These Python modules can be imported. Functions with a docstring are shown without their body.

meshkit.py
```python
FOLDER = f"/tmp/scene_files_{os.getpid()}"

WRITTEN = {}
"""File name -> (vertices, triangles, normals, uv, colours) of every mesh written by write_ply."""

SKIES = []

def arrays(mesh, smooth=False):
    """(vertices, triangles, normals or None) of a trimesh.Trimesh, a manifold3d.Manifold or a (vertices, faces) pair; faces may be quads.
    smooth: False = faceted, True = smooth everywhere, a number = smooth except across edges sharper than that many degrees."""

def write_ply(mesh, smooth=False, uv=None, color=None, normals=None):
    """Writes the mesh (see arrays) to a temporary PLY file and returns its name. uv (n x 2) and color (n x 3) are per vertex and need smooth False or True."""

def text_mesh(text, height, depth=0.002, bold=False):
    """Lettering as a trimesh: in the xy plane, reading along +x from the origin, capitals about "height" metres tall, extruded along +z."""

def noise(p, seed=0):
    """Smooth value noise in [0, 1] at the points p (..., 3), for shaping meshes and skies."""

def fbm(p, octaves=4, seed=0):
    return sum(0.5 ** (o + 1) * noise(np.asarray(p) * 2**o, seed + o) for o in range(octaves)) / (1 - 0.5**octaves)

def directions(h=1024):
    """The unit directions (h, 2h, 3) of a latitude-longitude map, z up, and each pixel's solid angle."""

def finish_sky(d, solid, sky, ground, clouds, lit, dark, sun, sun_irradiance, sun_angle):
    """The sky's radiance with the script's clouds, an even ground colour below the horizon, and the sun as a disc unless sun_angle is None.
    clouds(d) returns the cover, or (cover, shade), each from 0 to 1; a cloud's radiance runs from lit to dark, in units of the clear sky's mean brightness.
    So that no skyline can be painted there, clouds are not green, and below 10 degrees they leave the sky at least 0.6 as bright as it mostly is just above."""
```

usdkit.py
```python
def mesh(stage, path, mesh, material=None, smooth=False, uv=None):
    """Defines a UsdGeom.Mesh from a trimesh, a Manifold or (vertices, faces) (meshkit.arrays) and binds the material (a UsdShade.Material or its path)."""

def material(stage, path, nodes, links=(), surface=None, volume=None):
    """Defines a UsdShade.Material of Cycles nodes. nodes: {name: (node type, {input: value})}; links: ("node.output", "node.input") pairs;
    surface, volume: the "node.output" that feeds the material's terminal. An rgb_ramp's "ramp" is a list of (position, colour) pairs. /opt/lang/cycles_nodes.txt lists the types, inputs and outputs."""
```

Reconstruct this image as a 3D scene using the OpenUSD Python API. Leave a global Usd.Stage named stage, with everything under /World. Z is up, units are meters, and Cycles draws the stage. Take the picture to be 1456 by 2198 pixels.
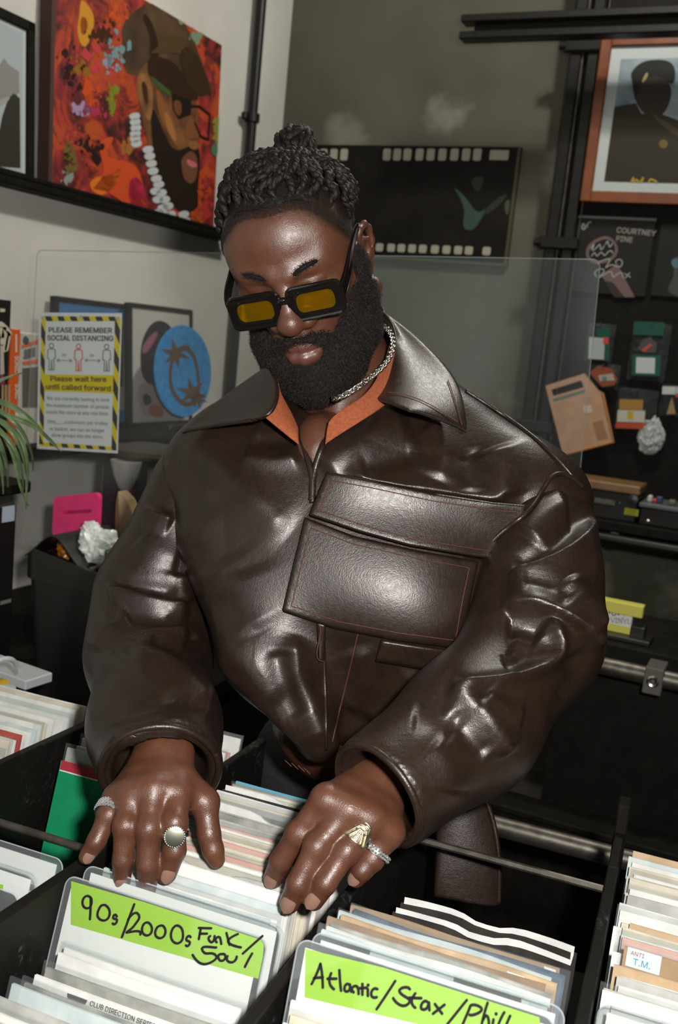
import math, random, numpy as np, trimesh, usdkit, meshkit, manifold3d
from pxr import Usd, UsdGeom, UsdLux, UsdShade, Gf, Sdf, Vt
from shapely.geometry import Polygon, Point, LineString
from shapely import affinity
import shapely
from scipy.spatial import Delaunay, cKDTree
from scipy.interpolate import RectBivariateSpline
from scipy import ndimage

stage = Usd.Stage.CreateInMemory()
UsdGeom.Xform.Define(stage, '/World')
rng = np.random.default_rng(7)

# ------------------------------------------------------------------ camera
F, CX, CY = 2123.0, 728.0, 1099.0                 # 35 mm lens on a 24 x 36 mm upright frame, in pixels of a 1456 x 2198 picture
UP = np.array([0.09804816, -0.98048162, -0.17041814])   # the vertical, seen from the camera (x right, y down, z ahead)
EYE = np.array([0.0, 0.0, 1.45])
fh = np.array([0, 0, 1.0]) - UP[2] * UP; fh /= np.linalg.norm(fh)
rh = np.cross(fh, UP)
ROOM = math.radians(24)
XR = math.cos(ROOM) * rh - math.sin(ROOM) * fh    # along the back wall
YR = math.cos(ROOM) * fh + math.sin(ROOM) * rh    # towards the back wall
M = np.stack([XR, YR, UP])                        # camera space -> room
def W(p): return np.asarray(p, float) @ M.T + EYE
def toC(p): return (np.asarray(p, float) - EYE) @ M
def C(x, y, d): return np.array([(x - CX) / F * d, (y - CY) / F * d, d])
def PX(c): c = np.asarray(c); return np.stack([c[..., 0] / c[..., 2] * F + CX, c[..., 1] / c[..., 2] * F + CY], -1)
cam = UsdGeom.Camera.Define(stage, '/World/camera')
mm = np.eye(4); mm[0, :3] = M @ [1, 0, 0]; mm[1, :3] = M @ [0, -1, 0]; mm[2, :3] = M @ [0, 0, -1]; mm[3, :3] = EYE
cam.AddTransformOp().Set(Gf.Matrix4d(*mm.ravel().tolist()))
cam.CreateFocalLengthAttr(35.0); cam.CreateHorizontalApertureAttr(1456 / F * 35.0); cam.CreateVerticalApertureAttr(2198 / F * 35.0)
cam.CreateFStopAttr(8.0); cam.CreateFocusDistanceAttr(1.05); cam.CreateClippingRangeAttr(Gf.Vec2f(0.05, 60))
cam.CreateExposureAttr(0.0)

# ------------------------------------------------------------------ lights
def look_at(x, pos, tgt):
    pos, tgt = np.array(pos, float), np.array(tgt, float)
    b = pos - tgt; b /= np.linalg.norm(b)
    r = np.cross([0, 0, 1.0], b); r = r / np.linalg.norm(r) if np.linalg.norm(r) > 1e-6 else np.array([1.0, 0, 0])
    u = np.cross(b, r); m = np.eye(4); m[0, :3], m[1, :3], m[2, :3], m[3, :3] = r, u, b, pos
    x.AddTransformOp().Set(Gf.Matrix4d(*m.ravel().tolist()))
dome = UsdLux.DomeLight.Define(stage, '/World/ambient'); dome.CreateIntensityAttr(0.010); dome.CreateColorAttr(Gf.Vec3f(1.0, 0.95, 0.70))
# the camera's flash, held to the right of the upright camera
fl = UsdLux.DiskLight.Define(stage, '/World/flash'); fl.CreateRadiusAttr(0.03)
fp = W([0.10, -0.08, -0.02]); look_at(fl, fp, W(C(760, 1350, 1.3)))
fl.CreateIntensityAttr(2750.0); fl.CreateColorAttr(Gf.Vec3f(1.0, 0.965, 0.925))
sh = UsdLux.ShapingAPI.Apply(fl.GetPrim()); sh.CreateShapingConeAngleAttr(46); sh.CreateShapingConeSoftnessAttr(0.9)
# daylight from the shop front behind the camera, and a ceiling panel towards the back left
sf_l = UsdLux.RectLight.Define(stage, '/World/shop_front_daylight'); sf_l.CreateWidthAttr(2.4); sf_l.CreateHeightAttr(1.5)
look_at(sf_l, [-0.9, -2.05, 1.25], [-0.9, 2.0, 1.25]); sf_l.CreateIntensityAttr(1.0); sf_l.CreateColorAttr(Gf.Vec3f(0.94, 1.0, 0.97))
cl = UsdLux.RectLight.Define(stage, '/World/ceiling_panel_light'); cl.CreateWidthAttr(0.6); cl.CreateHeightAttr(0.6)
look_at(cl, [-0.7, 1.9, 3.1], [-0.9, 2.1, 1.0]); cl.CreateIntensityAttr(4.5); cl.CreateColorAttr(Gf.Vec3f(1.0, 0.94, 0.80))
# two spotlights of the ceiling track, on the left wall's shelf and on the back wall
for nm, p_, t_, inten, cone in (('track_spotlight', [-0.35, 2.35, 3.1], [-1.9, 2.55, 1.10], 800.0, 19), ('track_spotlight_001', [-0.2, 2.2, 3.1], [-0.9, 3.4, 1.25], 230.0, 20)):
    sp = UsdLux.DiskLight.Define(stage, '/World/' + nm); sp.CreateRadiusAttr(0.05); look_at(sp, p_, t_); sp.CreateIntensityAttr(inten); sp.CreateColorAttr(Gf.Vec3f(1.0, 0.97, 0.90))
    q_ = UsdLux.ShapingAPI.Apply(sp.GetPrim()); q_.CreateShapingConeAngleAttr(cone); q_.CreateShapingConeSoftnessAttr(0.9)
# greenish daylight from a side window at the left, in front of the rack
wl_ = UsdLux.RectLight.Define(stage, '/World/side_window_light'); wl_.CreateWidthAttr(0.7); wl_.CreateHeightAttr(1.1)
look_at(wl_, [-1.85, -0.1, 1.7], [-0.5, 1.1, 1.2]); wl_.CreateIntensityAttr(0.55); wl_.CreateColorAttr(Gf.Vec3f(0.62, 1.0, 0.78))

# ------------------------------------------------------------------ helpers
USED = {}
def numbered(parent, name):
    k = (parent, name); n = USED.get(k, 0); USED[k] = n + 1
    return f'{parent}/{name}' if n == 0 else f'{parent}/{name}_{n:03d}'
def tag(prim, label=None, cat=None, group=None, kind=None):
    for k, v in (('label', label), ('category', cat), ('group', group), ('kind', kind)):
        if v: prim.SetCustomDataByKey(k, v)
    return prim
def pathof(parent): return '/World' if parent is None else (parent if isinstance(parent, str) else str(parent.GetPath()))
def obj(name, mesh, mat, parent=None, smooth=False, **kw):
    if mesh is None: return None
    p = usdkit.mesh(stage, numbered(pathof(parent), name), mesh, mat, smooth)
    return tag(p.GetPrim(), **kw)
def thing(name, label, cat, loc=(0, 0, 0), group=None):
    x = UsdGeom.Xform.Define(stage, numbered('/World', name))
    if any(loc): x.AddTranslateOp().Set(Gf.Vec3d(*map(float, loc)))
    return tag(x.GetPrim(), label, cat, group)
def color_primvar(prim, name, col):
    UsdGeom.PrimvarsAPI(prim).CreatePrimvar(name, Sdf.ValueTypeNames.Color3fArray, 'vertex').Set(Vt.Vec3fArray.FromNumpy(np.asarray(col, np.float32)))
def join(*ms): return trimesh.util.concatenate([m for m in ms if m is not None])
def frame_box(o, ax, ay, az, lo, hi, bevel=0.0):
    """A box in the frame (o; ax, ay, az) from lo to hi, with chamfered edges if bevel."""
    lo, hi = np.array(lo, float), np.array(hi, float)
    if bevel > 0:
        b = min(bevel, 0.45 * (hi - lo).min())
        pts = []
        for s in np.ndindex(2, 2, 2):
            c = np.where(np.array(s) == 0, lo + b, hi - b); g = np.where(np.array(s) == 0, -1, 1)
            for k in range(3):
                q = c.copy(); q[k] += g[k] * b; pts.append(q)
        m = trimesh.convex.convex_hull(np.array(pts))
    else:
        m = trimesh.creation.box(bounds=[lo, hi])
    R = np.stack([ax, ay, az], 1); T = np.eye(4); T[:3, :3] = R; T[:3, 3] = o
    m = m.copy(); m.apply_transform(T)
    return m
def tube(pts, rad, sides=8, caps=True):
    p = np.asarray(pts, float); n = len(p); rad = np.broadcast_to(np.asarray(rad, float), (n,))
    t = np.gradient(p, axis=0); t /= np.linalg.norm(t, axis=1, keepdims=True) + 1e-12
    a = np.zeros_like(p); v = np.array([0.3, 0.5, 0.81]) if abs(t[0] @ np.array([0.3, 0.5, 0.81])) < 0.9 else np.array([1.0, 0, 0])
    for i in range(n):
        v = v - (v @ t[i]) * t[i]; v /= np.linalg.norm(v); a[i] = v
    b = np.cross(t, a); ang = np.arange(sides) * 2 * np.pi / sides
    V = (p[:, None] + rad[:, None, None] * (np.cos(ang)[None, :, None] * a[:, None] + np.sin(ang)[None, :, None] * b[:, None])).reshape(-1, 3)
    i, j = np.meshgrid(np.arange(n - 1), np.arange(sides), indexing='ij')
    q = np.stack([i * sides + j, i * sides + (j + 1) % sides, (i + 1) * sides + (j + 1) % sides, (i + 1) * sides + j], -1).reshape(-1, 4)
    fc = np.vstack([q[:, [0, 1, 2]], q[:, [0, 2, 3]]])
    if caps:
        V = np.vstack([V, p[0], p[-1]]); k = np.arange(sides); e = (n - 1) * sides
        fc = np.vstack([fc, np.stack([np.full(sides, len(V) - 2), (k + 1) % sides, k], 1), np.stack([np.full(sides, len(V) - 1), e + k, e + (k + 1) % sides], 1)])
    return trimesh.Trimesh(V, fc, process=False)
def spline(pts, n):
    p = np.asarray(pts, float)
    if len(p) < 3: return p[0] + np.linspace(0, 1, n)[:, None] * (p[-1] - p[0])
    from scipy.interpolate import PchipInterpolator, CubicSpline
    s = np.r_[0, np.cumsum(np.linalg.norm(np.diff(p, axis=0), axis=1))]
    return CubicSpline(s, p)(np.linspace(0, s[-1], n))
def lathe(profile, sides=24):
    return trimesh.creation.revolve(np.asarray(profile, float), sections=sides)
def place(m, o, ax, ay, az):
    T = np.eye(4); T[:3, :3] = np.stack([ax, ay, az], 1); T[:3, 3] = o
    m = m.copy(); m.apply_transform(T); return m
def basis(z, hint=(0, 0, 1.0)):
    z = np.asarray(z, float); z = z / np.linalg.norm(z); x = np.cross(hint, z)
    if np.linalg.norm(x) < 1e-6: x = np.cross([1.0, 0, 0], z)
    x /= np.linalg.norm(x); return x, np.cross(z, x), z
def unit(v): v = np.asarray(v, float); return v / np.linalg.norm(v)

# ------------------------------------------------------------------ materials
LK = '/World/Looks/'
def mat(name, col, rough=0.5, metal=0.0, **kw):
    return usdkit.material(stage, LK + name, {'p': ('principled_bsdf', {'base_color': col, 'roughness': rough, 'metallic': metal, **kw})}, surface='p.BSDF')
def mat_noise(name, c1, c2, scale, rough=0.5, bump=0.0, detail=4, dist=0.002, lo=0.35, hi=0.65, **kw):
    n = {'g': ('geometry', {}), 'n': ('noise_texture', {'scale': scale, 'detail': detail}), 'r': ('rgb_ramp', {'ramp': [(lo, c1), (hi, c2)]}), 'p': ('principled_bsdf', {'roughness': rough, **kw})}
    l = [('g.position', 'n.vector'), ('n.fac', 'r.fac'), ('r.color', 'p.base_color')]
    if bump:
        n['b'] = ('bump', {'strength': bump, 'distance': dist}); l += [('n.fac', 'b.height'), ('b.normal', 'p.normal')]
    return usdkit.material(stage, LK + name, n, l, surface='p.BSDF')
def mat_pane(name, tint=(1, 1, 1), rough=0.03, haze=None, hazefac=0.0, ior=1.45):
    n = {'t': ('transparent_bsdf', {'color': tint}), 'g': ('glossy_bsdf', {'color': (1, 1, 1), 'roughness': rough}), 'm': ('mix_closure', {'fac': .035})}
    l = [('t.BSDF', 'm.closure1'), ('g.BSDF', 'm.closure2')]
    s = 'm.closure'
    if haze:
        n['d'] = ('diffuse_bsdf', {'color': haze}); n['m2'] = ('mix_closure', {'fac': hazefac}); l += [('m.closure', 'm2.closure1'), ('d.BSDF', 'm2.closure2')]; s = 'm2.closure'
    return usdkit.material(stage, LK + name, n, l, surface=s)

# ------------------------------------------------------------------ signed distance modelling
def rc(a, b, ra, rb):
    a, b = np.asarray(a, float), np.asarray(b, float); ba = b - a; L = float(ba @ ba) + 1e-12
    def f(x, y, z):
        px, py, pz = x - a[0], y - a[1], z - a[2]
        t = np.clip((px * ba[0] + py * ba[1] + pz * ba[2]) / L, 0, 1)
        return np.sqrt((px - t * ba[0]) ** 2 + (py - t * ba[1]) ** 2 + (pz - t * ba[2]) ** 2) - (ra + (rb - ra) * t)
    r = max(ra, rb); return f, np.minimum(a, b) - r, np.maximum(a, b) + r
def el(c, r, R=None):
    c, r = np.asarray(c, float), np.asarray(r, float)
    def f(x, y, z):
        p = [x - c[0], y - c[1], z - c[2]]
        if R is not None: p = [R[0, k] * p[0] + R[1, k] * p[1] + R[2, k] * p[2] for k in range(3)]   # columns of R are the axes
        k0 = np.sqrt((p[0] / r[0]) ** 2 + (p[1] / r[1]) ** 2 + (p[2] / r[2]) ** 2)
        k1 = np.sqrt((p[0] / r[0] ** 2) ** 2 + (p[1] / r[1] ** 2) ** 2 + (p[2] / r[2] ** 2) ** 2) + 1e-9
        return k0 * (k0 - 1) / k1
    m = r.max() if R is not None else r
    return f, c - m, c + m
class Field:
    def __init__(s, lo, hi, h):
        s.lo, s.h = np.array(lo, float), h
        s.n = np.ceil((np.array(hi) - s.lo) / h).astype(int) + 1
        s.ax = [(s.lo[k] + h * np.arange(s.n[k])).astype(np.float32) for k in range(3)]
        s.d = np.full(s.n, 0.5, np.float32)
    def blk(s, lo, hi, pad):
        i0 = np.clip(np.floor((lo - pad - s.lo) / s.h).astype(int), 0, s.n); i1 = np.clip(np.ceil((hi + pad - s.lo) / s.h).astype(int) + 1, 0, s.n)
        sl = tuple(slice(a, b) for a, b in zip(i0, i1))
        return sl, s.ax[0][sl[0]][:, None, None], s.ax[1][sl[1]][None, :, None], s.ax[2][sl[2]][None, None, :]
    def add(s, prim, k=0.01, op='u'):
        f, lo, hi = prim; sl, x, y, z = s.blk(lo, hi, k + 3 * s.h + 0.012)
        if min(b.stop - b.start for b in sl) <= 0: return s
        p = f(x, y, z).astype(np.float32); d = s.d[sl]
        if op == 'u':
            h = np.maximum(k - np.abs(d - p), 0) / k if k else 0; s.d[sl] = np.minimum(d, p) - h * h * k / 4
        elif op == 's':
            p = -p; h = np.maximum(k - np.abs(d - p), 0) / k if k else 0; s.d[sl] = np.maximum(d, p) + h * h * k / 4
        return s
    def chain(s, pts, rad, k=0.01, op='u'):
        for i in range(len(pts) - 1): s.add(rc(pts[i], pts[i + 1], rad[i], rad[i + 1]), k, op)
        return s
    def mesh(s, blur=0.0):
        d = ndimage.gaussian_filter(s.d, blur) if blur else s.d.copy(); d[0] = d[-1] = 0.5; d[:, 0] = d[:, -1] = 0.5; d[:, :, 0] = d[:, :, -1] = 0.5
        neg = d < 0; nx, ny, nz = d.shape
        tot = np.zeros((nx - 1, ny - 1, nz - 1), np.int8)
        for a, b, c in np.ndindex(2, 2, 2): tot += neg[a:nx - 1 + a, b:ny - 1 + b, c:nz - 1 + c]
        act = (tot > 0) & (tot < 8); ijk = np.argwhere(act); idx = np.full(act.shape, -1, np.int64); idx[act] = np.arange(len(ijk))
        acc = np.zeros((len(ijk), 3)); cnt = np.zeros(len(ijk)); i, j, k = ijk.T
        for ax in range(3):
            for u, v in np.ndindex(2, 2):
                o0 = [0, 0, 0]; o0[(ax + 1) % 3], o0[(ax + 2) % 3] = u, v; o1 = list(o0); o1[ax] = 1
                d0, d1 = d[i + o0[0], j + o0[1], k + o0[2]], d[i + o1[0], j + o1[1], k + o1[2]]
                x = (d0 < 0) != (d1 < 0); t = np.where(x, d0 / np.where(x, d0 - d1, 1), 0)
                q = np.zeros((len(ijk), 3)) + o0; q[:, ax] = t
                acc += q * x[:, None]; cnt += x
        V = (ijk + acc / cnt[:, None]) * s.h + s.lo
        fs = []
        for ax in range(3):
            e0 = [slice(1, -1)] * 3; e0[ax] = slice(0, -1); e1 = list(e0); e1[ax] = slice(1, None)
            n0, n1 = neg[tuple(e0)], neg[tuple(e1)]; w = np.argwhere(n0 != n1); w0 = w + [0 if a == ax else 1 for a in range(3)]
            u, v = (ax + 1) % 3, (ax + 2) % 3
            def cell(du, dv):
                c = w0.copy(); c[:, u] -= du; c[:, v] -= dv; return idx[c[:, 0], c[:, 1], c[:, 2]]
            q = np.stack([cell(1, 1), cell(0, 1), cell(0, 0), cell(1, 0)], 1)
            fl_ = ~n0[tuple(w.T)]; q[fl_] = q[fl_][:, ::-1]; fs.append(q)
        q = np.vstack(fs)
        return trimesh.Trimesh(V, np.vstack([q[:, [0, 1, 2]], q[:, [0, 2, 3]]]), process=False)
def vnormals(m): return meshkit.arrays(m, True)[2]
def to_manifold(m):
    return manifold3d.Manifold(manifold3d.Mesh(np.asarray(m.vertices, np.float32), np.asarray(m.faces, np.uint32)))
def fuse(ms):
    try:
        out = None
        for m in ms:
            q = to_manifold(m)
            if q.status() != manifold3d.Error.NoError: raise ValueError(str(q.status()))
            out = q if out is None else out + q
        r = out.to_mesh(); return trimesh.Trimesh(r.vert_properties[:, :3], r.tri_verts, process=False)
    except Exception as e:
        print('fuse fallback', e); return join(*ms)
def polydist(uv, line):
    """Distance in pixels of the points uv to a polyline, and the signed side and the arc parameter of the nearest point."""
    line = np.asarray(line, float); best = np.full(len(uv), 1e9); par = np.zeros(len(uv)); side = np.zeros(len(uv))
    L = np.r_[0, np.cumsum(np.linalg.norm(np.diff(line, axis=0), axis=1))]
    for i in range(len(line) - 1):
        a, b = line[i], line[i + 1]; ba = b - a; l2 = ba @ ba + 1e-9
        t = np.clip(((uv - a) @ ba) / l2, 0, 1); q = uv - a - t[:, None] * ba; d = np.linalg.norm(q, axis=1); m = d < best
        best[m] = d[m]; par[m] = (L[i] + t[m] * math.sqrt(l2)) / L[-1]; side[m] = np.sign(ba[0] * q[m, 1] - ba[1] * q[m, 0])
    return best, side, par
def sculpt(m, strokes, n=None):
    """Raises (or sinks) folds along strokes drawn over the surface: (points, half width in px, height in m[, step])."""
    V = np.array(m.vertices); n = vnormals(m); uv = PX(V)
    face = np.clip((-(n * (V / np.linalg.norm(V, axis=1, keepdims=True))).sum(1) - 0.05) / 0.5, 0, 1)
    D = np.zeros(len(V))
    for s in strokes:
        pts, w, hgt = spline(s[0], 24), s[1], s[2]; kind = s[3] if len(s) > 3 else 'ridge'; zr = s[4] if len(s) > 4 else None
        lo, hi = pts.min(0) - 3.2 * w, pts.max(0) + 3.2 * w
        k = np.where((uv > lo).all(1) & (uv < hi).all(1))[0]
        if not len(k): continue
        d, side, par = polydist(uv[k], pts); fade = np.clip(np.minimum(par, 1 - par) / 0.16, 0, 1); fade = fade * fade * (3 - 2 * fade)
        if kind == 'ridge': g = np.exp(-(np.sqrt((d / w) ** 2 + .35) - .5916) * 1.55) if hgt > 0 else np.exp(-(d / w) ** 2)
        else:                                     # a folded edge: one side of the line stands proud and runs out flat, the other drops sharply
            r_ = np.clip(1 - d / (1.8 * w), 0, 1); r_ = np.minimum(r_, .97); g = np.where(side > 0, r_ * (.6 + .4 * r_), .9584 * np.exp(-(d / 9.5) ** 2))
        D[k] += hgt * g * fade
    D = D * face * .9
    m = m.copy(); m.vertices = V + n * D[:, None]; return m

# depth over the picture of a mesh in camera space, for draping flat pieces on it
class Depth:
    S = 3
    def __init__(s, m):
        V, f = np.asarray(m.vertices), np.asarray(m.faces); t = V[f]
        nn = np.cross(t[:, 1] - t[:, 0], t[:, 2] - t[:, 0]); t = t[(nn * t.mean(1)).sum(1) < 0]
        s.z = np.full((2198 // s.S + 1, 1456 // s.S + 1), 9.0)
        ks = [(a, b, 6 - a - b) for a in range(7) for b in range(7 - a)]
        for a, b, c in ks:
            p = (t[:, 0] * a + t[:, 1] * b + t[:, 2] * c) / 6; q = (PX(p) / s.S).astype(int)
            ok = (q >= 0).all(1) & (q[:, 0] < s.z.shape[1]) & (q[:, 1] < s.z.shape[0])
            np.minimum.at(s.z, (q[ok, 1], q[ok, 0]), p[ok, 2])
        bad = s.z > 8; i = ndimage.distance_transform_edt(bad, return_distances=False, return_indices=True); s.z = s.z[tuple(i)]
        s.sm = {}
    def __call__(s, uv, sigma=0):
        if sigma not in s.sm: s.sm[sigma] = ndimage.gaussian_filter(s.z, sigma / s.S) if sigma else s.z
        return ndimage.map_coordinates(s.sm[sigma], [uv[:, 1] / s.S, uv[:, 0] / s.S], order=1, mode='nearest')
def drape(poly, depth, off=0.0, thick=0.004, edge=10, step=7, back=0.006, sigma=9, round_=0.0, lift=None):
    """A flat piece of the given outline (picture pixels) laid on a surface, thick in the middle and rounded at the edge: a closed mesh."""
    P = Polygon(poly).buffer(0)
    if round_: P = P.buffer(-round_).buffer(2 * round_).buffer(-round_)
    if P.geom_type != 'Polygon': P = max(P.geoms, key=lambda g: g.area)
    L = P.exterior.length; n = max(12, int(L / step)); bd = np.array([P.exterior.interpolate(i * L / n).coords[0] for i in range(n)])
    x0, y0, x1, y1 = P.bounds; gx, gy = np.meshgrid(np.arange(x0, x1, step), np.arange(y0, y1, step)); g = np.stack([gx.ravel(), gy.ravel()], 1)
    inner = P.buffer(-edge - step * 0.5); g = g[shapely.contains_xy(inner, g[:, 0], g[:, 1])] if not inner.is_empty else np.zeros((0, 2))
    rings = [g]
    for o_ in (edge * .18, edge * .5, edge):         # rows of points along the rim, so that its rounding is even
        q_ = P.buffer(-o_, join_style=2)
        for gg in getattr(q_, 'geoms', [q_]):
            if gg.is_empty: continue
            k_ = max(8, int(gg.exterior.length / step)); rings.append(np.array([gg.exterior.interpolate(i / k_, normalized=True).coords[0] for i in range(k_)]))
    uv = np.vstack([bd] + rings); T = Delaunay(uv).simplices; cen = uv[T].mean(1); T = T[shapely.contains_xy(P, cen[:, 0], cen[:, 1])]
    a = uv[T]; cr = (a[:, 1, 0] - a[:, 0, 0]) * (a[:, 2, 1] - a[:, 0, 1]) - (a[:, 1, 1] - a[:, 0, 1]) * (a[:, 2, 0] - a[:, 0, 0]); T[cr > 0] = T[cr > 0][:, ::-1]
    d = np.array([P.exterior.distance(Point(q)) for q in uv]); prof = np.sqrt(np.clip(1 - (1 - np.clip(d / edge, 0, 1)) ** 2, 0, 1))
    z = depth(uv, sigma) - off
    if lift is not None: z = z - lift(uv)
    zf = z - thick * (0.35 + 0.65 * prof); zb = z + back
    fr = np.stack([(uv[:, 0] - CX) / F * zf, (uv[:, 1] - CY) / F * zf, zf], 1); bk = np.stack([(uv[:, 0] - CX) / F * zb, (uv[:, 1] - CY) / F * zb, zb], 1)
    N = len(uv); k = np.arange(n); k1 = (k + 1) % n
    ar = np.roll(bd, -1, 0); area = (bd[:, 0] * ar[:, 1] - ar[:, 0] * bd[:, 1]).sum()
    if area < 0: k, k1 = k1, k
    side = np.vstack([np.stack([k, k1, k1 + N], 1), np.stack([k, k1 + N, k + N], 1)])
    return trimesh.Trimesh(np.vstack([fr, bk]), np.vstack([T, T[:, ::-1] + N, side]), process=False)
def line_on(pts, depth, r=0.0012, off=0.001, n=60, sigma=6, sides=6):
    uv = spline(pts, n); z = depth(uv, sigma) - off
    return tube(np.stack([(uv[:, 0] - CX) / F * z, (uv[:, 1] - CY) / F * z, z], 1), r, sides)
def sheet(grid, nu=30, nv=30, thick=0.003, taper=True):
    """A curved sheet through a grid of camera-space points (rows x columns x 3), given thickness: a closed mesh."""
    g = np.asarray(grid, float); r, c = g.shape[:2]; u, v = np.linspace(0, 1, r), np.linspace(0, 1, c); U, V = np.linspace(0, 1, nu), np.linspace(0, 1, nv)
    p = np.stack([RectBivariateSpline(u, v, g[..., k], kx=min(3, r - 1), ky=min(3, c - 1))(U, V) for k in range(3)], -1)
    n = np.cross(np.gradient(p, axis=0), np.gradient(p, axis=1)); n /= np.linalg.norm(n, axis=-1, keepdims=True) + 1e-12
    if (n * p).sum(-1).mean() > 0: n = -n
    th = np.full((nu, nv), thick)
    if taper:
        th[[0, -1]] *= 0.6; th[:, [0, -1]] *= 0.6
    A, B = (p + n * th[..., None] / 2).reshape(-1, 3), (p - n * th[..., None] / 2).reshape(-1, 3)
    i, j = np.meshgrid(np.arange(nu - 1), np.arange(nv - 1), indexing='ij'); a = (i * nv + j).ravel(); q = np.stack([a, a + nv, a + nv + 1, a + 1], 1); N = nu * nv
    e = np.r_[np.arange(nv), np.arange(1, nu) * nv + nv - 1, (nu - 1) * nv + np.arange(nv - 2, -1, -1), np.arange(nu - 2, 0, -1) * nv]; e1 = np.roll(e, -1)
    Q = np.vstack([q, q[:, ::-1] + N, np.stack([e, e1, e1 + N, e + N], 1)])
    m = trimesh.Trimesh(np.vstack([A, B]), np.vstack([Q[:, [0, 1, 2]], Q[:, [0, 2, 3]]]), process=False)
    trimesh.repair.fix_normals(m); return m
def G(rows): return np.array([[C(*p) for p in r] for r in rows])
def Wm(m): m = m.copy(); m.vertices = W(m.vertices); return m
# ------------------------------------------------------------------ the room
I3 = np.eye(3); O3 = np.zeros(3)
def RP(x, y, yy):
    d = W([(x - CX) / F, (y - CY) / F, 1]) - EYE; return EYE + d * (yy / d[1])
def LP(x, y, xx):
    d = W([(x - CX) / F, (y - CY) / F, 1]) - EYE; return EYE + d * (xx / d[0])
def box(lo, hi, bev=0.0):
    lo, hi = np.minimum(lo, hi), np.maximum(lo, hi); return frame_box(O3, *I3, lo, hi, bev)
def wall_mat(name, a, b, spot, sc):
    return usdkit.material(stage, LK + name, {
        'g': ('geometry', {}), 'n': ('noise_texture', {'scale': 1.6, 'detail': 6, 'roughness': .6}), 'n2': ('noise_texture', {'scale': 9, 'detail': 5}), 'v': ('voronoi_texture', {'scale': sc, 'feature': 'smooth_f1', 'smoothness': .3}),
        'nv': ('noise_texture', {'scale': 14, 'detail': 3}), 'va': ('vector_math', {'math_type': 'scale', 'scale': .12}), 'vb': ('vector_math', {'math_type': 'add'}),
        'r': ('rgb_ramp', {'ramp': [(.35, a), (.65, b)]}), 'r2': ('rgb_ramp', {'ramp': [(.0, (1, 1, 1)), (.14, (.55, .55, .55)), (.32, (0, 0, 0))]}), 'm': ('mix', {'color2': spot}), 'k': ('math', {'math_type': 'multiply', 'value2': .75}),
        'b': ('bump', {'strength': .25, 'distance': .004}), 'p': ('principled_bsdf', {'roughness': .85, 'specular_ior_level': .25})},
        [('g.position', 'n.vector'), ('g.position', 'n2.vector'), ('g.position', 'nv.vector'), ('nv.color', 'va.vector1'), ('g.position', 'vb.vector1'), ('va.vector', 'vb.vector2'), ('vb.vector', 'v.vector'), ('n.fac', 'r.fac'), ('v.distance', 'r2.fac'), ('r2.color', 'k.value1'), ('k.value', 'm.fac'), ('r.color', 'm.color1'), ('m.color', 'p.base_color'), ('n2.fac', 'b.height'), ('b.normal', 'p.normal')], surface='p.BSDF')
plaster = mat_noise('grey_plaster', (.50, .485, .43), (.60, .585, .53), 2.2, .85, .12, 5, .004, specular_ior_level=.25)
concrete = wall_mat('green_grey_concrete', (.062, .060, .042), (.098, .095, .070), (.32, .30, .25), 2.9)
XL, YB = -1.9, 3.40
obj('wall_left', box([XL - .12, -2.2, 0], [XL, YB + .12, 3.2]), plaster, kind='structure')
obj('wall_back', box([XL, YB, 0], [2.6, YB + .12, 3.2]), concrete, kind='structure')
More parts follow.
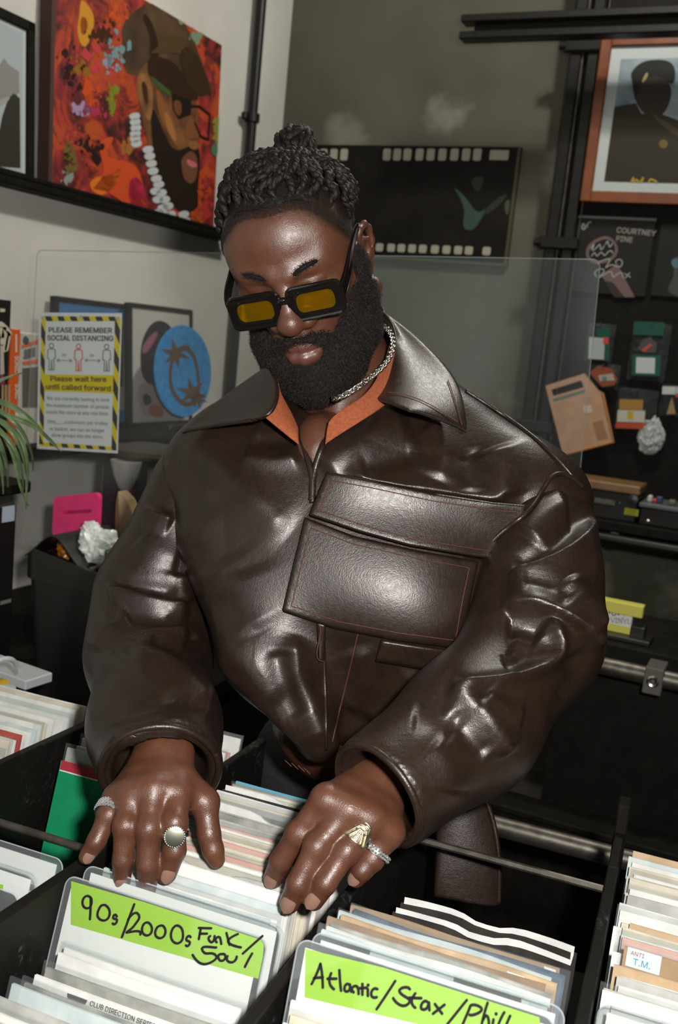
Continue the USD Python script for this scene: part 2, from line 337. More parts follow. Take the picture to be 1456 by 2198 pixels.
obj('wall_right', box([2.6, -2.2, 0], [2.72, YB + .12, 3.2]), plaster, kind='structure')
obj('floor', box([XL - .12, -2.2, -.1], [2.72, YB + .12, 0]), mat_noise('dark_floor', (.03, .027, .024), (.05, .045, .04), 6, .5), kind='structure')
obj('ceiling', box([XL - .12, -2.2, 3.2], [2.72, YB + .12, 3.3]), mat('ceiling_paint', (.30, .29, .26), .9), kind='structure')

black = mat_noise('matt_black_wood', (.005, .0042, .003), (.009, .0075, .0055), 40, .65, .15, dist=.001, specular_ior_level=.12)
blackmetal = mat_noise('black_steel', (.006, .0052, .004), (.010, .009, .007), 60, .42, .1, dist=.0005, specular_ior_level=.3)
blackplastic = mat('black_plastic', (.010, .009, .008), .38, specular_ior_level=.5)
whitecard = mat('white_card', (.68, .69, .66), .75); cream = mat('cream_print', (.50, .45, .34), .7)
metal = mat('silver_metal', (.78, .76, .70), .22, 1.0)
steel = mat_noise('worn_steel_tube', (.075, .066, .054), (.13, .118, .10), 50, .44, .1, dist=.0004, metallic=.8)
clear = mat_pane('clear_plastic', (.95, .96, .96), .08, (.62, .66, .68), .035)
perspex = mat_pane('perspex', (.992, .996, .996), .22, (.5, .56, .60), .010)

def pcol(name, c, r=.6): 
    p = LK + name
    return UsdShade.Material.Get(stage, p) if stage.GetPrimAtPath(p) else mat(name, c, r, specular_ior_level=.22)
# flat print: a thin shape laid on a plane through o with in-plane axes u, v; outline given by picture pixels of the plane itself
class Plane:
    def __init__(s, o, u, v): s.o, s.u = np.asarray(o, float), unit(u); s.n = unit(np.cross(s.u, v)); s.v = np.cross(s.n, s.u); s.n = s.n if s.n @ (EYE - s.o) > 0 else -s.n
    def hit(s, px):
        px = np.atleast_2d(np.asarray(px, float)); d = np.stack([(px[:, 0] - CX) / F, (px[:, 1] - CY) / F, np.ones(len(px))], 1) @ M.T
        t = ((s.o - EYE) @ s.n) / (d @ s.n); q = EYE + d * t[:, None] - s.o; return np.stack([q @ s.u, q @ s.v], 1)
    def at(s, uv, h=0.0): uv = np.atleast_2d(uv); return s.o + uv[:, :1] * s.u + uv[:, 1:2] * s.v + s.n * h
    def solid(s, shape, h0=.0003, h1=.0008):
        out = []
        for g in getattr(shape, 'geoms', [shape]):
            if g.geom_type != 'Polygon' or g.area < 1e-9: continue
            m = trimesh.creation.extrude_polygon(g, h1 - h0, engine='earcut'); V = np.asarray(m.vertices); sgn = 1 if np.cross(s.u, s.v) @ s.n > 0 else -1
            m = trimesh.Trimesh(s.o + V[:, :1] * s.u + V[:, 1:2] * s.v + (h0 + V[:, 2:]) * s.n, m.faces if sgn > 0 else m.faces[:, ::-1], process=False); out.append(m)
        return join(*out) if out else None
    def poly(s, px, smooth=False, n=60):
        q = np.asarray(px, float)
        if smooth:
            q = np.vstack([q, q[:1]]); t = np.arange(len(q)); from scipy.interpolate import CubicSpline
            q = CubicSpline(t, q, bc_type='periodic')(np.linspace(0, len(q) - 1, n))[:-1]
        return Polygon(s.hit(q)).buffer(0)
    def ink(s, lines, w, smooth=True):
        out = []
        for l in lines:
            l = np.asarray(l, float)
            if len(l) == 1: out.append(Point(*s.hit(l)[0]).buffer(w * 1.2)); continue
            q = s.hit(l); q = spline(q, 26) if smooth and len(q) > 2 else q; out.append(LineString(q).buffer(w, 4))
        return shapely.union_all(out)
    def text(s, txt, px0, height, right=None, up=None, bold=False, scale_to=None):
        """Lettering on the plane from pixel px0 (baseline start) along 'right' (pixel of the baseline's end)."""
        m = meshkit.text_mesh(txt, 1.0, .1, bold); V = np.asarray(m.vertices); a = s.hit([px0])[0]; b = s.hit([right])[0]; r = b - a; L = np.linalg.norm(r); r = r / L; upv = np.array([-r[1], r[0]]); 
        if upv[1] < 0: upv = -upv
        w = V[:, 0].max(); sx = L / w; uv = a + (V[:, :1] * sx) * r + (V[:, 1:2] * height) * upv
        P = s.at(uv) + s.n * (.0010 + V[:, 2:] * .004); f = m.faces
        return trimesh.Trimesh(P, f, process=False)

# ---- ledge with pictures on the left wall
ledge = thing('picture_ledge', 'long black wooden picture ledge on the left wall under the framed photo and the painting', 'shelf')
z0 = 1.765
obj('shelf_board', box([XL, 1.0, z0 - .020], [XL + .074, 3.01, z0], .003), black, ledge)
obj('front_lip', box([XL + .064, 1.0, z0], [XL + .074, 3.01, z0 + .012], .002), black, ledge)
# painting leaning on the ledge
pt = thing('painting', 'large orange and red painted portrait of a bearded man in a brown cap', 'painting')
pb = LP(112, 392, XL + .055); pu = np.array([0, 1.0, 0]); pv = unit([-.035, 0, 1.0])
PL = Plane(np.array([XL + .059, pb[1], z0 + .004]), pu, pv)
c_ = PL.hit([(112, 0), (474, 95), (462, 497), (118, 388)]); wP = c_[1:3, 0].mean(); 
yl = c_[[0, 3], 0].mean(); hp = PL.hit([(474, 95)])[0, 1]
canvas = usdkit.material(stage, LK + 'orange_red_canvas', {
    'g': ('geometry', {}), 'n': ('noise_texture', {'scale': 5.5, 'detail': 7, 'roughness': .68, 'distortion': 1.2}), 'n2': ('noise_texture', {'scale': 17, 'detail': 4, 'distortion': .6}),
    'r': ('rgb_ramp', {'ramp': [(.30, (.008, .005, .004)), (.41, (.030, .008, .007)), (.48, (.13, .014, .010)), (.54, (.36, .045, .010)), (.59, (.40, .070, .010)), (.63, (.09, .020, .008)), (.69, (.12, .06, .010)), (.77, (.03, .045, .02))]}),
    'r2': ('rgb_ramp', {'ramp': [(.45, (0, 0, 0)), (.62, (1, 1, 1))]}), 'm': ('mix', {'color2': (.42, .030, .030)}), 'k': ('math', {'math_type': 'multiply', 'value2': .45}), 'b': ('bump', {'strength': .3, 'distance': .002}),
    'p': ('principled_bsdf', {'roughness': .5})}, [('g.position', 'n.vector'), ('g.position', 'n2.vector'), ('n.fac', 'r.fac'), ('n2.fac', 'r2.fac'), ('r2.color', 'k.value1'), ('k.value', 'm.fac'), ('r.color', 'm.color1'), ('m.color', 'p.base_color'), ('n2.fac', 'b.height'), ('b.normal', 'p.normal')], surface='p.BSDF')
obj('canvas', frame_box(PL.o, PL.u, PL.v, PL.n, (yl, 0, -.035), (wP, hp, 0), .002), canvas, pt)
obj('stretcher_edge', frame_box(PL.o, PL.u, PL.v, PL.n, (yl - .014, 0, -.036), (yl, hp, .001)), mat('canvas_edge', (.05, .018, .014), .7), pt)
def paint(name, px, c, k, smooth=True, mname=None, frame=True, P=None, parent=None, n=60):
    P = P or PL; sh = P.poly(px, smooth, n)
    if P is PL: sh = sh.intersection(shapely.box(yl, 0.003, wP, hp))
    m = P.solid(sh, .0002, .0002 + .00035 * k)
    if m is not None: obj(name, m, mname or pcol('paint_' + name, c), parent or pt)
def paintn(n_, a, b, sc): 
    return mat_noise('paintn_' + n_, a, b, sc, .55, .2, 5, .001)
pc = lambda x, y: (x / 2.8, y / 2.8)      # coordinates read off an enlargement of the photograph
paint('painted_cap', [pc(740, 150), pc(850, 40), pc(980, 25), pc(1085, 105), pc(1170, 260), pc(1250, 470), pc(1265, 560), pc(1180, 570), pc(1090, 430), pc(960, 350), pc(860, 440), pc(750, 420), pc(735, 260)], None, 1, mname=paintn('cap', (.030, .015, .006), (.085, .045, .016), 9))
paint('painted_cap_seam', [pc(860, 120), pc(900, 230), pc(900, 330), pc(950, 345), pc(935, 200), pc(880, 90)], (.022, .011, .005), 2)
paint('painted_face', [pc(830, 450), pc(960, 350), pc(1090, 430), pc(1170, 590), pc(1190, 700), pc(1190, 850), pc(1185, 980), pc(1180, 1200), pc(1080, 1270), pc(1000, 1180), pc(910, 950), pc(850, 700)], None, 2, mname=paintn('face', (.060, .020, .008), (.19, .075, .022), 14))
paint('painted_beard', [pc(905, 700), pc(940, 690), pc(1010, 850), pc(1060, 900), pc(1110, 890), pc(1195, 900), pc(1190, 1130), pc(1180, 1250), pc(1090, 1275), pc(1010, 1190), pc(935, 1000)], (.014, .007, .004), 3)
paint('painted_mouth', [pc(1095, 950), pc(1150, 910), pc(1185, 980), pc(1165, 1090), pc(1110, 1080), pc(1090, 1000)], (.13, .05, .025), 4)
paint('painted_lip', [pc(1120, 960), pc(1165, 975), pc(1180, 1000), pc(1140, 1000)], (.42, .11, .12), 5)
paint('painted_ear', [pc(825, 470), pc(860, 440), pc(905, 500), pc(915, 620), pc(895, 725), pc(850, 650), pc(822, 560)], None, 4, mname=paintn('ear', (.12, .045, .012), (.25, .11, .03), 20))
paint('painted_ear_fold', [pc(850, 500), pc(880, 520), pc(885, 620), pc(865, 600)], (.045, .015, .006), 5)
paint('painted_cheek', [pc(940, 540), pc(1000, 640), pc(1060, 800), pc(1060, 880), pc(1010, 800), pc(955, 680)], (.20, .075, .022), 4)
paint('painted_nose', [pc(1140, 700), pc(1165, 730), pc(1175, 820), pc(1120, 830), pc(1110, 780)], (.17, .060, .020), 4)
paint('painted_spectacles', [pc(1030, 560), pc(1150, 590), pc(1145, 690), pc(1070, 720), pc(1035, 650)], (.010, .006, .004), 4, False)
paint('painted_eye', [pc(1045, 610), pc(1085, 620), pc(1080, 690), pc(1050, 670)], (.13, .045, .016), 5)
obj('painted_spectacle_frame', PL.solid(PL.ink([[pc(1195, 640), pc(1260, 690), pc(1250, 840), pc(1205, 820), pc(1170, 740)], [pc(1145, 640), pc(1195, 640)]], .0045, False).intersection(shapely.box(yl, 0, wP, hp)), .0002, .0020), pcol('paint_black', (.010, .006, .004)), pt)
paint('painted_spectacle_arm', [pc(895, 460), pc(925, 470), pc(1025, 545), pc(1020, 580), pc(960, 540)], (.045, .075, .016), 5, False)
beads = []
for i, (x, y) in enumerate([(805, 700), (808, 735), (812, 770), (808, 805), (808, 835), (815, 865), (885, 900), (895, 940), (905, 985), (915, 1030), (935, 1075), (950, 1110), (930, 1150), (965, 1160), (985, 1200), (945, 1200), (1005, 1240), (975, 1250), (1020, 1290), (985, 1290), (945, 1280), (1100, 1290), (1110, 1330)]):
    obj('painted_bead', PL.solid(PL.poly([pc(x - 26, y - 10), pc(x + 20, y - 22), pc(x + 30, y + 8), pc(x - 14, y + 20)], True, 20).intersection(shapely.box(yl, .002, wP, hp)), .0002, .0022), pcol('paint_bead', (.42, .44, .44)), pt)
rp = np.random.default_rng(12)
paint('painted_shadow', [pc(900, 350), pc(1000, 355), pc(1090, 430), pc(1185, 575), pc(1150, 600), pc(1040, 560), pc(930, 470), pc(890, 440)], (.026, .011, .005), 5)
paint('painted_visor', [pc(1090, 300), pc(1180, 330), pc(1262, 540), pc(1250, 570), pc(1180, 565), pc(1100, 440)], (.034, .018, .006), 6)
paint('painted_highlight', [pc(985, 690), pc(1010, 690), pc(1050, 800), pc(1045, 850), pc(1005, 780)], (.30, .125, .035), 6)
paint('painted_cap_light', [pc(1040, 215), pc(1110, 250), pc(1120, 330), pc(1060, 320), pc(920, 320), pc(930, 295)], (.070, .040, .013), 6)
paint('painted_nose_light', [pc(1130, 860), pc(1180, 850), pc(1185, 890), pc(1150, 895)], (.22, .085, .03), 6)
def dabs(name, cx, cy, rx, ry, n, c, seed):
    g = np.random.default_rng(seed); out = []
    for _ in range(n):
        x, y = cx + g.normal() * rx * .5, cy + g.normal() * ry * .5; r = (5 + 16 * g.random() ** 2); a0 = g.uniform(0, 6.28)
        out.append(PL.poly([pc(x + r * g.uniform(.5, 1.5) * math.cos(a0 + t), y + 1.6 * r * g.uniform(.5, 1.4) * math.sin(a0 + t)) for t in np.arange(0, 6.2, .8)]))
    m = PL.solid(shapely.union_all(out).intersection(shapely.box(yl, .003, wP, hp)), .0002, .0013)
    if m is not None: obj(name, m, pcol('dab_%d' % seed, c, .5), pt, kind='stuff')
for k, (cx, cy, rx, ry, n, c) in enumerate(((690, 330, 60, 100, 26, (.14, .25, .25)), (680, 390, 50, 40, 12, (.26, .24, .30)), (545, 340, 60, 70, 22, (.45, .045, .055)), (540, 550, 55, 90, 26, (.50, .065, .012)), (480, 660, 45, 40, 14, (.32, .22, .34)), (560, 660, 60, 45, 16, (.36, .03, .07)), (675, 600, 28, 150, 26, (.17, .19, .015)), (440, 820, 60, 70, 20, (.30, .035, .04)), (420, 960, 50, 90, 22, (.13, .10, .02)), (400, 1060, 40, 30, 10, (.22, .25, .22)), (500, 400, 60, 70, 16, (.25, .10, .015)), (700, 80, 40, 70, 16, (.48, .07, .015)), (1190, 200, 40, 40, 14, (.16, .22, .14)), (1110, 110, 30, 30, 10, (.20, .22, .10)), (1300, 780, 18, 90, 14, (.20, .19, .03)), (1290, 910, 18, 40, 10, (.05, .16, .09)), (430, 450, 80, 200, 26, (.030, .008, .008)), (560, 900, 120, 100, 30, (.020, .010, .006)), (620, 180, 100, 60, 22, (.045, .016, .007)), (760, 880, 50, 40, 14, (.30, .11, .03)), (1230, 1100, 60, 160, 24, (.40, .050, .012)), (1240, 1250, 50, 60, 14, (.36, .03, .03)))): dabs('painted_dabs', cx, cy, rx, ry, n, c, 100 + k)
for nm, px, c in (('painted_flame', [pc(600, 870), pc(680, 830), pc(640, 930), pc(780, 980), pc(850, 1080), pc(870, 1250), pc(760, 1230), pc(630, 1150), pc(560, 1130), pc(620, 1030)], (.50, .060, .015)), ('painted_flame', [pc(540, 1110), pc(600, 1060), pc(680, 1040), pc(720, 1010), pc(690, 1110), pc(600, 1170)], (.60, .14, .015)),
                  ('painted_drop', [pc(490, 5), pc(545, 60), pc(560, 160), pc(510, 280), pc(465, 200), pc(475, 90)], (.50, .22, .020)), ('painted_drop', [pc(500, 100), pc(525, 150), pc(500, 210), pc(480, 150)], (.40, .06, .012)), ('painted_stroke', [pc(780, 1090), pc(850, 1100), pc(870, 1260), pc(790, 1240)], (.45, .02, .07))):
    paint(nm, px, None, 3, mname=pcol('paint_%s_%d' % (nm, int(1000 * c[0])), c))
# framed photograph beside it
fr = thing('framed_photo', 'black framed black and white photograph leaning on the ledge left of the painting', 'framed photo')
f0 = LP(62, 345, XL + .05); PF = Plane(np.array([XL + .058, f0[1], z0 + .001]), pu, unit([-.05, 0, 1.0]))
hF = PF.hit([(60, 55)])[0, 1]
obj('frame', join(frame_box(PF.o, PF.u, PF.v, PF.n, (-.66, 0, -.02), (.012, .016, .004), .002), frame_box(PF.o, PF.u, PF.v, PF.n, (-.66, hF - .012, -.02), (.012, hF + .012, .004), .002), frame_box(PF.o, PF.u, PF.v, PF.n, (-.014, 0, -.02), (.012, hF + .012, .004), .002), frame_box(PF.o, PF.u, PF.v, PF.n, (-.66, 0, -.02), (-.63, hF + .012, .004), .002)), black, fr)
obj('mount', frame_box(PF.o, PF.u, PF.v, PF.n, (-.65, .01, -.018), (-.004, hF, -.004)), pcol('photo_mount', (.42, .46, .46)), fr)
def clip(sh, P, m=.02): return sh.intersection(shapely.box(-.63, .016, -.026, hF - .02))
obj('photo_sky', PF.solid(shapely.box(-.63, .016, -.026, hF - .02), -.004, -.0036), pcol('photo_sky', (.34, .38, .39)), fr)
for px, c in (([pc(0, 400), pc(30, 350), pc(60, 390), pc(120, 430), pc(122, 560), pc(0, 600)], (.22, .22, .20)), ([pc(0, 480), pc(60, 520), pc(75, 600), pc(0, 640)], (.30, .30, .28)), ([pc(20, 700), pc(50, 610), pc(85, 560), pc(125, 590), pc(128, 1010), pc(0, 1000), pc(0, 800)], (.030, .026, .020)), ([pc(20, 770), pc(110, 960), pc(100, 985), pc(10, 800)], (.20, .16, .11)), ([pc(0, 860), pc(45, 900), pc(40, 930), pc(0, 910)], (.26, .22, .17)), ([pc(60, 560), pc(95, 540), pc(110, 580), pc(95, 620), pc(70, 615)], (.018, .015, .012))):
    m = PF.solid(clip(PF.poly(px), PF), -.0036, -.0030 + .0002 * len(px) / 6)
    if m is not None: obj('printed_figure', m, pcol('photo_tone_%d' % int(c[0] * 1000), c), fr)

# ---- lower shelf on the left wall, with books, frames and a picture disc
sh2 = thing('wall_shelf', 'black shelf low on the left wall holding books, framed sleeves and the blue disc', 'shelf')
z2 = 1.128
obj('shelf_board', box([XL, 1.2, z2 - .03], [XL + .26, 3.02, z2], .003), black, sh2)
for y in (1.7, 2.6): obj('bracket', box([XL, y, z2 - .12], [XL + .02, y + .02, z2 - .03], .002), blackmetal, sh2)
def frame_on_shelf(name, label, x0, y0, x1, yb, xx, art):
    t = thing(name, label, 'framed picture'); a = LP(x0, y0, xx); b = LP(x1, yb, xx); P = Plane(np.array([xx + .02, a[1], z2 + .001]), pu, unit([-.08, 0, 1.0])); w = P.hit([(x1, yb)])[0, 0]; h = P.hit([(x0 + 5, y0)])[0, 1]
    fb = lambda lo, hi: frame_box(P.o, P.u, P.v, P.n, lo, hi, .002)
    obj('frame', join(fb((0, 0, -.02), (w, .014, .003)), fb((0, h - .014, -.02), (w, h, .003)), fb((0, 0, -.02), (.014, h, .003)), fb((w - .014, 0, -.02), (w, h, .003))), black, t); art(P, w, h, t); return P
def blue_art(P, w, h, t):
    obj('printed_sleeve', frame_box(P.o, P.u, P.v, P.n, (.01, .01, -.016), (w - .01, h - .01, -.003)), pcol('blue_print', (.045, .13, .27)), t)
    obj('printed_panel', frame_box(P.o, P.u, P.v, P.n, (.06, .05, -.003), (w - .03, h - .045, -.0025)), pcol('grey_beige_print', (.26, .25, .20)), t)
    obj('printed_panel', frame_box(P.o, P.u, P.v, P.n, (w - .10, .12, -.0025), (w - .06, h - .06, -.002)), pcol('dark_print', (.05, .045, .04)), t)
frame_on_shelf('framed_sleeve', 'black framed blue record sleeve half hidden by the social distancing notice', 124, 636, 291, 902, XL + .042, blue_art)
def disc_art(P, w, h, t):
    obj('mount', frame_box(P.o, P.u, P.v, P.n, (.01, .01, -.016), (w - .01, h - .01, -.003)), pcol('pale_mount', (.42, .40, .36)), t)
    pd = lambda x, y: (x / 2.8, 500 + y / 2.8); box_ = shapely.box(.016, .016, w - .016, h - .016)
    for nm, px, c, k in (('printed_disc', [pd(935, 535), pd(1010, 545), pd(1060, 640), pd(1060, 800), pd(1000, 900), pd(920, 920), pd(860, 850), pd(850, 720), pd(875, 610)], (.016, .014, .014), 1), ('printed_face', [pd(840, 920), pd(900, 905), pd(960, 960), pd(990, 1090), pd(930, 1100), pd(870, 1090), pd(838, 1000)], (.36, .30, .27), 1), ('printed_mark', [pd(865, 985), pd(890, 970), pd(915, 1010), pd(880, 1035)], (.03, .03, .035), 2), ('printed_mark', [pd(900, 1050), pd(950, 1035), pd(985, 1090), pd(930, 1105)], (.38, .13, .07), 2), ('printed_scrawl', [pd(865, 680), pd(930, 600), pd(945, 625), pd(880, 720)], (.24, .09, .13), 2)):
        m = P.solid(P.poly(px, True).intersection(box_), -.003, -.0028 + .0004 * k); 
        if m is not None: obj(nm, m, pcol('art_%s_%d' % (nm, int(c[0] * 1000)), c), t)
frame_on_shelf('framed_sleeve', 'black framed pale picture with a dark record print behind the blue disc', 283, 650, 412, 905, XL + .078, disc_art)
# the blue picture disc standing on the shelf
dk = thing('picture_disc', 'round sky blue picture disc with a brown ring emblem standing on the shelf', 'record')
dc = LP(394, 797, XL + .19); dn = unit([1, -.08, .10]); dx = unit(np.cross([0, 0, 1.0], dn)); dy = np.cross(dn, dx); DPL = Plane(dc, dx, dy); R0 = .139
bl = mat_noise('blue_vinyl', (.020, .16, .40), (.035, .24, .50), 60, .32, .1, 4, .0005)
obj('disc', place(lathe([[0, -.002], [R0 - .001, -.002], [R0, 0], [R0 - .001, .002], [0, .002]], 64), dc, dx, dy, dn), bl, dk)
bz = pcol('brown_emblem', (.085, .052, .028)); pd = lambda x, y: (x / 2.8, 500 + y / 2.8)
ring = LineString(DPL.hit(spline([pd(1130, 690), pd(1060, 720), pd(1020, 860), pd(1060, 990), pd(1130, 1030), pd(1180, 980), pd(1185, 850), pd(1160, 740), pd(1110, 690)], 60))).buffer(.0075)
obj('emblem_ring', DPL.solid(ring, .0021, .0028), bz, dk)
def leafstar(cx, cy, n, R, rot):
    out = []
    for i in range(n):
        a = rot + i * 2 * math.pi / n; out.append(Polygon([pd(cx + .25 * R * math.cos(a + 1.3), cy + .25 * R * math.sin(a + 1.3)), pd(cx + R * math.cos(a), cy + R * math.sin(a)), pd(cx + .25 * R * math.cos(a - 1.3), cy + .25 * R * math.sin(a - 1.3))]))
    g = shapely.union_all(out); return Polygon(DPL.hit(np.array(g.exterior.coords))).buffer(0)
for cx, cy, R in ((1052, 725, 92), (1150, 960, 95), (1190, 1000, 60)):
    obj('emblem_leaf', DPL.solid(leafstar(cx, cy, 6, R, .3), .0021, .0031), bz, dk)
obj('stand', place(box([-.05, -.015, 0], [.05, .03, .02], .004), np.array([dc[0], dc[1], z2]) - dn * .01, dx, np.cross([0, 0, 1.0], dx), np.array([0, 0, 1.0])), blackplastic, dk)
# books
def book(label, cat, x0, y0, x1, yb, xx, cm, depth=.16, extras=None):
    t = thing('book', label, cat); a, b = LP(x0, y0, xx), LP(x1, yb, xx); h = a[2] - z2
    obj('cover', box([xx - depth, a[1], z2 + .001], [xx, b[1], z2 + h], .002), cm, t)
    obj('pages', box([xx - depth - .001, a[1] + .003, z2 + .004], [xx - .004, b[1] - .003, z2 + h + .0006]), whitecard, t)
    if extras: extras(Plane(np.array([xx + .0004, a[1], z2]), pu, [0, 0, 1.0]), t)
    return t
qb = lambda x, y: (x / 6.4615, 620 + y / 6.4615)
def bk1(P, t):
    for l in ([qb(10, 490), qb(70, 540), qb(130, 620)], [qb(15, 560), qb(30, 650)], [qb(60, 560), qb(25, 740)], [qb(100, 620), qb(60, 840)], [qb(120, 640), qb(85, 830)]): obj('cover_lettering', P.solid(P.ink([l], .006), .0002, .0012), cream, t)
    obj('cover_print', P.solid(P.poly([qb(0, 270), qb(70, 280), qb(60, 320), qb(0, 320)]), .0002, .001), cream, t)
    obj('cover_print', P.solid(P.poly([qb(0, 780), qb(45, 800), qb(55, 1180), qb(0, 1190)]), .0002, .001), pcol('pale_print', (.40, .36, .31)), t)
    obj('cover_print', P.solid(P.poly([qb(0, 1190), qb(50, 1200), qb(60, 1320), qb(0, 1340)]), .0002, .001), pcol('magenta_print', (.24, .03, .10)), t)
    for x in (20, 65, 110): obj('cover_print', P.solid(P.poly([qb(x, 1330), qb(x + 28, 1330), qb(x + 24, 1780), qb(x, 1780)]), .0002, .001), pcol('tan_print', (.36, .22, .12)), t)
book('thick black book with cream lettering at the left end of the shelf', 'book', -32, 639, 24.5, 660, XL + .25, pcol('black_cover', (.012, .010, .008)), extras=bk1)
def bk2(P, t):
    P2 = Plane(P.o + np.array([0, 0, 0]), pu, [0, 0, 1.0])
    for txt, ya, yb_ in (('SONIC', 930, 1170), ('SONIC', 1320, 1530)):
        obj('spine_lettering', P2.text(txt, qb(200 if ya < 1000 else 205, ya), P2.hit([qb(262, 1000)])[0, 0] - P2.hit([qb(205, 1000)])[0, 0], qb(200 if ya < 1000 else 205, yb_), bold=True), pcol('pale_lettering', (.55, .50, .42)), t)
    obj('spine_lettering', P2.solid(P2.ink([[qb(222, 640), qb(222, 870)]], .0022, False), .0002, .001), pcol('pale_lettering', (.55, .50, .42)), t)
    obj('spine_mark', P2.solid(P2.poly([qb(210, 1690), qb(250, 1690), qb(250, 1760), qb(210, 1760)]), .0002, .001), pcol('pale_lettering', (.55, .50, .42)), t)
book('orange paperback spine with pale lettering next to the black book', 'book', 25.5, 706, 45, 709, XL + .25, pcol('orange_cover', (.52, .085, .012)), extras=bk2)
def bk3(P, t):
    for nm, px, c in (('cover_band', [qb(300, 780), qb(520, 700), qb(520, 760), qb(310, 820)], (.50, .12, .05)), ('cover_band', [qb(310, 1010), qb(530, 970), qb(530, 1030), qb(320, 1055)], (.50, .12, .05)), ('cover_photo', [qb(310, 1100), qb(560, 1080), qb(560, 1640), qb(310, 1640)], (.10, .085, .075)), ('cover_emblem', [qb(320, 680), qb(355, 650), qb(395, 690), qb(395, 750), qb(355, 780), qb(320, 740)], (.05, .09, .08))):
        obj(nm, P.solid(P.poly(px), .0002, .0012), pcol('bk3_%s' % nm, c), t)
    obj('cover_lettering', P.solid(P.ink([[qb(350, 860), qb(350, 950)], [qb(390, 850), qb(390, 945)], [qb(340, 950), qb(400, 940)], [qb(430, 840), qb(430, 930)], [qb(470, 830), qb(470, 925)]], .004, False), .0002, .0012), pcol('grey_lettering', (.12, .12, .12)), t)
book('pale book with orange bands behind the edge of the clear screen', 'book', 46, 715, 96, 716, XL + .235, pcol('pale_cover', (.40, .38, .33)), extras=bk3)

# ---- vertical steel conduit in the corner
cp = thing('conduit', 'black vertical steel pipe in the corner beside the painting', 'pipe')
pp = LP(549, 160, XL + .035)
obj('pipe', tube([[pp[0], pp[1], .0], [pp[0], pp[1], 3.2]], .0175, 16), blackmetal, cp, 40)
for z in (LP(535, 250, XL + .035)[2], 1.15): obj('pipe_clip', join(place(lathe([[.018, -.014], [.026, -.014], [.026, .014], [.018, .014]], 20), [pp[0], pp[1], z], *I3), box([pp[0] - .02, pp[1] - .045, z - .012], [pp[0] + .0, pp[1] - .015, z + .012], .004)), blackmetal, cp)

# ---- film strip print on the back wall
fp_ = thing('film_strip_print', 'wide black print of a film strip with pale sprocket holes on the back wall', 'picture')
P = Plane(np.array([0, YB - .004, 0]), [1, 0, 0], [0, 0, 1]); a, b = P.hit([(683, 313)])[0], P.hit([(1114, 317)])[0]; c = P.hit([(1092, 567)])[0]
x0, x1, zt, zb = a[0], (b[0] + c[0]) / 2, (a[1] + b[1]) / 2, c[1]
obj('panel', box([x0, YB - .022, zb], [x1, YB, zt], .003), mat_noise('film_black', (.005, .004, .003), (.009, .0075, .006), 8, .7, specular_ior_level=.15), fp_)
PPR = Plane(np.array([0, YB - .0222, 0]), [1, 0, 0], [0, 0, 1]); pk = lambda x, y: (900 + x / 2.6187, y / 2.6187)
hole = pcol('sprocket_hole', (.30, .28, .22))
for row, (yy_, xs_) in enumerate(((332, (695, 717, 739, 831, 853, 875, 901, 925, 950, 976, 1001, 1025)), (534, (815, 840, 862, 885, 908, 934, 959, 984, 1007, 1045)))):
    for k, x_ in enumerate(xs_):
        c_ = PPR.hit([(x_, yy_ + (x_ - 900) * .035 * row)])[0]; obj('sprocket_hole', PPR.solid(shapely.box(c_[0] - .0145, c_[1] - (.020 if row == 0 else .014), c_[0] + .0145, c_[1] + (.020 if row == 0 else .014)).buffer(-.007).buffer(.007), .0002, .0012), hole, fp_)
c_ = PPR.hit([(1072, 333)])[0]; obj('frame_number', PPR.solid(shapely.box(c_[0] - .030, c_[1] - .013, c_[0] + .030, c_[1] + .013).buffer(.003), .0002, .0012), hole, fp_)
for px, c in (([pk(200, 1060), pk(260, 1110), pk(330, 1190), pk(380, 1170), pk(350, 1230), pk(300, 1290), pk(250, 1270), pk(250, 1160)], (.030, .058, .045)), ([pk(300, 1010), pk(360, 1000), pk(340, 1070), pk(310, 1060)], (.022, .020, .016)), ([pk(380, 1170), pk(470, 1100), pk(480, 1120), pk(390, 1200)], (.020, .024, .018)), ([pk(485, 1140), pk(510, 1130), pk(500, 1200), pk(485, 1190)], (.05, .055, .035))):
    obj('printed_figure', PPR.solid(PPR.poly(px, True), .0002, .001), pcol('film_tone_%d' % int(c[0] * 1e4), c), fp_)
obj('frame_edge', join(box([x1 - .004, YB - .024, zb], [x1 + .006, YB, zt]), box([x0, YB - .024, zb - .010], [x1 + .006, YB, zb])), pcol('olive_edge', (.055, .050, .028)), fp_)

# ---- the black display wall on the right
YP = 3.28
xu = RP(1186, 600, YP)[0]; zsh = RP(1370, 1150, YP - .3)[2]
dw = thing('display_panel', 'tall black display panel on the right with framed sleeves and hanging packets', 'display panel')
obj('panel', box([xu - .03, YP + .001, zsh - .05], [2.0, YP + .03, 3.2]), black, dw)
po = thing('panel_post', 'black steel post with pale edge strips and clamps left of the display panel', 'post')
for dx_ in (-.03, .025): obj('upright', box([xu + dx_, YP - .035, zsh - .05], [xu + dx_ + .036, YP, 3.2], .004), blackmetal, po)
obj('edge_strip', box([xu + .0075, YP - .026, zsh], [xu + .0115, YP - .02, 3.2]), steel, po); obj('edge_strip', box([xu + .068, YP - .02, zsh], [xu + .0705, YP - .012, 3.2]), steel, po)
for y in (108, 525, 920): 
    zc = RP(1195, y, YP)[2]; obj('clamp', join(box([xu - .05, YP - .05, zc - .02], [xu + .08, YP - .03, zc + .02], .006), place(lathe([[0, -.01], [.012, -.01], [.012, .012], [0, .012]], 14), [xu - .05, YP - .045, zc], *basis([-1, 0, 0]))), blackmetal, po)
st_ = thing('steel_channel', 'black horizontal steel channel crossing near the ceiling at top right', 'channel')
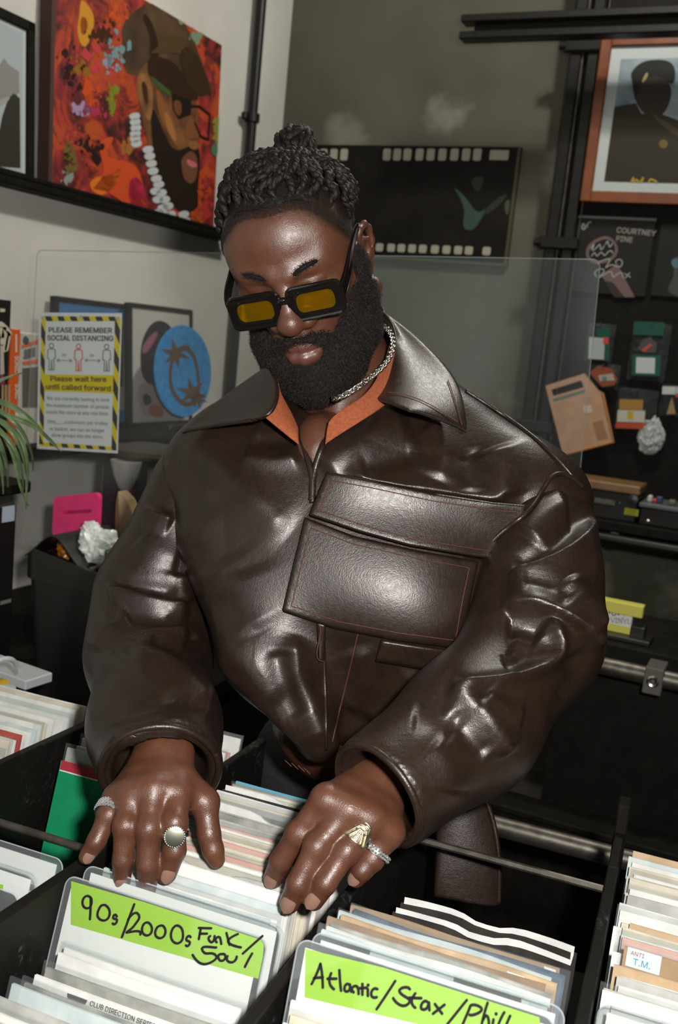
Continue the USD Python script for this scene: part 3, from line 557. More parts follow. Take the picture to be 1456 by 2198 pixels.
ys = 3.05; q0, q1 = RP(996, 52, ys), RP(1456, 60, ys); z_ = (q0[2] + q1[2]) / 2
obj('web', box([q0[0] + .035, ys, z_ - .032], [2.2, ys + .006, z_ + .032]), blackmetal, st_); obj('flange', box([q0[0], ys - .035, z_ + .012], [2.2, ys + .02, z_ + .034], .003), blackmetal, st_); obj('flange', box([q0[0], ys - .035, z_ - .036], [2.2, ys + .02, z_ - .014], .003), blackmetal, st_)
PD = Plane(np.array([0, YP, 0]), [1, 0, 0], [0, 0, 1])
def fbox(tl, br, y, th, bev=.002):
    a, b = RP(*tl, y), RP(*br, y); return box([a[0], y - th, b[2]], [b[0], y, a[2]], bev)
# orange framed photograph
of = thing('framed_photo', 'photograph of a figure in a beret in an orange wooden frame at top right', 'framed photo')
a, b = RP(1284, 82, YP - .06), RP(1252, 433, YP - .06); xf = (a[0] + b[0]) / 2; zt, zb = a[2], b[2]; wf = .62
orangewood = mat_noise('orange_wood', (.105, .026, .006), (.16, .042, .009), 18, .45, .1)
yo = YP - .064; bw_ = .034; YF = YP - .040
obj('frame', join(box([xf, yo, zb], [xf + bw_, YF, zt], .004), box([xf + wf - bw_, yo, zb], [xf + wf, YF, zt], .004), box([xf + bw_ - .001, yo + .001, zt - .024], [xf + wf - bw_ + .001, YF, zt], .003), box([xf + bw_ - .001, yo + .001, zb], [xf + wf - bw_ + .001, YF, zb + bw_], .003)), orangewood, of)
POF = Plane(np.array([0, yo + .012, 0]), [1, 0, 0], [0, 0, 1])
obj('mount', box([xf + .03, yo + .012, zb + .03], [xf + wf - .05, YF, zt - .02]), pcol('white_mount', (.34, .37, .36)), of)
pb_ = shapely.box(xf + .066, zb + .064, xf + wf - .08, zt - .060)
obj('photo_sky', POF.solid(pb_, .0002, .0006), mat_noise('cloudy_sky_print', (.07, .12, .165), (.22, .26, .265), 9, .5, 0, 5, .002, .40, .62), of)
for nm, px, c, k in (('photo_figure', [pk(1040, 615), pk(1150, 590), pk(1220, 580), pk(1250, 640), pk(1360, 640), pk(1470, 680), pk(1600, 760), pk(1600, 1040), pk(1020, 1040)], (.022, .018, .010), 1), ('photo_head', [pk(1215, 430), pk(1330, 400), pk(1410, 480), pk(1412, 560), pk(1370, 640), pk(1290, 650), pk(1235, 600), pk(1208, 530)], (.028, .020, .012), 2), ('photo_beret', [pk(1200, 470), pk(1195, 410), pk(1240, 360), pk(1310, 338), pk(1400, 345), pk(1440, 400), pk(1425, 470), pk(1370, 440), pk(1300, 430), pk(1240, 490), pk(1215, 560)], (.012, .011, .008), 3), ('photo_badge', [pk(1280, 410), pk(1285, 430), pk(1262, 462), pk(1256, 450)], (.30, .24, .10), 4), ('photo_strap', [pk(1290, 620), pk(1350, 660), pk(1470, 740), pk(1500, 790), pk(1440, 760), pk(1350, 690)], (.055, .036, .016), 3), ('photo_medal', [pk(1350, 810), pk(1375, 785), pk(1400, 810), pk(1375, 835)], (.11, .075, .02), 4)):
    obj(nm, POF.solid(POF.poly(px, nm != 'photo_figure').intersection(pb_), .0002, .0006 + .0004 * k), pcol('of_' + nm, c), of)
obj('signature', POF.solid(POF.ink([[pk(1190, 1030), pk(1205, 1005), pk(1200, 1030), pk(1225, 1010), pk(1235, 1030), pk(1260, 1000), pk(1250, 1050), pk(1285, 1040), pk(1300, 1010), pk(1330, 1020), pk(1350, 1040)]], .0028).intersection(pb_), .0002, .0022), pcol('yellow_ink', (.28, .19, .02)), of)
# signed record sleeves
def lp_sleeve(label, tl, tr, br, extra):
    t = thing('record_sleeve', label, 'record sleeve'); a, b, c = RP(*tl, YP), RP(*tr, YP), RP(*br, YP); x0, x1, zt, zb = a[0], b[0], (a[2] + b[2]) / 2, c[2]
    obj('sleeve', box([x0, YP - .010, zb], [x1, YP, zt], .001), pcol('dark_sleeve', (.010, .0085, .006)), t); PS = Plane(np.array([0, YP - .0101, 0]), [1, 0, 0], [0, 0, 1]); extra(PS, t, x0, x1, zt, zb)
pq = lambda x, y: (1000 + x / 3.193, 440 + y / 3.193)
def signed(PS, t, x0, x1, zt, zb):
    ed = pcol('grey_edge', (.16, .17, .165)); obj('edge', join(box([x0 - .003, YP - .0115, zt - .004], [x1, YP, zt + .003]), box([x0 - .003, YP - .0115, zb], [x0 + .002, YP, zt])), ed, t)
    tx = pcol('grey_print', (.20, .185, .16)); h = .016
    obj('title_lettering', PS.text('COURTNEY', pq(1030, 188), h, pq(1302, 214), bold=True), tx, t); obj('title_lettering', PS.text('PINE', pq(1026, 246), h, pq(1142, 258), bold=True), tx, t)
    ink = pcol('white_marker', (.34, .35, .34))
    obj('printed_instrument', PS.solid(PS.poly([pq(930, 480), pq(1000, 430), pq(1040, 400), pq(1090, 500), pq(1160, 632), pq(1040, 632), pq(980, 560)], False), .0002, .0008), pcol('sax_print', (.13, .085, .075)), t)
    obj('printed_instrument', PS.solid(PS.poly([pq(950, 520), pq(1010, 530), pq(1090, 632), pq(1020, 632)], False), .0002, .0010), pcol('sax_dark', (.03, .022, .018)), t)
    obj('printed_instrument', PS.solid(PS.poly([pq(830, 300), pq(870, 250), pq(960, 215), pq(1030, 260), pq(1040, 330), pq(980, 390), pq(880, 400), pq(830, 360)], True).difference(PS.poly([pq(850, 310), pq(885, 265), pq(960, 235), pq(1015, 270), pq(1020, 325), pq(970, 370), pq(890, 380), pq(848, 350)], True)), .0002, .0008), pcol('sax_print', (.13, .085, .075)), t)
    for l_ in [[pq(800, 160), pq(810, 130), pq(820, 160), pq(800, 165)], [pq(835, 150), pq(840, 125), pq(860, 118)], [pq(860, 300), pq(880, 275), pq(870, 310), pq(900, 290), pq(920, 270), pq(925, 300), pq(950, 280)], [pq(960, 270), pq(975, 250), pq(985, 285), pq(1005, 265)], [pq(865, 350), pq(890, 335), pq(900, 350), pq(930, 325), pq(950, 345), pq(980, 320), pq(1010, 330)], [pq(905, 405), pq(940, 380), pq(990, 375), pq(960, 430), pq(1000, 410), pq(1030, 420), pq(1065, 420), pq(1070, 380), pq(1040, 375), pq(1030, 400)], [pq(895, 490), pq(920, 440), pq(950, 445), pq(910, 500), pq(960, 470), pq(1000, 460), pq(1010, 495), pq(1045, 470), pq(1080, 500)], [pq(1090, 470), pq(1130, 495)], [pq(1095, 500), pq(1125, 465)]]: obj('pen_stroke', PS.solid(PS.ink([l_], .0012), .0002, .0016), ink, t)
lp_sleeve('dark signed record sleeve lettered COURTNEY PINE below the orange frame', (1243, 462), (1410, 476), (1395, 638), signed)
def other(PS, t, x0, x1, zt, zb):
    obj('printed_figure', PS.solid(PS.poly([pq(1430, 390), pq(1480, 360), pq(1560, 500), pq(1560, 630), pq(1400, 600), pq(1420, 500)], True).intersection(shapely.box(x0, zb, x1, zt)), .0002, .0008), pcol('lp_dim', (.05, .05, .045)), t); obj('printed_blot', PS.solid(PS.poly([pq(1415, 380), pq(1450, 370), pq(1456, 430), pq(1420, 420)], True), .0002, .0012), pcol('lp_teal', (.06, .13, .15)), t)
lp_sleeve('dark record sleeve with a teal blot at the right edge of the photo', (1421, 478), (1560, 490), (1540, 645), other)
# ---- hanging packets
foil = usdkit.material(stage, LK + 'crinkled_clear_bag', {'g': ('geometry', {}), 'n': ('noise_texture', {'scale': 55, 'detail': 5, 'distortion': 1.0}), 'b': ('bump', {'strength': .9, 'distance': .012}), 't': ('transparent_bsdf', {'color': (.75, .78, .77)}), 'd': ('principled_bsdf', {'base_color': (.10, .11, .11), 'roughness': .18, 'specular_ior_level': .8}), 'm': ('mix_closure', {'fac': .16})}, [('g.position', 'n.vector'), ('n.fac', 'b.height'), ('b.normal', 'd.normal'), ('t.BSDF', 'm.closure1'), ('d.BSDF', 'm.closure2')], surface='m.closure')
pz = lambda x, y: (1150 + x / 4.758, 640 + y / 4.758)
def packet(label, outline, parts, y=YP - .02, bagw=.024):
    t = thing('packet', label, 'packet'); PS = Plane(np.array([0, y, 0]), [1, 0, 0], [0, 0, 1]); sh = PS.poly(outline)
    c = np.array(sh.centroid.coords[0]); b = sh.bounds; nx, nz = 22, 26; xs, zs = np.linspace(b[0], b[2], nx), np.linspace(b[1], b[3], nz); X, Z = np.meshgrid(xs, zs, indexing='ij')
    if parts != 'crumple':
        g = (np.sin(np.pi * (X - b[0]) / (b[2] - b[0])) * np.sin(np.pi * (Z - b[1]) / (b[3] - b[1]))) ** .5; nzv = meshkit.fbm(np.stack([X * 60, Z * 60, X * 0], -1), 3) - .5
        gr = np.stack([X + nzv * .004, y - .003 - g * bagw * .5 - nzv * .008, Z + nzv * .004], -1); gr2 = np.stack([X, y + .004 + 0 * X, Z], -1)
        i, j = np.meshgrid(np.arange(nx - 1), np.arange(nz - 1), indexing='ij'); q = np.stack([i * nz + j, (i + 1) * nz + j, (i + 1) * nz + j + 1, i * nz + j + 1], -1).reshape(-1, 4); N = nx * nz
        e = np.r_[np.arange(nz), np.arange(1, nx) * nz + nz - 1, (nx - 1) * nz + np.arange(nz - 2, -1, -1), np.arange(nx - 2, 0, -1) * nz]; e1 = np.roll(e, -1)
        Q = np.vstack([q, q[:, ::-1] + N, np.stack([e1, e, e + N, e1 + N], 1)]); bag = trimesh.Trimesh(np.vstack([gr.reshape(-1, 3), gr2.reshape(-1, 3)]), np.vstack([Q[:, [0, 1, 2]], Q[:, [0, 2, 3]]]), process=False)
        obj('bag', bag, foil, t, True)
        for k, (nm, px, c_) in enumerate(parts): obj(nm, PS.solid(PS.poly(px), .0175 + .0008 * k, .0181 + .0008 * k), pcol('pk_%s_%d_%d' % (nm, int(c_[0] * 1e3), int(c_[1] * 1e3)), c_, .35), t)
    obj('hook', tube([[c[0], y + .02, b[3] - .004], [c[0], y - .03, b[3] - .004]], .0018, 6), steel, t); return t
R_ = lambda x0, y0, x1, y1, s=0: [pz(x0, y0), pz(x1, y0 + s), pz(x1 - s, y1 + s), pz(x0 - s, y1)]
GR, WH, RD = (.004, .060, .035), (.42, .46, .44), (.42, .05, .04)
packet('green and white accessory packet hanging at the centre of the black panel', R_(1010, 235, 1335, 830, 20), [('header', R_(1015, 240, 1325, 375, 12), GR), ('product', [pz(1050, 520), pz(1100, 430), pz(1180, 400), pz(1250, 470), pz(1230, 560), pz(1120, 560)], (.05, .05, .045)), ('red_blade', [pz(1090, 535), pz(1180, 465), pz(1205, 480), pz(1120, 550)], RD), ('backing', R_(1000, 575, 1290, 790, 8), GR), ('label_sticker', R_(1040, 605, 1232, 765, 6), WH)])
packet('dim green and white packet partly behind the clear screen', R_(540, 250, 790, 640, 15), [('header', R_(640, 300, 780, 395, 8), GR), ('label_sticker', R_(560, 400, 720, 620, 10), (.30, .33, .32)), ('red_mark', R_(705, 400, 760, 470, 5), RD), ('backing', R_(722, 480, 770, 640, 5), GR)])
packet('red and amber packet hanging above the tan wallet', [pz(530, 720), pz(650, 660), pz(800, 690), pz(865, 800), pz(850, 900), pz(690, 920), pz(560, 880)], [('wrapper', [pz(560, 760), pz(650, 690), pz(790, 720), pz(850, 830), pz(810, 890), pz(690, 905)], (.20, .050, .016)), ('label_sticker', [pz(650, 790), pz(800, 770), pz(820, 840), pz(670, 850)], (.33, .27, .20)), ('blue_mark', R_(690, 800, 740, 845), (.09, .16, .18))])
packet('clear packet with amber header and red lower edge, low on the panel', R_(850, 930, 1220, 1320, 10), [('amber_header', R_(870, 1030, 1110, 1135, 8), (.30, .16, .03)), ('contents', R_(850, 1140, 1130, 1260, 8), (.42, .40, .34)), ('yellow_mark', R_(950, 1150, 1010, 1230, 4), (.42, .30, .02)), ('red_edge', R_(835, 1265, 1140, 1325, 10), (.36, .05, .02))])
packet('white headed packet with a gold tipped part at the right edge of the photo', R_(1300, 890, 1560, 1200, 10), [('white_header', R_(1305, 900, 1520, 980, 5), WH), ('gold_part', [pz(1400, 1010), pz(1440, 1180), pz(1345, 1185)], (.26, .16, .06)), ('red_dot', R_(1440, 970, 1480, 1010), RD)])
t = packet('small crumpled clear bag of white parts hanging lowest on the panel', [pz(1190, 1250), pz(1260, 1250), pz(1300, 1380), pz(1260, 1550), pz(1070, 1540), pz(1110, 1420)], 'crumple')
cc = RP(*pz(1185, 1410), YP - .03); ic = trimesh.creation.icosphere(4, 1.0); v = ic.vertices * [.038, .018, .058]; ic.vertices = v * (1 + .75 * (meshkit.fbm(ic.vertices * 3.2, 4)[:, None] - .5)) + cc; obj('bag', ic, mat_noise('white_crumpled_film', (.26, .29, .28), (.44, .47, .45), 60, .25, .6, 4, .004), t)
# tan wallet, tilted
tw = thing('card_wallet', 'tan translucent card wallet hung at a slant behind the edge of the clear screen', 'wallet')
PT = Plane(np.array([0, YP - .06, 0]), [1, 0, 0], [0, 0, 1]); tan = mat_noise('tan_plastic', (.36, .20, .105), (.42, .245, .135), 40, .38, .05)
body_ = PT.poly([pz(105, 895), pz(500, 770), pz(640, 940), pz(690, 970), pz(800, 1470), pz(285, 1600)])
obj('wallet', PT.solid(body_.difference(PT.poly([pz(165, 935), pz(470, 840), pz(500, 910), pz(180, 1000)])), -.012, .006), tan, tw); obj('window_strip', PT.solid(PT.poly([pz(180, 1030), pz(510, 930), pz(515, 960), pz(190, 1055)]), .0062, .0072), pcol('dim_teal', (.10, .16, .14)), tw)
obj('inner_pocket', PT.solid(PT.poly([pz(590, 1270), pz(690, 1240), pz(740, 1430), pz(640, 1450)]), .0062, .0072), pcol('darker_tan', (.27, .145, .075)), tw); obj('sticker', PT.solid(PT.poly([pz(490, 1100), pz(570, 1090), pz(585, 1165), pz(505, 1180)]), .0062, .0072), pcol('pale_tan', (.48, .38, .30)), tw)
obj('edge_welt', tube([PT.at(PT.hit([p]), .006)[0] for p in (pz(690, 970), pz(745, 1220), pz(800, 1470), pz(540, 1535), pz(285, 1600))], .004, 8), pcol('edge_orange', (.40, .17, .06), .25), tw)
# ---- shelf with devices on the right
sf = thing('equipment_shelf', 'black shelf below the display panel carrying an amplifier and a deck', 'shelf'); ysf = YP - .34
zs = RP(1370, 1128, ysf)[2]; xs0 = RP(1266, 1128, ysf)[0]
obj('shelf_board', box([xs0, ysf, zs - .03], [2.0, YP - .002, zs], .003), black, sf); obj('front_rail', tube([[xs0 + .02, ysf - .02, zs - .050], [2.0, ysf - .02, zs - .050]], .016, 14), blackmetal, sf, 40)
for x in (xs0 + .06, xs0 + .9): obj('bracket', box([x, ysf + .0, zs - .075], [x + .03, YP, zs - .03], .004), blackmetal, sf)
am = thing('amplifier', 'black amplifier with an amber wooden top on the right hand shelf', 'amplifier'); ya = ysf + .03
a, b = RP(1240, 1022, ya), RP(1362, 1128, ya); xa, xb = a[0], b[0]; za = a[2] - .01
obj('case', box([xa, ya, zs], [xb, ya + .12, za - .02], .004), pcol('amp_case', (.014, .014, .013), .4), am); obj('wooden_top', box([xa - .02, ya - .012, za - .02], [xb + .004, ya + .13, za + .006], .004), mat_noise('amber_wood', (.14, .072, .022), (.20, .105, .03), 25, .5), am)
obj('maker_plate', box([xa + .06, ya - .003, za - .06], [xa + .12, ya, za - .045]), steel, am); obj('seam', box([xa, ya - .002, zs + .098], [xb, ya + .002, zs + .104]), pcol('seam_dark', (.004, .004, .004)), am); obj('green_lamp', place(lathe([[0, 0], [.003, 0], [.003, .004], [0, .005]], 10), [xb - .05, ya, za - .05], *basis([0, -1, 0])), pcol('dim_green', (.02, .16, .05)), am)
obj('knob', place(lathe([[0, 0], [.016, 0], [.015, .016], [0, .018]], 20), [xa + .17, ya, zs + .07], *basis([0, -1, 0])), blackplastic, am); obj('yellow_label', box([xa + .15, ya - .0015, zs + .022], [xa + .19, ya, zs + .042]), pcol('acid_yellow', (.30, .32, .02)), am)
dk2 = thing('turntable_deck', 'black deck with small red and white parts on its lid at the right edge', 'deck'); a, b = RP(1377, 1078, ya), RP(1456, 1128, ya)
obj('case', box([a[0], ya, zs], [a[0] + .45, ya + .14, a[2] - .012], .004), pcol('deck_case', (.010, .009, .008), .4), dk2); obj('top_plate', box([a[0] - .004, ya - .010, a[2] - .012], [a[0] + .46, ya + .15, a[2]], .002), pcol('grey_plate', (.10, .11, .115), .35), dk2)
p = RP(1392, 1120, ya); obj('jack_socket', place(lathe([[.002, 0], [.007, 0], [.007, .004], [.004, .006], [.002, .003]], 14), [p[0], ya, p[2]], *basis([0, -1, 0])), metal, dk2)
for k, (px_, c, w, h) in enumerate((((1396, 1070), (.50, .52, .50), .014, .020), ((1407, 1073), (.50, .04, .015), .016, .012), ((1418, 1060), (.03, .05, .10), .020, .02), ((1446, 1064), (.12, .11, .05), .022, .016))):
    q = RP(*px_, ya + .04); tag(obj('small_part', box([q[0] - w / 2, ya + .03, a[2]], [q[0] + w / 2, ya + .055, a[2] + h], .004), pcol('bit_%d' % k, c, .4)), ('white plug standing on the deck', 'red plug standing on the deck', 'dark blue plug standing on the deck', 'olive plug standing on the deck')[k] + ' at the right edge', 'plug')
# ---- low counter with yellow card box and steel rail
ct = thing('counter', 'black counter on the right behind the steel rail', 'counter'); yc = 2.05
zc = RP(1400, 1400, yc)[2]; d_ = W([(1400 - CX) / F, (1322 - CY) / F, 1]) - EYE; ycb = max(d_[1] * (zc - 1.45) / d_[2], yc + .22); xc0 = RP(1240, 1400, yc)[0]
obj('worktop', box([xc0 - .05, yc, zc - .045], [2.2, ycb, zc], .004), black, ct); obj('front_panel', box([xc0 - .04, yc + .04, 0], [2.2, yc + .08, zc - .045]), black, ct); obj('end_panel', box([xc0 - .04, yc + .08, 0], [xc0, ycb - .02, zc - .045]), black, ct)
vb = thing('card_box', 'small yellow and white box printed VINYL in a black holder on the counter', 'box'); yv = yc + .06
a, b = RP(1283, 1283, yv), RP(1371, 1352, yv); zv0 = zc; zt = a[2]; zb_ = max(RP(1300, 1352, yv)[2], zc + .008)
yl_ = pcol('lemon_yellow', (.56, .52, .10)); wl = pcol('white_box', (.58, .60, .56)); x0, x1 = a[0] - .03, b[0]
obj('card', box([x0, yv, zb_ + .014], [x1 - .016, yv + .022, zt - .018], .001), wl, vb); obj('lid', box([x0 - .002, yv - .003, zt - .026], [x1 + .004, yv + .025, zt], .002), yl_, vb); obj('base', box([x0, yv - .001, zb_], [x1 - .016, yv + .023, zb_ + .016], .001), yl_, vb)
obj('holder', join(box([x1 - .016, yv - .004, zv0 + .0005], [x1 + .014, yv + .03, zt - .045], .002), box([x0 - .02, yv - .03, zv0 + .0005], [x1 + .03, yv + .04, zb_], .002)), blackplastic, vb)
PV = Plane(np.array([0, yv - .0005, 0]), [1, 0, 0], [0, 0, 1]); pw = lambda x, y: (1240 + x / 4.398, 1000 + y / 4.398)
dkp = pcol('print_black', (.03, .03, .03)); cen = PV.hit([pw(345, 1395)])[0]; Rr_ = abs(PV.hit([pw(400, 1395)])[0, 0] - cen[0])
arch = Point(cen).buffer(Rr_, 24).difference(Point(cen).buffer(Rr_ * .62, 24)).intersection(shapely.box(cen[0] - 1, cen[1] - .1 * Rr_, cen[0] + 1, cen[1] + 1)); obj('record_logo', PV.solid(arch.union(Point(cen).buffer(Rr_ * .40, 16).difference(Point(cen).buffer(Rr_ * .24))), .0002, .001), dkp, vb)
c2_ = cen + np.array([Rr_ * .9, 0]); obj('record_logo', PV.solid(Point(c2_).buffer(Rr_ * .95, 24).difference(Point(c2_).buffer(Rr_ * .86, 24)).difference(Point(cen).buffer(Rr_ * 1.02)), .0002, .001), pcol('print_grey', (.30, .30, .28)), vb)
obj('box_lettering', PV.text('VINYL', pw(310, 1478), .011, pw(505, 1492), bold=True), pcol('print_grey', (.30, .30, .28)), vb)
rl = thing('steel_rail', 'thick steel tube rail with a bolted bracket in front of the counter', 'rail'); yr = yc - .05
a = RP(1330, 1437, yr); zr = a[2]
obj('tube', tube([[xc0 - .1, yr, zr], [2.2, yr, zr]], .0185, 20), steel, rl, 40); a = RP(1407, 1446, yr)
obj('bracket', box([a[0] - .018, yr - .023, zr - .030], [a[0] + .018, yc - .002, zr + .024], .002), pcol('bracket_metal', (.10, .095, .085), .4), rl)
obj('bolt', place(lathe([[.0035, .0], [.011, 0], [.012, .004], [.009, .007], [.0055, .006], [.0045, .001]], 24), [a[0], yr - .023, zr - .002], *basis([0, -1, 0])), metal, rl, 40)
# ------------------------------------------------------------------ left corner behind the bins
kz_ = RP(150, 1490, 1.56)[2]                    # top of the low counter that the waste bin stands on
lc = thing('low_counter', 'low black counter along the left wall under the waste bin', 'counter')
obj('worktop', box([XL + .002, 1.15, kz_ - .04], [-1.06, 2.9, kz_], .004), black, lc); obj('front_panel', box([XL + .002, 1.17, 0], [-1.10, 1.20, kz_ - .04]), black, lc); obj('side_panel', box([-1.10, 1.17, 0], [-1.07, 2.9, kz_ - .04]), black, lc)
wb = thing('waste_bin', 'black plastic waste bin with an open scooped lid full of wrappers', 'bin'); yb = 1.50
a, b = RP(48, 1215, yb), RP(272, 1215, yb); cx_, cyb = (a[0] + b[0]) / 2, yb + .09; hw = (b[0] - a[0]) / 2; zt = a[2]; D_ = .085
def rrect(hx, hy, r, n=10): return np.array(shapely.box(-hx, -hy, hx, hy).buffer(-r).buffer(r, n).exterior.coords)[:-1]
def loft(rings, z, close=True):
    k = len(rings[0]); V = np.vstack([np.column_stack([r, np.full(k, zz) if np.ndim(zz) == 0 else zz]) for r, zz in zip(rings, z)]); f = []
    for i in range(len(rings) - 1):
        a = np.arange(k) + i * k; b = np.roll(np.arange(k), -1) + i * k; f += [np.stack([a, b, b + k], 1), np.stack([a, b + k, a + k], 1)]
    f = np.vstack(f)
    if close:
        V = np.vstack([V, V[:k].mean(0), V[-k:].mean(0)]); a = np.arange(k); b = np.roll(a, -1); e = (len(rings) - 1) * k; f = np.vstack([f, np.stack([np.full(k, len(V) - 2), b, a], 1), np.stack([np.full(k, len(V) - 1), e + a, e + b], 1)])
    m = trimesh.Trimesh(V, f, process=False); trimesh.repair.fix_normals(m); return m
base = rrect(hw * .86, D_ * .86, .03); top = rrect(hw, D_, .03)
mb = loft([base, top], [kz_ + .001 - zt, 0.0]); mb.apply_translation([cx_, cyb, zt]); obj('body', mb, blackplastic, wb)
rim = rrect(hw + .004, D_ + .004, .03); lidz = lambda p: .012 + .055 * np.exp(-((p[:, 0] + hw * .45) / (hw * .42)) ** 2) * 1.0
inn = rrect(hw - .012, D_ - .012, .024); up = lidz(rim); ml = loft([rim, rim, rim * .985, inn, inn], [-.022, up - .004, up, up - .002, -.02], False)
ml.apply_translation([cx_, cyb, zt]); obj('lid', ml, blackplastic, wb, 40)
hood = np.array([(x, z) for x, z in zip(np.linspace(-hw, hw * .12, 16), .062 * np.exp(-((np.linspace(-hw, hw * .12, 16) + hw * .45) / (hw * .42)) ** 2))])
mh = sheet(np.array([[(x, y_, z + .010) for y_ in (-D_, -D_ * .4, D_ * .4, D_)] for x, z in hood]), 16, 12, .004); mh.apply_translation([cx_, cyb, zt]); obj('hood', mh, blackplastic, wb, 50)
qc = lambda x, y: (x / 3.0333, 900 + y / 3.0333)
def crumple_ball(c, r, seed, stretch=(1, 1, 1), amp=.8):
    ic = trimesh.creation.icosphere(3, 1.0); v = np.asarray(ic.vertices); n = meshkit.fbm(v * 2.6 + seed, 4, seed) - .5; rid = np.abs(meshkit.noise(v * 3.4 + seed, seed) - .5)
    ic.vertices = v * (1 + amp * n[:, None] + .8 * rid[:, None] + .16 * (np.random.default_rng(seed).random(len(v))[:, None] - .5)) * r * np.array(stretch) + c; return ic
whitefilm = mat_noise('white_plastic_film', (.58, .60, .58), (.76, .77, .74), 70, .3, .5, 4, .003)
for lab, px, r, s, st2, mm_ in (('crumpled white plastic film on top of the waste bin', qc(650, 842), .040, 3, (1.1, .8, .85), whitefilm), ('torn white paper sticking up out of the waste bin', qc(598, 752), .022, 9, (1.0, .7, 1.1), whitefilm), ('small white film scrap at the right lip of the waste bin', qc(755, 862), .022, 5, (1.0, .8, .8), whitefilm), ('amber sweet wrapper in the waste bin left of the white film', qc(462, 838), .026, 12, (1.0, .7, .85), mat_noise('amber_film', (.30, .10, .008), (.42, .17, .015), 60, .25, .5, 4, .003))):
    tag(obj('wrapper', crumple_ball(RP(*px, yb + .07), r, s, st2), mm_, None, False), lab, 'wrapper')
# pink plastic scoop and wooden form standing behind the bin
ps = thing('dustpan', 'bright pink plastic dustpan with a slot standing behind the waste bin', 'dustpan'); yp_ = yb + .196
PPk = Plane(np.array([0, yp_, 0]), [1, 0, 0], [0, 0, 1]); out = PPk.poly([qc(362, 505), qc(640, 475), qc(655, 505), qc(645, 720), qc(500, 800), qc(400, 800), qc(350, 740)]).buffer(-.012).buffer(.012, 8)
pink = mat_noise('pink_plastic', (.72, .035, .17), (.76, .045, .19), 50, .45)
slot = PPk.ink([[qc(430, 605), qc(600, 595)]], .0035, False)
obj('pan', PPk.solid(out.difference(slot), -.006, .006), pink, ps); obj('slot_back', PPk.solid(slot.buffer(.004), -.009, -.006), pcol('dark_pink', (.40, .02, .09)), ps)
lowp_ = out.intersection(shapely.box(-9, -9, 9, PPk.hit([qc(400, 620)])[0, 1])); obj('pan_fold', PPk.solid(lowp_.buffer(-.004), .006, .0085), pink, ps)
obj('foot', box([PPk.at(PPk.hit([qc(400, 800)]))[0][0], yp_ + .0, kz_], [PPk.at(PPk.hit([qc(480, 800)]))[0][0], yp_ + .006, RP(*qc(440, 790), yp_)[2]]), pink, ps)
wf_ = thing('wooden_paddle', 'pale wooden rounded paddle with a centre ridge standing by the waste bin', 'wooden form'); yw = yb + .178
A_ = RP(*qc(770, 470), yw); B_ = RP(*qc(790, 960), yw); hgt = A_[2] - kz_; wd = abs(RP(*qc(860, 700), yw)[0] - RP(*qc(670, 700), yw)[0]) / 2
tt = np.linspace(0, 1, 26); prof = wd * np.clip(1 - (1 - np.clip(tt / .55, 0, 1)) ** 2.4, 0, 1) ** .6
gridp = []
for t, w in zip(tt, prof):
    zc_ = A_[2] - t * hgt; xc_ = A_[0] + t * (B_[0] - A_[0]) * hgt / max(A_[2] - B_[2], 1e-3); gridp.append([(xc_ + w * u, yw + (.028 * abs(u)) * (w / wd), zc_) for u in (-1, -.5, -.06, 0, .06, .5, 1)])
g_ = np.array(gridp); nv_ = g_.shape[1]; back_ = g_ + [0, .03, 0]; mW = trimesh.convex.convex_hull(np.vstack([g_.reshape(-1, 3), back_[:, [0, -1]].reshape(-1, 3)]))
obj('paddle', mW, mat_noise('pale_wood', (.30, .195, .095), (.38, .26, .135), 30, .5, .1), wf_)
# black machine with chrome hopper
gm = thing('coffee_grinder', 'black machine with a chrome cone and flat lid behind the waste bin', 'grinder'); yg = yb + .36
a, b = RP(214, 1000, yg), RP(333, 1000, yg); wg = b[0] - a[0]; ztop = RP(290, 975, yg)[2]
obj('body', box([a[0], yg, kz_], [a[0] + wg * .80, yg + .22, ztop - .012], .012), pcol('gloss_black', (.010, .010, .009), .2), gm)
obj('side_panel', box([a[0] + wg * .80, yg + .01, kz_], [b[0] - .004, yg + .2, ztop - .03], .006), mat_noise('dim_steel', (.16, .16, .17), (.24, .24, .25), 20, .4, 0, .6), gm)
lc_ = np.array([a[0] + wg * .52, yg + .08, ztop]); obj('lid', place(lathe([[0, -.012], [.096, -.012], [.100, -.004], [.096, .006], [.05, .016], [0, .018]], 36), lc_, *I3), pcol('lid_dark', (.05, .042, .032), .35), gm, 40)
hc_ = RP(272, 990, yg - .02); obj('hopper', place(lathe([[.0, -.068], [.008, -.066], [.016, -.056], [.028, -.03], [.036, 0.0], [.0365, .006], [.033, .006], [0, .004]], 30), hc_ - np.array([0, 0, .004]), *I3), mat('chrome', (.50, .49, .46), .30, .55), gm, 50)
obj('spout', place(lathe([[0, -.02], [.006, -.02], [.007, .0], [0, .0]], 12), hc_ - np.array([0, 0, .072]), *I3), metal, gm)
# black tower at the left edge
tb = thing('speaker', 'tall narrow black box with a pale sticker at the left edge of the photo', 'speaker'); yt = 1.45
a, b = RP(-110, 1075, yt), RP(-38, 1072, yt); zb_ = RP(10, 1470, yt)[2]
obj('cabinet', box([a[0], yt, kz_], [b[0], yt + .10, a[2]], .006), pcol('speaker_black', (.010, .009, .008), .4), tb); obj('sticker', box([b[0] - .001, yt + .055, RP(8, 1140, yt)[2]], [b[0] + .0008, yt + .09, RP(8, 1105, yt)[2]]), pcol('pale_blue', (.35, .42, .50)), tb); obj('badge', box([b[0] - .001, yt + .06, RP(8, 1326, yt)[2]], [b[0] + .0008, yt + .09, RP(8, 1318, yt)[2]]), pcol('badge_grey', (.16, .16, .15)), tb)
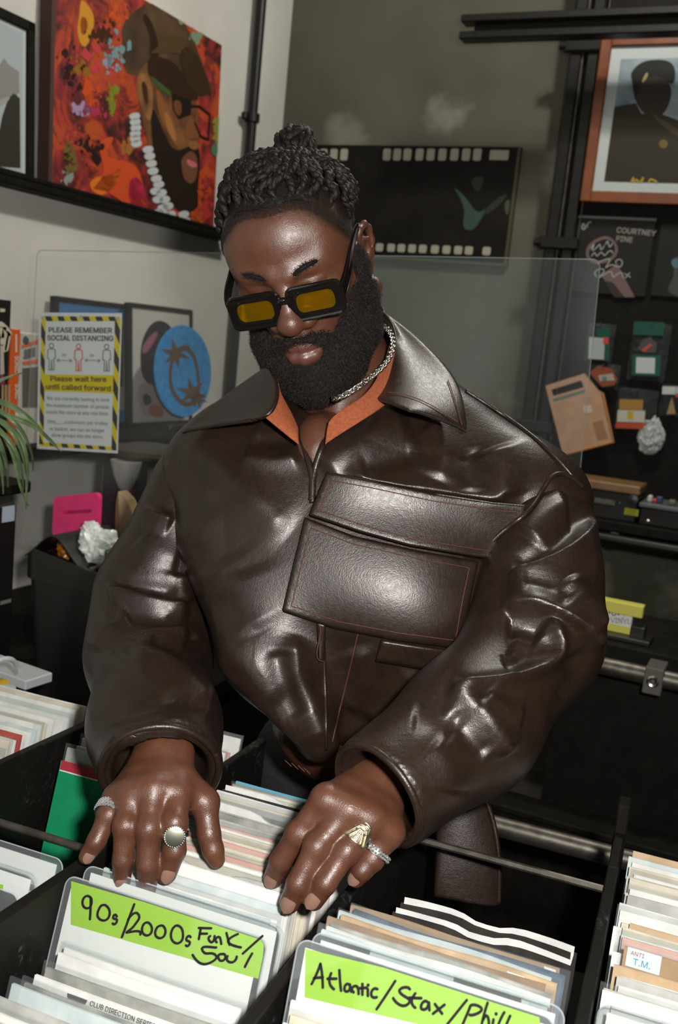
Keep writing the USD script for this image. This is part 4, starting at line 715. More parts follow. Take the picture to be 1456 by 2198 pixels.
# white adapter box with its cable
ad = thing('adapter_box', 'white plastic power box with a looped cable at the left edge above the records', 'adapter'); ya_ = 1.22
wp = mat('grey_white_plastic', (.40, .43, .44), .4); a, b, c = RP(-60, 1436, ya_), RP(55, 1458, ya_), RP(106, 1444, ya_)
axx = np.array([1, -.10, 0.0]); axx = unit(axx); pl_ = RP(50, 1484, ya_)
obj('case', frame_box(RP(54, 1483, ya_), axx, unit([.1, 1, 0]), np.array([0, 0, 1.0]), (-.16, 0, 0), (.0, .06, .017), .002), wp, ad); 
cab = [W(C(*p)) for p in ((-10, 1440, 1.52), (0, 1417, 1.52), (18, 1414, 1.53), (34, 1425, 1.55), (42, 1440, 1.56))]; obj('cable', tube(spline(cab, 24), .004, 8), wp, ad)
obj('yellow_plug', trimesh.creation.box(extents=[.02, .02, .02], transform=trimesh.transformations.translation_matrix(W(C(-2, 1474, 1.53)))), pcol('plug_yellow', (.50, .33, .02)), ad); obj('round_foot', place(lathe([[0, 0], [.022, 0], [.022, .006], [0, .01]], 20), W(C(2, 1484, 1.52)), *I3), wp, ad)
# spider plant reaching in from the left
pln = thing('spider_plant', 'spider plant with long pale green leaves arching in at the left edge', 'plant'); dz = 1.72
leafm = usdkit.material(stage, LK + 'plant_leaf', {'g': ('geometry', {}), 'n': ('noise_texture', {'scale': 35}), 'r': ('rgb_ramp', {'ramp': [(.35, (.10, .17, .065)), (.65, (.22, .31, .15))]}), 'p': ('principled_bsdf', {'roughness': .45}), 't': ('translucent_bsdf', {}), 'm': ('mix_closure', {'fac': .22})}, [('g.position', 'n.vector'), ('n.fac', 'r.fac'), ('r.color', 'p.base_color'), ('r.color', 't.color'), ('p.BSDF', 'm.closure1'), ('t.BSDF', 'm.closure2')], surface='m.closure')
for i, (l, w) in enumerate((([(-100, 880), (-40, 838), (15, 812), (46, 802)], .0038), ([(-100, 870), (-20, 858), (40, 880), (80, 915), (132, 968)], .0046), ([(-100, 880), (-10, 887), (40, 900), (85, 922), (122, 956)], .0042), ([(-100, 890), (5, 905), (40, 935), (58, 990), (57, 1090)], .0044), ([(-100, 895), (-10, 915), (22, 955), (40, 1020), (62, 1085)], .0046), ([(-100, 900), (-20, 920), (8, 970), (18, 1045)], .0048), ([(-100, 900), (-25, 910), (20, 945), (46, 1000), (50, 1060)], .0040), ([(-100, 880), (-5, 880), (32, 905), (62, 950), (72, 1010)], .0038), ([(-100, 905), (-40, 950), (-14, 1010), (-8, 1075)], .0044), ([(-100, 895), (-15, 895), (25, 925), (50, 975), (58, 1050)], .0040), ([(-100, 905), (-30, 925), (0, 985), (8, 1060)], .0042), ([(-100, 880), (-130, 850), (-170, 870), (-190, 950)], .0045), ([(-100, 880), (-140, 880), (-180, 940), (-185, 1010)], .0045))):
    n = 26; uv = spline(l, n); dep = dz - .10 * np.sin(np.linspace(0, 1, n) * math.pi) * (.5 + .1 * i % 1); c = np.array([C(u, v, d) for (u, v), d in zip(uv, dep)]); t = unit(np.gradient(c, axis=0).mean(0)); tg = np.gradient(c, axis=0); tg /= np.linalg.norm(tg, axis=1, keepdims=True); sd = np.cross(tg, np.array([.25, 0, 1.0])); sd /= np.linalg.norm(sd, axis=1, keepdims=True); ww = w * np.clip(np.minimum(np.linspace(0, 1, n) * 6 + .4, (1 - np.linspace(0, 1, n)) * 3.2 + .06), 0, 1)
    fo = np.array([-.0025, 0, .0025]) ; nr = np.cross(sd, tg); g = np.stack([c - sd * ww[:, None] - nr * .002, c, c + sd * ww[:, None] - nr * .002], 1); obj('leaf', Wm(sheet(g, n, 5, .0008, False)), leafm, pln, True)
pc0 = W(C(-125, 905, dz)); obj('pot', place(lathe([[0, -.12], [.055, -.12], [.075, -.01], [.078, 0], [.070, 0], [.066, -.012], [0, -.014]], 32), pc0 - np.array([0, 0, .0]), *I3), pcol('terracotta', (.25, .10, .05)), pln, 40)
psf = thing('plant_shelf', 'small dark corner shelf under the spider plant at the left edge', 'shelf'); q = W(C(-10, 1022, dz + .12)); obj('shelf_board', box([XL, q[1] - .02, pc0[2] - .145], [q[0], q[1] + .10, pc0[2] - .121], .004), black, psf); obj('bracket', box([XL, q[1] + .03, pc0[2] - .22], [XL + .02, q[1] + .05, pc0[2] - .145]), black, psf)

# ---- the clear screen hanging behind him, with its notice
YS = 1.75
scn = thing('clear_screen', 'large clear perspex screen hanging behind the man between the wall shelves and the panel', 'screen')
PSn = Plane(np.array([0, YS, 0]), [1, 0, 0], [0, 0, 1]); tl, tr, bl, br = (PSn.hit([p])[0] for p in ((80, 537), (1290, 557), (45, 1165), (1237, 1100)))
shp = Polygon([tl, tr, br, bl]).buffer(-.014).buffer(.014, 8)
obj('sheet', PSn.solid(shp, -.0025, .0025), perspex, scn); 
ext = np.array(shp.exterior.coords); obj('polished_edge', tube(np.array([PSn.at(p)[0] for p in ext]), .0011, 6, False), mat_pane('perspex_edge', (.80, .84, .84), .15, (.40, .44, .44), .22), scn)
for t in (.25, .75): p = bl + t * (br - bl); obj('leg', tube([[p[0], YS, p[1] + .03], [p[0], YS, kz_ + .001 if p[0] < -1.05 else 0]], .012, 10), blackmetal, scn)
sg = thing('notice', 'laminated social distancing notice with a yellow and black striped border on the clear screen', 'notice')
PN = Plane(np.array([0, YS - .0045, 0]), [1, 0, 0], [0, 0, 1]); pr = lambda x, y: (x / 2.8, 500 + y / 2.8)
def quad(pts): return PN.poly([pr(*p) for p in pts])
outer = quad([(235, 478), (732, 482), (706, 1325), (222, 1297)]); obj('laminate', PN.solid(outer, -.0012, 0), pcol('notice_white', (.56, .60, .60), .3), sg)
bo, bi = quad([(250, 500), (726, 503), (700, 1308), (236, 1282)]), quad([(275, 530), (692, 530), (672, 1285), (262, 1258)])
mid = quad([(262, 850), (682, 855), (680, 965), (258, 950)]); yel = pcol('notice_yellow', (.58, .47, .03)); blk = pcol('notice_black', (.055, .05, .05))
border = bo.difference(bi); obj('yellow_border', PN.solid(border, .0002, .0005), yel, sg); obj('yellow_band', PN.solid(mid, .0002, .0006), yel, sg)
b_ = bo.bounds; stripes = []; 
for k in range(-14, 34):
    x = b_[0] + k * .036; stripes.append(Polygon([(x, b_[3]), (x + .018, b_[3]), (x + .018 + .30 * .62, b_[3] - .30), (x + .30 * .62, b_[3] - .30)]))
for s in stripes:
    g = s.intersection(border)
    if g.area > 1e-6: obj('border_stripe', PN.solid(g, .0004, .0008), blk, sg)
def line_text(txt, x0, y0, x1, y1, hpx, m, bold=False, nm='lettering'):
    h = (PN.hit([pr(x0, y0 - hpx)]) - PN.hit([pr(x0, y0)]))[0, 1]; obj(nm, PN.text(txt, pr(x0, y0), h, pr(x1, y1), bold=bold), m, sg)
line_text('PLEASE REMEMBER', 292, 597, 676, 602, 30, blk, True); line_text('SOCIAL DISTANCING', 285, 645, 683, 650, 30, blk, True)
line_text('Please wait here', 302, 890, 642, 895, 30, blk, True); line_text('until called forward', 275, 938, 668, 950, 30, blk, True)
gy = pcol('notice_grey', (.20, .20, .20))
for tx, x0, x1, y in (('We are currently having to limit', 282, 660, 1003), ('the maximum number of people', 280, 658, 1045), ('inside the store at any one time.', 280, 656, 1085), ('Only____customers per trolley', 286, 650, 1143), ('or basket, we can no longer', 300, 630, 1186), ('allow groups into the store.', 310, 622, 1224)): line_text(tx, x0, y, x1, y + 12, 21, gy)
line_text('2m', 372, 742, 398, 742, 18, gy); line_text('2m', 540, 744, 566, 744, 18, gy)
def person_icon(x, y, c):
    o = lambda dx, dy: pr(x + dx, y + dy); sc = [[o(13 * math.cos(t), -118 + 14 * math.sin(t)) for t in np.linspace(0, 2 * math.pi, 14)], [o(-10, -98), o(-22, -92), o(-24, -40), o(-14, -38), o(-14, 0), o(-16, 28), o(-2, 28), o(0, -30), o(4, 28), o(16, 28), o(14, -40), o(24, -42), o(22, -92), o(10, -98), o(-10, -98)]]
    obj('person_symbol', PN.solid(PN.ink([sc[0]], .0012), .0002, .0008).__add__(PN.solid(PN.ink([sc[1]], .0012, False), .0002, .0008)), c, sg)
person_icon(310, 795, gy); person_icon(473, 800, pcol('notice_red', (.50, .12, .08))); person_icon(642, 802, gy)
for x0, x1 in ((342, 434), (512, 604)): obj('distance_arrow', PN.solid(PN.ink([[pr(x0, 765), pr(x1, 768)], [pr(x0 + 14, 757), pr(x0, 765), pr(x0 + 14, 774)], [pr(x1 - 14, 759), pr(x1, 768), pr(x1 - 14, 777)]], .0009, False), .0002, .0008), gy, sg)
for x, y in ((258, 510), (488, 505), (708, 515)): obj('blue_tack', place(trimesh.creation.icosphere(2, .004), PN.at(PN.hit([pr(x, y)]))[0], [1, 0, 0], [0, .4, 0], [0, 0, 1]), pcol('tack_blue', (.25, .38, .48)), sg)

# ------------------------------------------------------------------ the record bins
ED = unit([(1500 - CX) / F, (950 - CY) / F, 1]); ER = unit(np.cross(ED, UP)); ER = ER if ER[0] > 0 else -ER
EU = unit(np.cross(ER, ED)); EU = EU if EU[1] < 0 else -EU; P0 = C(360, 1940, .92)
wr, wd_, wu, wo = M @ ER, M @ ED, M @ EU, W(P0)
def B(r, d, h): return wo + r * wr + d * wd_ + h * wu
def bbox_(lo, hi, bev=.0): return frame_box(wo, wr, wd_, wu, lo, hi, bev)
rackm = usdkit.material(stage, LK + 'scuffed_black_board', {'g': ('geometry', {}), 'n': ('noise_texture', {'scale': 9, 'detail': 3}), 'n2': ('noise_texture', {'scale': 70, 'detail': 6, 'roughness': .7, 'distortion': 1.5}), 'k': ('math', {'math_type': 'multiply'}), 'r': ('rgb_ramp', {'ramp': [(.30, (.006, .0052, .004)), (.36, (.012, .011, .010)), (.46, (.075, .085, .10))]}), 'p': ('principled_bsdf', {'roughness': .55, 'specular_ior_level': .2})}, [('g.position', 'n.vector'), ('g.position', 'n2.vector'), ('n.fac', 'k.value1'), ('n2.fac', 'k.value2'), ('k.value', 'r.fac'), ('r.color', 'p.base_color')], surface='p.BSDF')
rack = thing('record_rack', 'black wooden record browser with upright dividers and thin steel rods in front of the man', 'record rack')
RD_ = [-.575, -.335, -.112, .139, .3785, .62]
for r in RD_: obj('divider', bbox_((r - .006, -.36, -.20), (r + .006, .46, .0), .0015), rackm, rack)
obj('base_board', bbox_((-.58, -.36, -.215), (.63, .46, -.20)), black, rack); obj('front_board', bbox_((-.58, -.375, -.215), (.63, -.36, -.06), .002), black, rack)
obj('post', bbox_((.371, .44, -.20), (.386, .475, .035), .002), black, rack)
for rr0, rr1, d in ((.145, .3725, .275), (-.329, -.118, .048)): obj('rod', tube([B(rr0, d, .0), B(rr1, d, .0)], .0042, 12), steel, rack)
for r in (-.5, .55):
    for d in (-.3, .4): p = B(r, d, -.21); obj('leg', box([p[0] - .02, p[1] - .02, 0], [p[0] + .02, p[1] + .02, p[2]]), black, rack)
pw_ = W(C(1190, 1805, 1.60)); lp = thing('lower_rail', 'dark steel tube rail running low behind the record rack at right', 'rail'); obj('tube', tube([pw_ - wr * .11, pw_ + wr * .9], .0165, 18), steel, lp, 40); 
for k in (.16, .75): q = pw_ + wr * k; obj('support', box([q[0] - .012, q[1] - .012, 0], [q[0] + .012, q[1] + .012, q[2]]), blackmetal, lp)
cabn = thing('storage_cabinet', 'black cabinet standing behind the rack at right under the steel rail', 'cabinet'); q = W(C(1250, 1600, 1.95)); obj('carcass', box([q[0] - .25, q[1], 0], [q[0] + 1.3, q[1] + .04, zc - .35], .004), black, cabn); obj('sill', box([q[0] - .25, q[1] - .02, zc - .35], [q[0] + 1.3, q[1] + .06, zc - .335], .003), black, cabn)

# each sleeve: two thin boards with the paper inner between them, open at the top; some in a clear outer
def strip(w, h, t, lean, bow, n=15, notch=0.0, seed=0, wav=0.0):
    x = np.linspace(-w / 2, w / 2, n); y = bow * (1 - (2 * x / w) ** 2) + wav * np.sin(x / w * 9 + seed); top = -notch * np.exp(-(x / (w * .13)) ** 4) + wav * .6 * np.sin(x / w * 7 + seed * 2)
    a = np.stack([x, y - t / 2, top], 1); b = np.stack([x, y + t / 2, top], 1); c = np.stack([x, y * .3 - t / 2, -h + 0 * x], 1); d = np.stack([x, y * .3 + t / 2, -h + 0 * x], 1); V = np.vstack([a, b, c, d]); f = []
    for i in range(n - 1):
        A, B_, C_, D = i, n + i, 2 * n + i, 3 * n + i; f += [[A, A + 1, B_ + 1], [A, B_ + 1, B_], [C_, C_ + 1, A + 1], [C_, A + 1, A], [B_, B_ + 1, D + 1], [B_, D + 1, D], [D, D + 1, C_ + 1], [D, C_ + 1, C_]]
    f += [[0, n, 3 * n], [0, 3 * n, 2 * n], [n - 1, 4 * n - 1, 2 * n - 1], [n - 1, 3 * n - 1, 4 * n - 1]]
    m = trimesh.Trimesh(V, f, process=False); trimesh.repair.fix_normals(m); return m
def lean_frame(lean, yaw=0.0):
    up = math.cos(lean) * wu + math.sin(lean) * wd_; rr = unit(wr + yaw * wd_); nn = unit(np.cross(up, rr)); return rr, nn, up
CARD = {}
def card_mat(key):
    if key in CARD: return CARD[key]
    tone = dict(white=((.54, .55, .53), (.66, .66, .63)), cream=((.46, .42, .33), (.56, .52, .42)), grey=((.30, .30, .285), (.42, .42, .39)), bluegrey=((.40, .46, .46), (.50, .56, .55)), brown=((.22, .13, .065), (.32, .20, .11)), tan=((.36, .25, .14), (.46, .34, .21)), red=((.30, .05, .04), (.36, .07, .05)), black=((.015, .013, .012), (.03, .027, .024)), skyblue=((.10, .34, .48), (.14, .40, .55)), green=((.0, .215, .085), (.004, .24, .10)), photo=((.16, .17, .15), (.36, .36, .33)), darkblue=((.05, .07, .10), (.10, .13, .17)), pink=((.42, .26, .22), (.5, .33, .28)), kraft=((.26, .17, .095), (.31, .21, .125)))[key]
    CARD[key] = mat_noise('sleeve_' + key, *tone, 38 if key != 'photo' else 30, .62, .05, 5, .001, specular_ior_level=.4); return CARD[key]
NICE = dict(white='white', cream='cream', grey='grey', bluegrey='pale blue-grey', brown='brown', tan='tan', red='red edged', black='black', skyblue='sky blue edged', green='bright green', photo='grey picture', darkblue='dark blue', pink='faded pink', kraft='brown kraft')
rs_ = np.random.default_rng(42)
def ordw(n): return f"{n}{'th' if 10 <= n % 100 <= 20 else {1: 'st', 2: 'nd', 3: 'rd'}.get(n % 10, 'th')}"
def sleeve(r, d, h, key, where, lean=.20, w=.181, bow=0.0, cover=False, notch=0.0, inner=True, yaw=0.0, wav=0.0, label=None, group=None, roll=0.0):
    t = thing('record_sleeve', label or f'{NICE[key]} seven inch record sleeve, {where}', 'record sleeve', group=group)
    rr, nn, up = lean_frame(lean, yaw); rr, up = rr * math.cos(roll) + up * math.sin(roll), up * math.cos(roll) - rr * math.sin(roll); o = B(r, d, h); s = int(rs_.integers(99))
    H_ = min(.182, (h + .199) / math.cos(lean))
    m = join(place(strip(w, H_, .0006, 0, bow, notch=notch, seed=s, wav=wav), o - nn * .0011, rr, nn, up), place(strip(w, H_, .0006, 0, bow, notch=notch, seed=s, wav=wav), o + nn * .0011, rr, nn, up)); obj('card', m, card_mat(key), t)
    if inner: obj('paper_inner', place(strip(w - .006, H_ - .006, .0005, 0, bow, notch=.006, seed=s + 1, wav=wav), o - up * (.002 if key != 'black' else -.006), rr, nn, up), card_mat('white' if key != 'white' else 'cream'), t)
    if cover: obj('clear_outer', place(strip(w + .007, H_, .0026, 0, bow, seed=s, wav=wav * .5), o + up * .005, rr, nn, up), clear, t)
    return t, o, rr, nn, up
GRP = 'singles in the record rack'
# behind the 90s divider, under his hands
keys = ['bluegrey', 'white', 'white', 'bluegrey', 'white', 'grey', 'cream', 'white', 'cream', 'pink', 'cream', 'cream', 'pink', 'cream', 'grey', 'cream', 'white', 'pink', 'grey', 'photo', 'grey', 'white', 'photo', 'grey', 'grey', 'cream', 'white', 'black', 'cream', 'bluegrey', 'tan', 'skyblue']
for i, k in enumerate(keys):
    d = .030 + i * .0083 + rs_.normal() * .0006; last = k == 'skyblue'
    sleeve(.006 + rs_.normal() * .004 + (.012 if i > 20 else 0), d, (.006 if not last else .010) + rs_.normal() * .0022 - .010 * (i < 4), k, f'{ordw(i + 1)} behind the green 90s divider card', .17 + rs_.normal() * .003, cover=(i % 4 == 1), notch=.010 if i in (5, 14, 21) else 0, bow=rs_.normal() * .0012, yaw=rs_.normal() * .006)
# in front of it
keys = ['white', 'white', 'photo', 'white', 'photo', 'grey', 'bluegrey', 'grey', 'white', 'cream', 'white', 'white']; CLUB = None
for i, k in enumerate(keys):
    d = -.040 - i * .0125 + rs_.normal() * .0008; s_ = sleeve(.012 - .001 * i + rs_.normal() * .003, d, -.050 + rs_.normal() * .003, k, f'{ordw(i + 1)} in front of the green 90s divider card', .26 + rs_.normal() * .004, cover=(i % 2 == 0), bow=-.0015 + rs_.normal() * .001, yaw=rs_.normal() * .006)
    if i == 3: CLUB = s_
def face(s, name, m, x0, x1, z0_, z1_, lift=.0016): return obj(name, place(trimesh.creation.box(bounds=[[x0, -lift - .0003, z0_], [x1, -lift, z1_]]), *s[1:]), m, s[0])
ink_ = pcol('sleeve_ink', (.06, .06, .06))
tm = meshkit.text_mesh('CLUB DIRECTION SERIES VOL.4', .0042, .0004); v = np.asarray(tm.vertices); tm.vertices = np.stack([v[:, 0] * .9 - .03, -.0042 - v[:, 2], v[:, 1] - .0075], 1); obj('sleeve_lettering', place(trimesh.Trimesh(tm.vertices, tm.faces[:, ::-1], process=False), *CLUB[1:]), ink_, CLUB[0])
an = np.linspace(math.pi, 2 * math.pi, 20); hd = trimesh.creation.extrude_polygon(Polygon([(.010 * math.cos(t) - .043, .008 * math.sin(t) - .004) for t in an]), .0004, engine='earcut'); v = np.asarray(hd.vertices); hd.vertices = np.stack([v[:, 0], -.0046 + v[:, 2], v[:, 1]], 1); obj('sleeve_mark', place(hd, *CLUB[1:]), ink_, CLUB[0])
# the Atlantic bin
keys = ['bluegrey', 'white', 'photo', 'brown', 'tan', 'bluegrey', 'darkblue', 'kraft']
for i, k in enumerate(keys): sleeve(.258 + rs_.normal() * .003, -.028 + i * .0115, .036 - .002 * i, k, f'{ordw(i + 1)} behind the green Atlantic divider card', .16, w=.192, cover=i % 2 == 0, bow=rs_.normal() * .002, wav=.0012, roll=-.01)
for i, (d, k) in enumerate(((.128, 'black'), (.160, 'black'))): sleeve(.272, d, -.014 - .004 * i, k, ('slumped in the Atlantic bin, nearest the rod', 'leaning by itself in the gap of the Atlantic bin')[1 - i], -.02, w=.178, wav=.0008, notch=.005, bow=.006)
for i, k in enumerate(['white', 'cream', 'white', 'grey', 'white', 'white', 'cream', 'white']): sleeve(.256 + rs_.normal() * .003, -.080 - i * .010, .000 - .003 * i + rs_.normal() * .002, k, f'{ordw(i + 1)} in front of the green Atlantic divider card', .16, w=.192, cover=i in (1, 5), bow=rs_.normal() * .001)
# the right hand bin
keys = ['white', 'white', 'cream', 'white', 'grey', 'white', 'tan', 'kraft', 'cream', 'white', 'white', 'pink', 'bluegrey', 'cream', 'white', 'tan', 'cream', 'white', 'white', 'bluegrey', 'white', 'grey', 'white', 'white', 'cream', 'white', 'grey', 'white', 'cream', 'white', 'bluegrey', 'tan']
for i, k in enumerate(keys):
    big = k == 'kraft'; s_ = sleeve(.494 + rs_.normal() * .004, .060 + i * .0098, .004 + rs_.normal() * .004 + (.012 if big else 0), k, f'{ordw(i + 1)} from the front in the right hand bin', .17 + rs_.normal() * .004, w=.190, cover=i % 5 == 2, notch=.010 if i % 9 == 4 else 0, bow=rs_.normal() * .002, yaw=rs_.normal() * .008)
    if big:
        stk = tag(obj('price_sticker', place(trimesh.creation.box(bounds=[[-.092, -.0022, -.016], [-.062, -.0018, .001]]), *s_[1:]), pcol('sticker_blue_white', (.46, .52, .52))), 'white sticker lettered ANTI T.M. on the brown kraft sleeve', 'sticker')
        for tx, x, z, hh, cc in (('ANTI', -.089, -.005, .0035, (.25, .08, .10)), ('T.M.', -.086, -.013, .0055, (.04, .22, .35))):
            m = meshkit.text_mesh(tx, hh, .0003); v = np.asarray(m.vertices); m = trimesh.Trimesh(np.stack([v[:, 0] + x, -.0023 - v[:, 2], v[:, 1] + z], 1), m.faces[:, ::-1], process=False); obj('sticker_lettering', place(m, *s_[1:]), pcol('stk_%d' % int(cc[0] * 100), cc), stk)
# the two bins at left
for i, k in enumerate(['white', 'grey', 'white', 'cream', 'white', 'white', 'grey', 'cream', 'white', 'red', 'white', 'white', 'bluegrey', 'white', 'cream', 'white', 'grey', 'white', 'white', 'bluegrey', 'white', 'cream', 'white']): sleeve(-.441 + rs_.normal() * .002, .14 + i * .0108, .012 + rs_.normal() * .003, k, f'{ordw(i + 1)} from the front in the far left bin', .17 + rs_.normal() * .003, w=.181, cover=i % 6 == 1, notch=.012 if i % 7 == 5 else 0, bow=rs_.normal() * .0015)
gs, o_, rr_, nn_, up_ = sleeve(-.215, .268, -.020, 'green', '', .22, w=.186, label='bright green record sleeve with a red top band in the bin left of his hands', inner=False)
obj('red_band', place(trimesh.creation.box(bounds=[[-.0915, -.0022, -.011], [.0915, -.0014, .001]]), o_, rr_, nn_, up_), pcol('red_band', (.34, .03, .045)), gs); obj('white_line', place(trimesh.creation.box(bounds=[[-.0915, -.0023, -.0125], [.0915, -.0014, -.011]]), o_, rr_, nn_, up_), whitecard, gs)
for i, k in enumerate(['grey', 'white', 'bluegrey', 'cream', 'white', 'grey', 'white', 'pink', 'white', 'white']): sleeve(-.220 + rs_.normal() * .002 + .0008 * i, .283 + i * .0155, -.008 + .0015 * i + rs_.normal() * .003, k, f'{ordw(i + 1)} behind the bright green sleeve', .20, w=.176, cover=i % 2 == 0)
for i, k in enumerate(['white', 'white', 'bluegrey']): sleeve(-.222 + rs_.normal() * .002, -.006 - .013 * i, -.018, k, ('just behind', 'close behind', 'directly behind')[i] + ' the blank divider card at the left edge', .18, w=.178, cover=i == 1)

# divider cards: clear pocket, white card, green label, lettering by felt pen
green = pcol('lime_green', (.27, .49, .006), .55); pen = pcol('felt_pen', (.012, .010, .012), .6)
def card(label, r, d, h, w, lean, hgt=.20, ins=(.007, .006), green_px=None, white=True, extra=None, rad=.010):
    t = thing('divider_card', label, 'divider card'); rr, nn, up = lean_frame(lean); o = B(r, d, h); PLc = Plane(o, rr, up)
    pock = shapely.box(-w / 2, -hgt, w / 2, 0).buffer(-rad).buffer(rad, 8); inner_ = shapely.box(-w / 2 + ins[0], -hgt, w / 2 - ins[0], -ins[1])
    if white: obj('white_card', PLc.solid(inner_, -.0005, .0005), whitecard, t)
    obj('clear_pocket', join(PLc.solid(pock, -.0016, -.0011), PLc.solid(pock, .0013, .0018)), clear, t); bd = np.array(pock.exterior.coords)
    obj('pocket_edge', tube(np.array([PLc.at(p)[0] for p in bd]), .0007, 5, False), mat_pane('pocket_edge_%d' % USED[('/World', 'divider_card')], (.80, .84, .84), .15, (.62, .66, .66), .35), t)
    if green_px is not None:
        gp = PLc.poly(green_px).intersection(pock.buffer(-.002)); obj('green_label', PLc.solid(gp, .0006, .0010), green, t)
    for l in (extra or []): obj('pen_stroke', PLc.solid(PLc.ink([l], .0010), .0010, .0021), pen, t)
    return PLc
c3 = lambda l: [[(x / 2.275, 1780 + y / 2.275) for x, y in s] for s in l]; c4 = lambda l: [[(560 + x / 1.9676, 1760 + y / 1.9676) for x, y in s] for s in l]
N90 = c3([[(445, 330), (420, 328), (408, 350), (415, 378), (440, 382), (452, 360), (448, 332)], [(448, 332), (447, 385), (444, 438)], [(500, 370), (485, 395), (482, 425), (500, 442), (525, 440), (540, 415), (535, 385), (515, 368), (500, 372)], [(575, 425), (560, 420), (558, 432), (575, 440), (572, 455), (555, 458)], [(660, 365), (630, 445), (600, 525)], [(630, 440), (650, 415), (675, 408), (685, 425), (670, 455), (645, 485), (622, 502), (650, 498), (690, 512)], [(715, 455), (700, 475), (702, 505), (722, 517), (742, 505), (745, 475), (730, 455), (715, 455)], [(785, 470), (765, 490), (765, 518), (785, 530), (805, 520), (812, 490), (800, 470), (785, 470)], [(855, 475), (840, 505), (845, 540), (865, 555), (890, 545), (898, 510), (885, 475), (860, 470), (855, 475)], [(935, 525), (918, 525), (915, 540), (930, 548), (928, 562), (912, 565)], [(985, 480), (975, 535)], [(975, 480), (1035, 482)], [(980, 508), (1015, 508)], [(1030, 520), (1025, 540), (1038, 550), (1050, 535), (1052, 520)], [(1062, 550), (1062, 528), (1075, 525), (1082, 540), (1085, 558)], [(1110, 505), (1125, 562)], [(1165, 510), (1118, 545), (1180, 575)], [(1285, 520), (1240, 560), (1190, 605)], [(1060, 575), (1020, 572), (990, 582), (1000, 600), (1045, 605), (1062, 620), (1040, 645), (990, 655), (945, 612)], [(1085, 608), (1070, 620), (1078, 638), (1098, 636), (1105, 618), (1085, 608)], [(1115, 618), (1115, 640), (1135, 648), (1155, 635), (1160, 620)], [(1235, 605), (1215, 640), (1200, 670)]])
ATL = c4([[(218, 690), (240, 645), (255, 605)], [(255, 605), (262, 650), (265, 705)], [(228, 665), (265, 662)], [(300, 645), (300, 700), (312, 712)], [(285, 668), (322, 668)], [(335, 632), (338, 680), (342, 718)], [(375, 692), (358, 700), (360, 720), (375, 718), (380, 695), (385, 722)], [(395, 725), (392, 703), (408, 700), (415, 715), (416, 732)], [(432, 690), (432, 735)], [(420, 708), (450, 706)], [(455, 712), (455, 740)], [(456, 695)], [(495, 712), (475, 715), (470, 738), (492, 746)], [(570, 678), (530, 740), (492, 796)], [(632, 712), (605, 705), (588, 718), (610, 742), (632, 760), (620, 778), (590, 778), (562, 750)], [(655, 730), (645, 780), (655, 790)], [(630, 748), (680, 750)], [(705, 765), (685, 770), (682, 795), (700, 795), (712, 770), (715, 800)], [(738, 775), (768, 815)], [(778, 778), (730, 815)], [(872, 758), (830, 810), (790, 860)], [(885, 790), (868, 830), (855, 860)], [(885, 790), (915, 780), (935, 795), (915, 815), (885, 820)], [(960, 770), (945, 820), (935, 862)], [(942, 840), (958, 825), (965, 845), (962, 870)], [(985, 840), (980, 870)], [(996, 816)], [(1030, 810), (1010, 850), (1000, 880)], [(1055, 825), (1040, 860), (1030, 890)]])
g90 = [(154, 1891), (569, 2010), (561, 2102), (153, 1984)]
card('green divider card hand lettered 90s/2000s Funk/Soul in the middle bin', .001, -.008, .002, .212, .26, green_px=g90, extra=N90)
card('blank white divider card right behind the 90s/2000s card', .008, .012, .006, .212, .22, white=True)
gA = [(657, 2036), (1156, 2156), (1166, 2260), (655, 2140)]
card('green divider card hand lettered Atlantic/Stax/Phill in the bin by his left hand', .258, -.062, .045, .210, .20, green_px=gA, extra=ATL)
card('blank white divider card right behind the Atlantic card', .264, -.048, .047, .206, .18)
card('blank divider card at the front of the right hand bin', .492, .040, .010, .205, .17)
card('blank white divider card in the second bin from the left', -.222, .010, .004, .20, .20)
card('green divider card cut off by the left edge of the photo', -.222, -.030, .006, .20, .22, green_px=[(-300, 1830), (8, 1899), (4, 1975), (-300, 1920)])
card('small empty clear pocket beside the green card at the left edge', -.178, -.048, -.008, .10, .22, white=False)
# ------------------------------------------------------------------ the man
HT = np.array([-0.0443, -0.2989, 1.2173])
HR = np.stack([unit([0.9581, -0.1174, -0.2611]), unit([-0.1301, 0.6339, -0.7624]), unit([-0.2550, -0.7645, -0.5921])], 1)
HS = np.array([.94, 1, 1])
def H(p): return (np.asarray(p, float) * HS) @ HR.T + HT          # head space (x his left, y forward, z up) -> camera space
def Hm(m): return trimesh.Trimesh(H(m.vertices), np.asarray(m.faces)[:, ::-1], process=False)      # (head space is left-handed)
def mirror(f):
    for s in (-1, 1): f(s)
hf = Field((-.105, -.19, -.25), (.105, .145, .155), 0.0017)
hf.add(el((0, -.012, .052), (.0755, .098, .080)), .02)
hf.add(el((0, .040, .058), (.063, .052, .054)), .03)
hf.add(el((0, .034, -.012), (.061, .062, .072)), .03)
for s in (-1, 1):
    hf.add(el((s * .043, .062, .002), (.024, .024, .020)), .025)
    hf.add(rc((s * .060, .000, -.030), (s * .048, .020, -.075), .022, .022), .025)
    hf.add(rc((s * .048, .020, -.075), (0, .072, -.088), .022, .024), .025)
    hf.add(rc((s * .046, .076, .040), (s * .012, .092, .036), .0085, .0085), .016)
    hf.add(el((s * .050, .030, .050), (.024, .040, .040)), .03)
hf.add(el((0, .070, -.052), (.036, .032, .036)), .025)
hf.add(el((0, .080, -.086), (.020, .019, .018)), .02)
for s in (-1, 1):
    hf.add(el((s * .032, .104, .016), (.021, .015, .0125)), .014, 's')
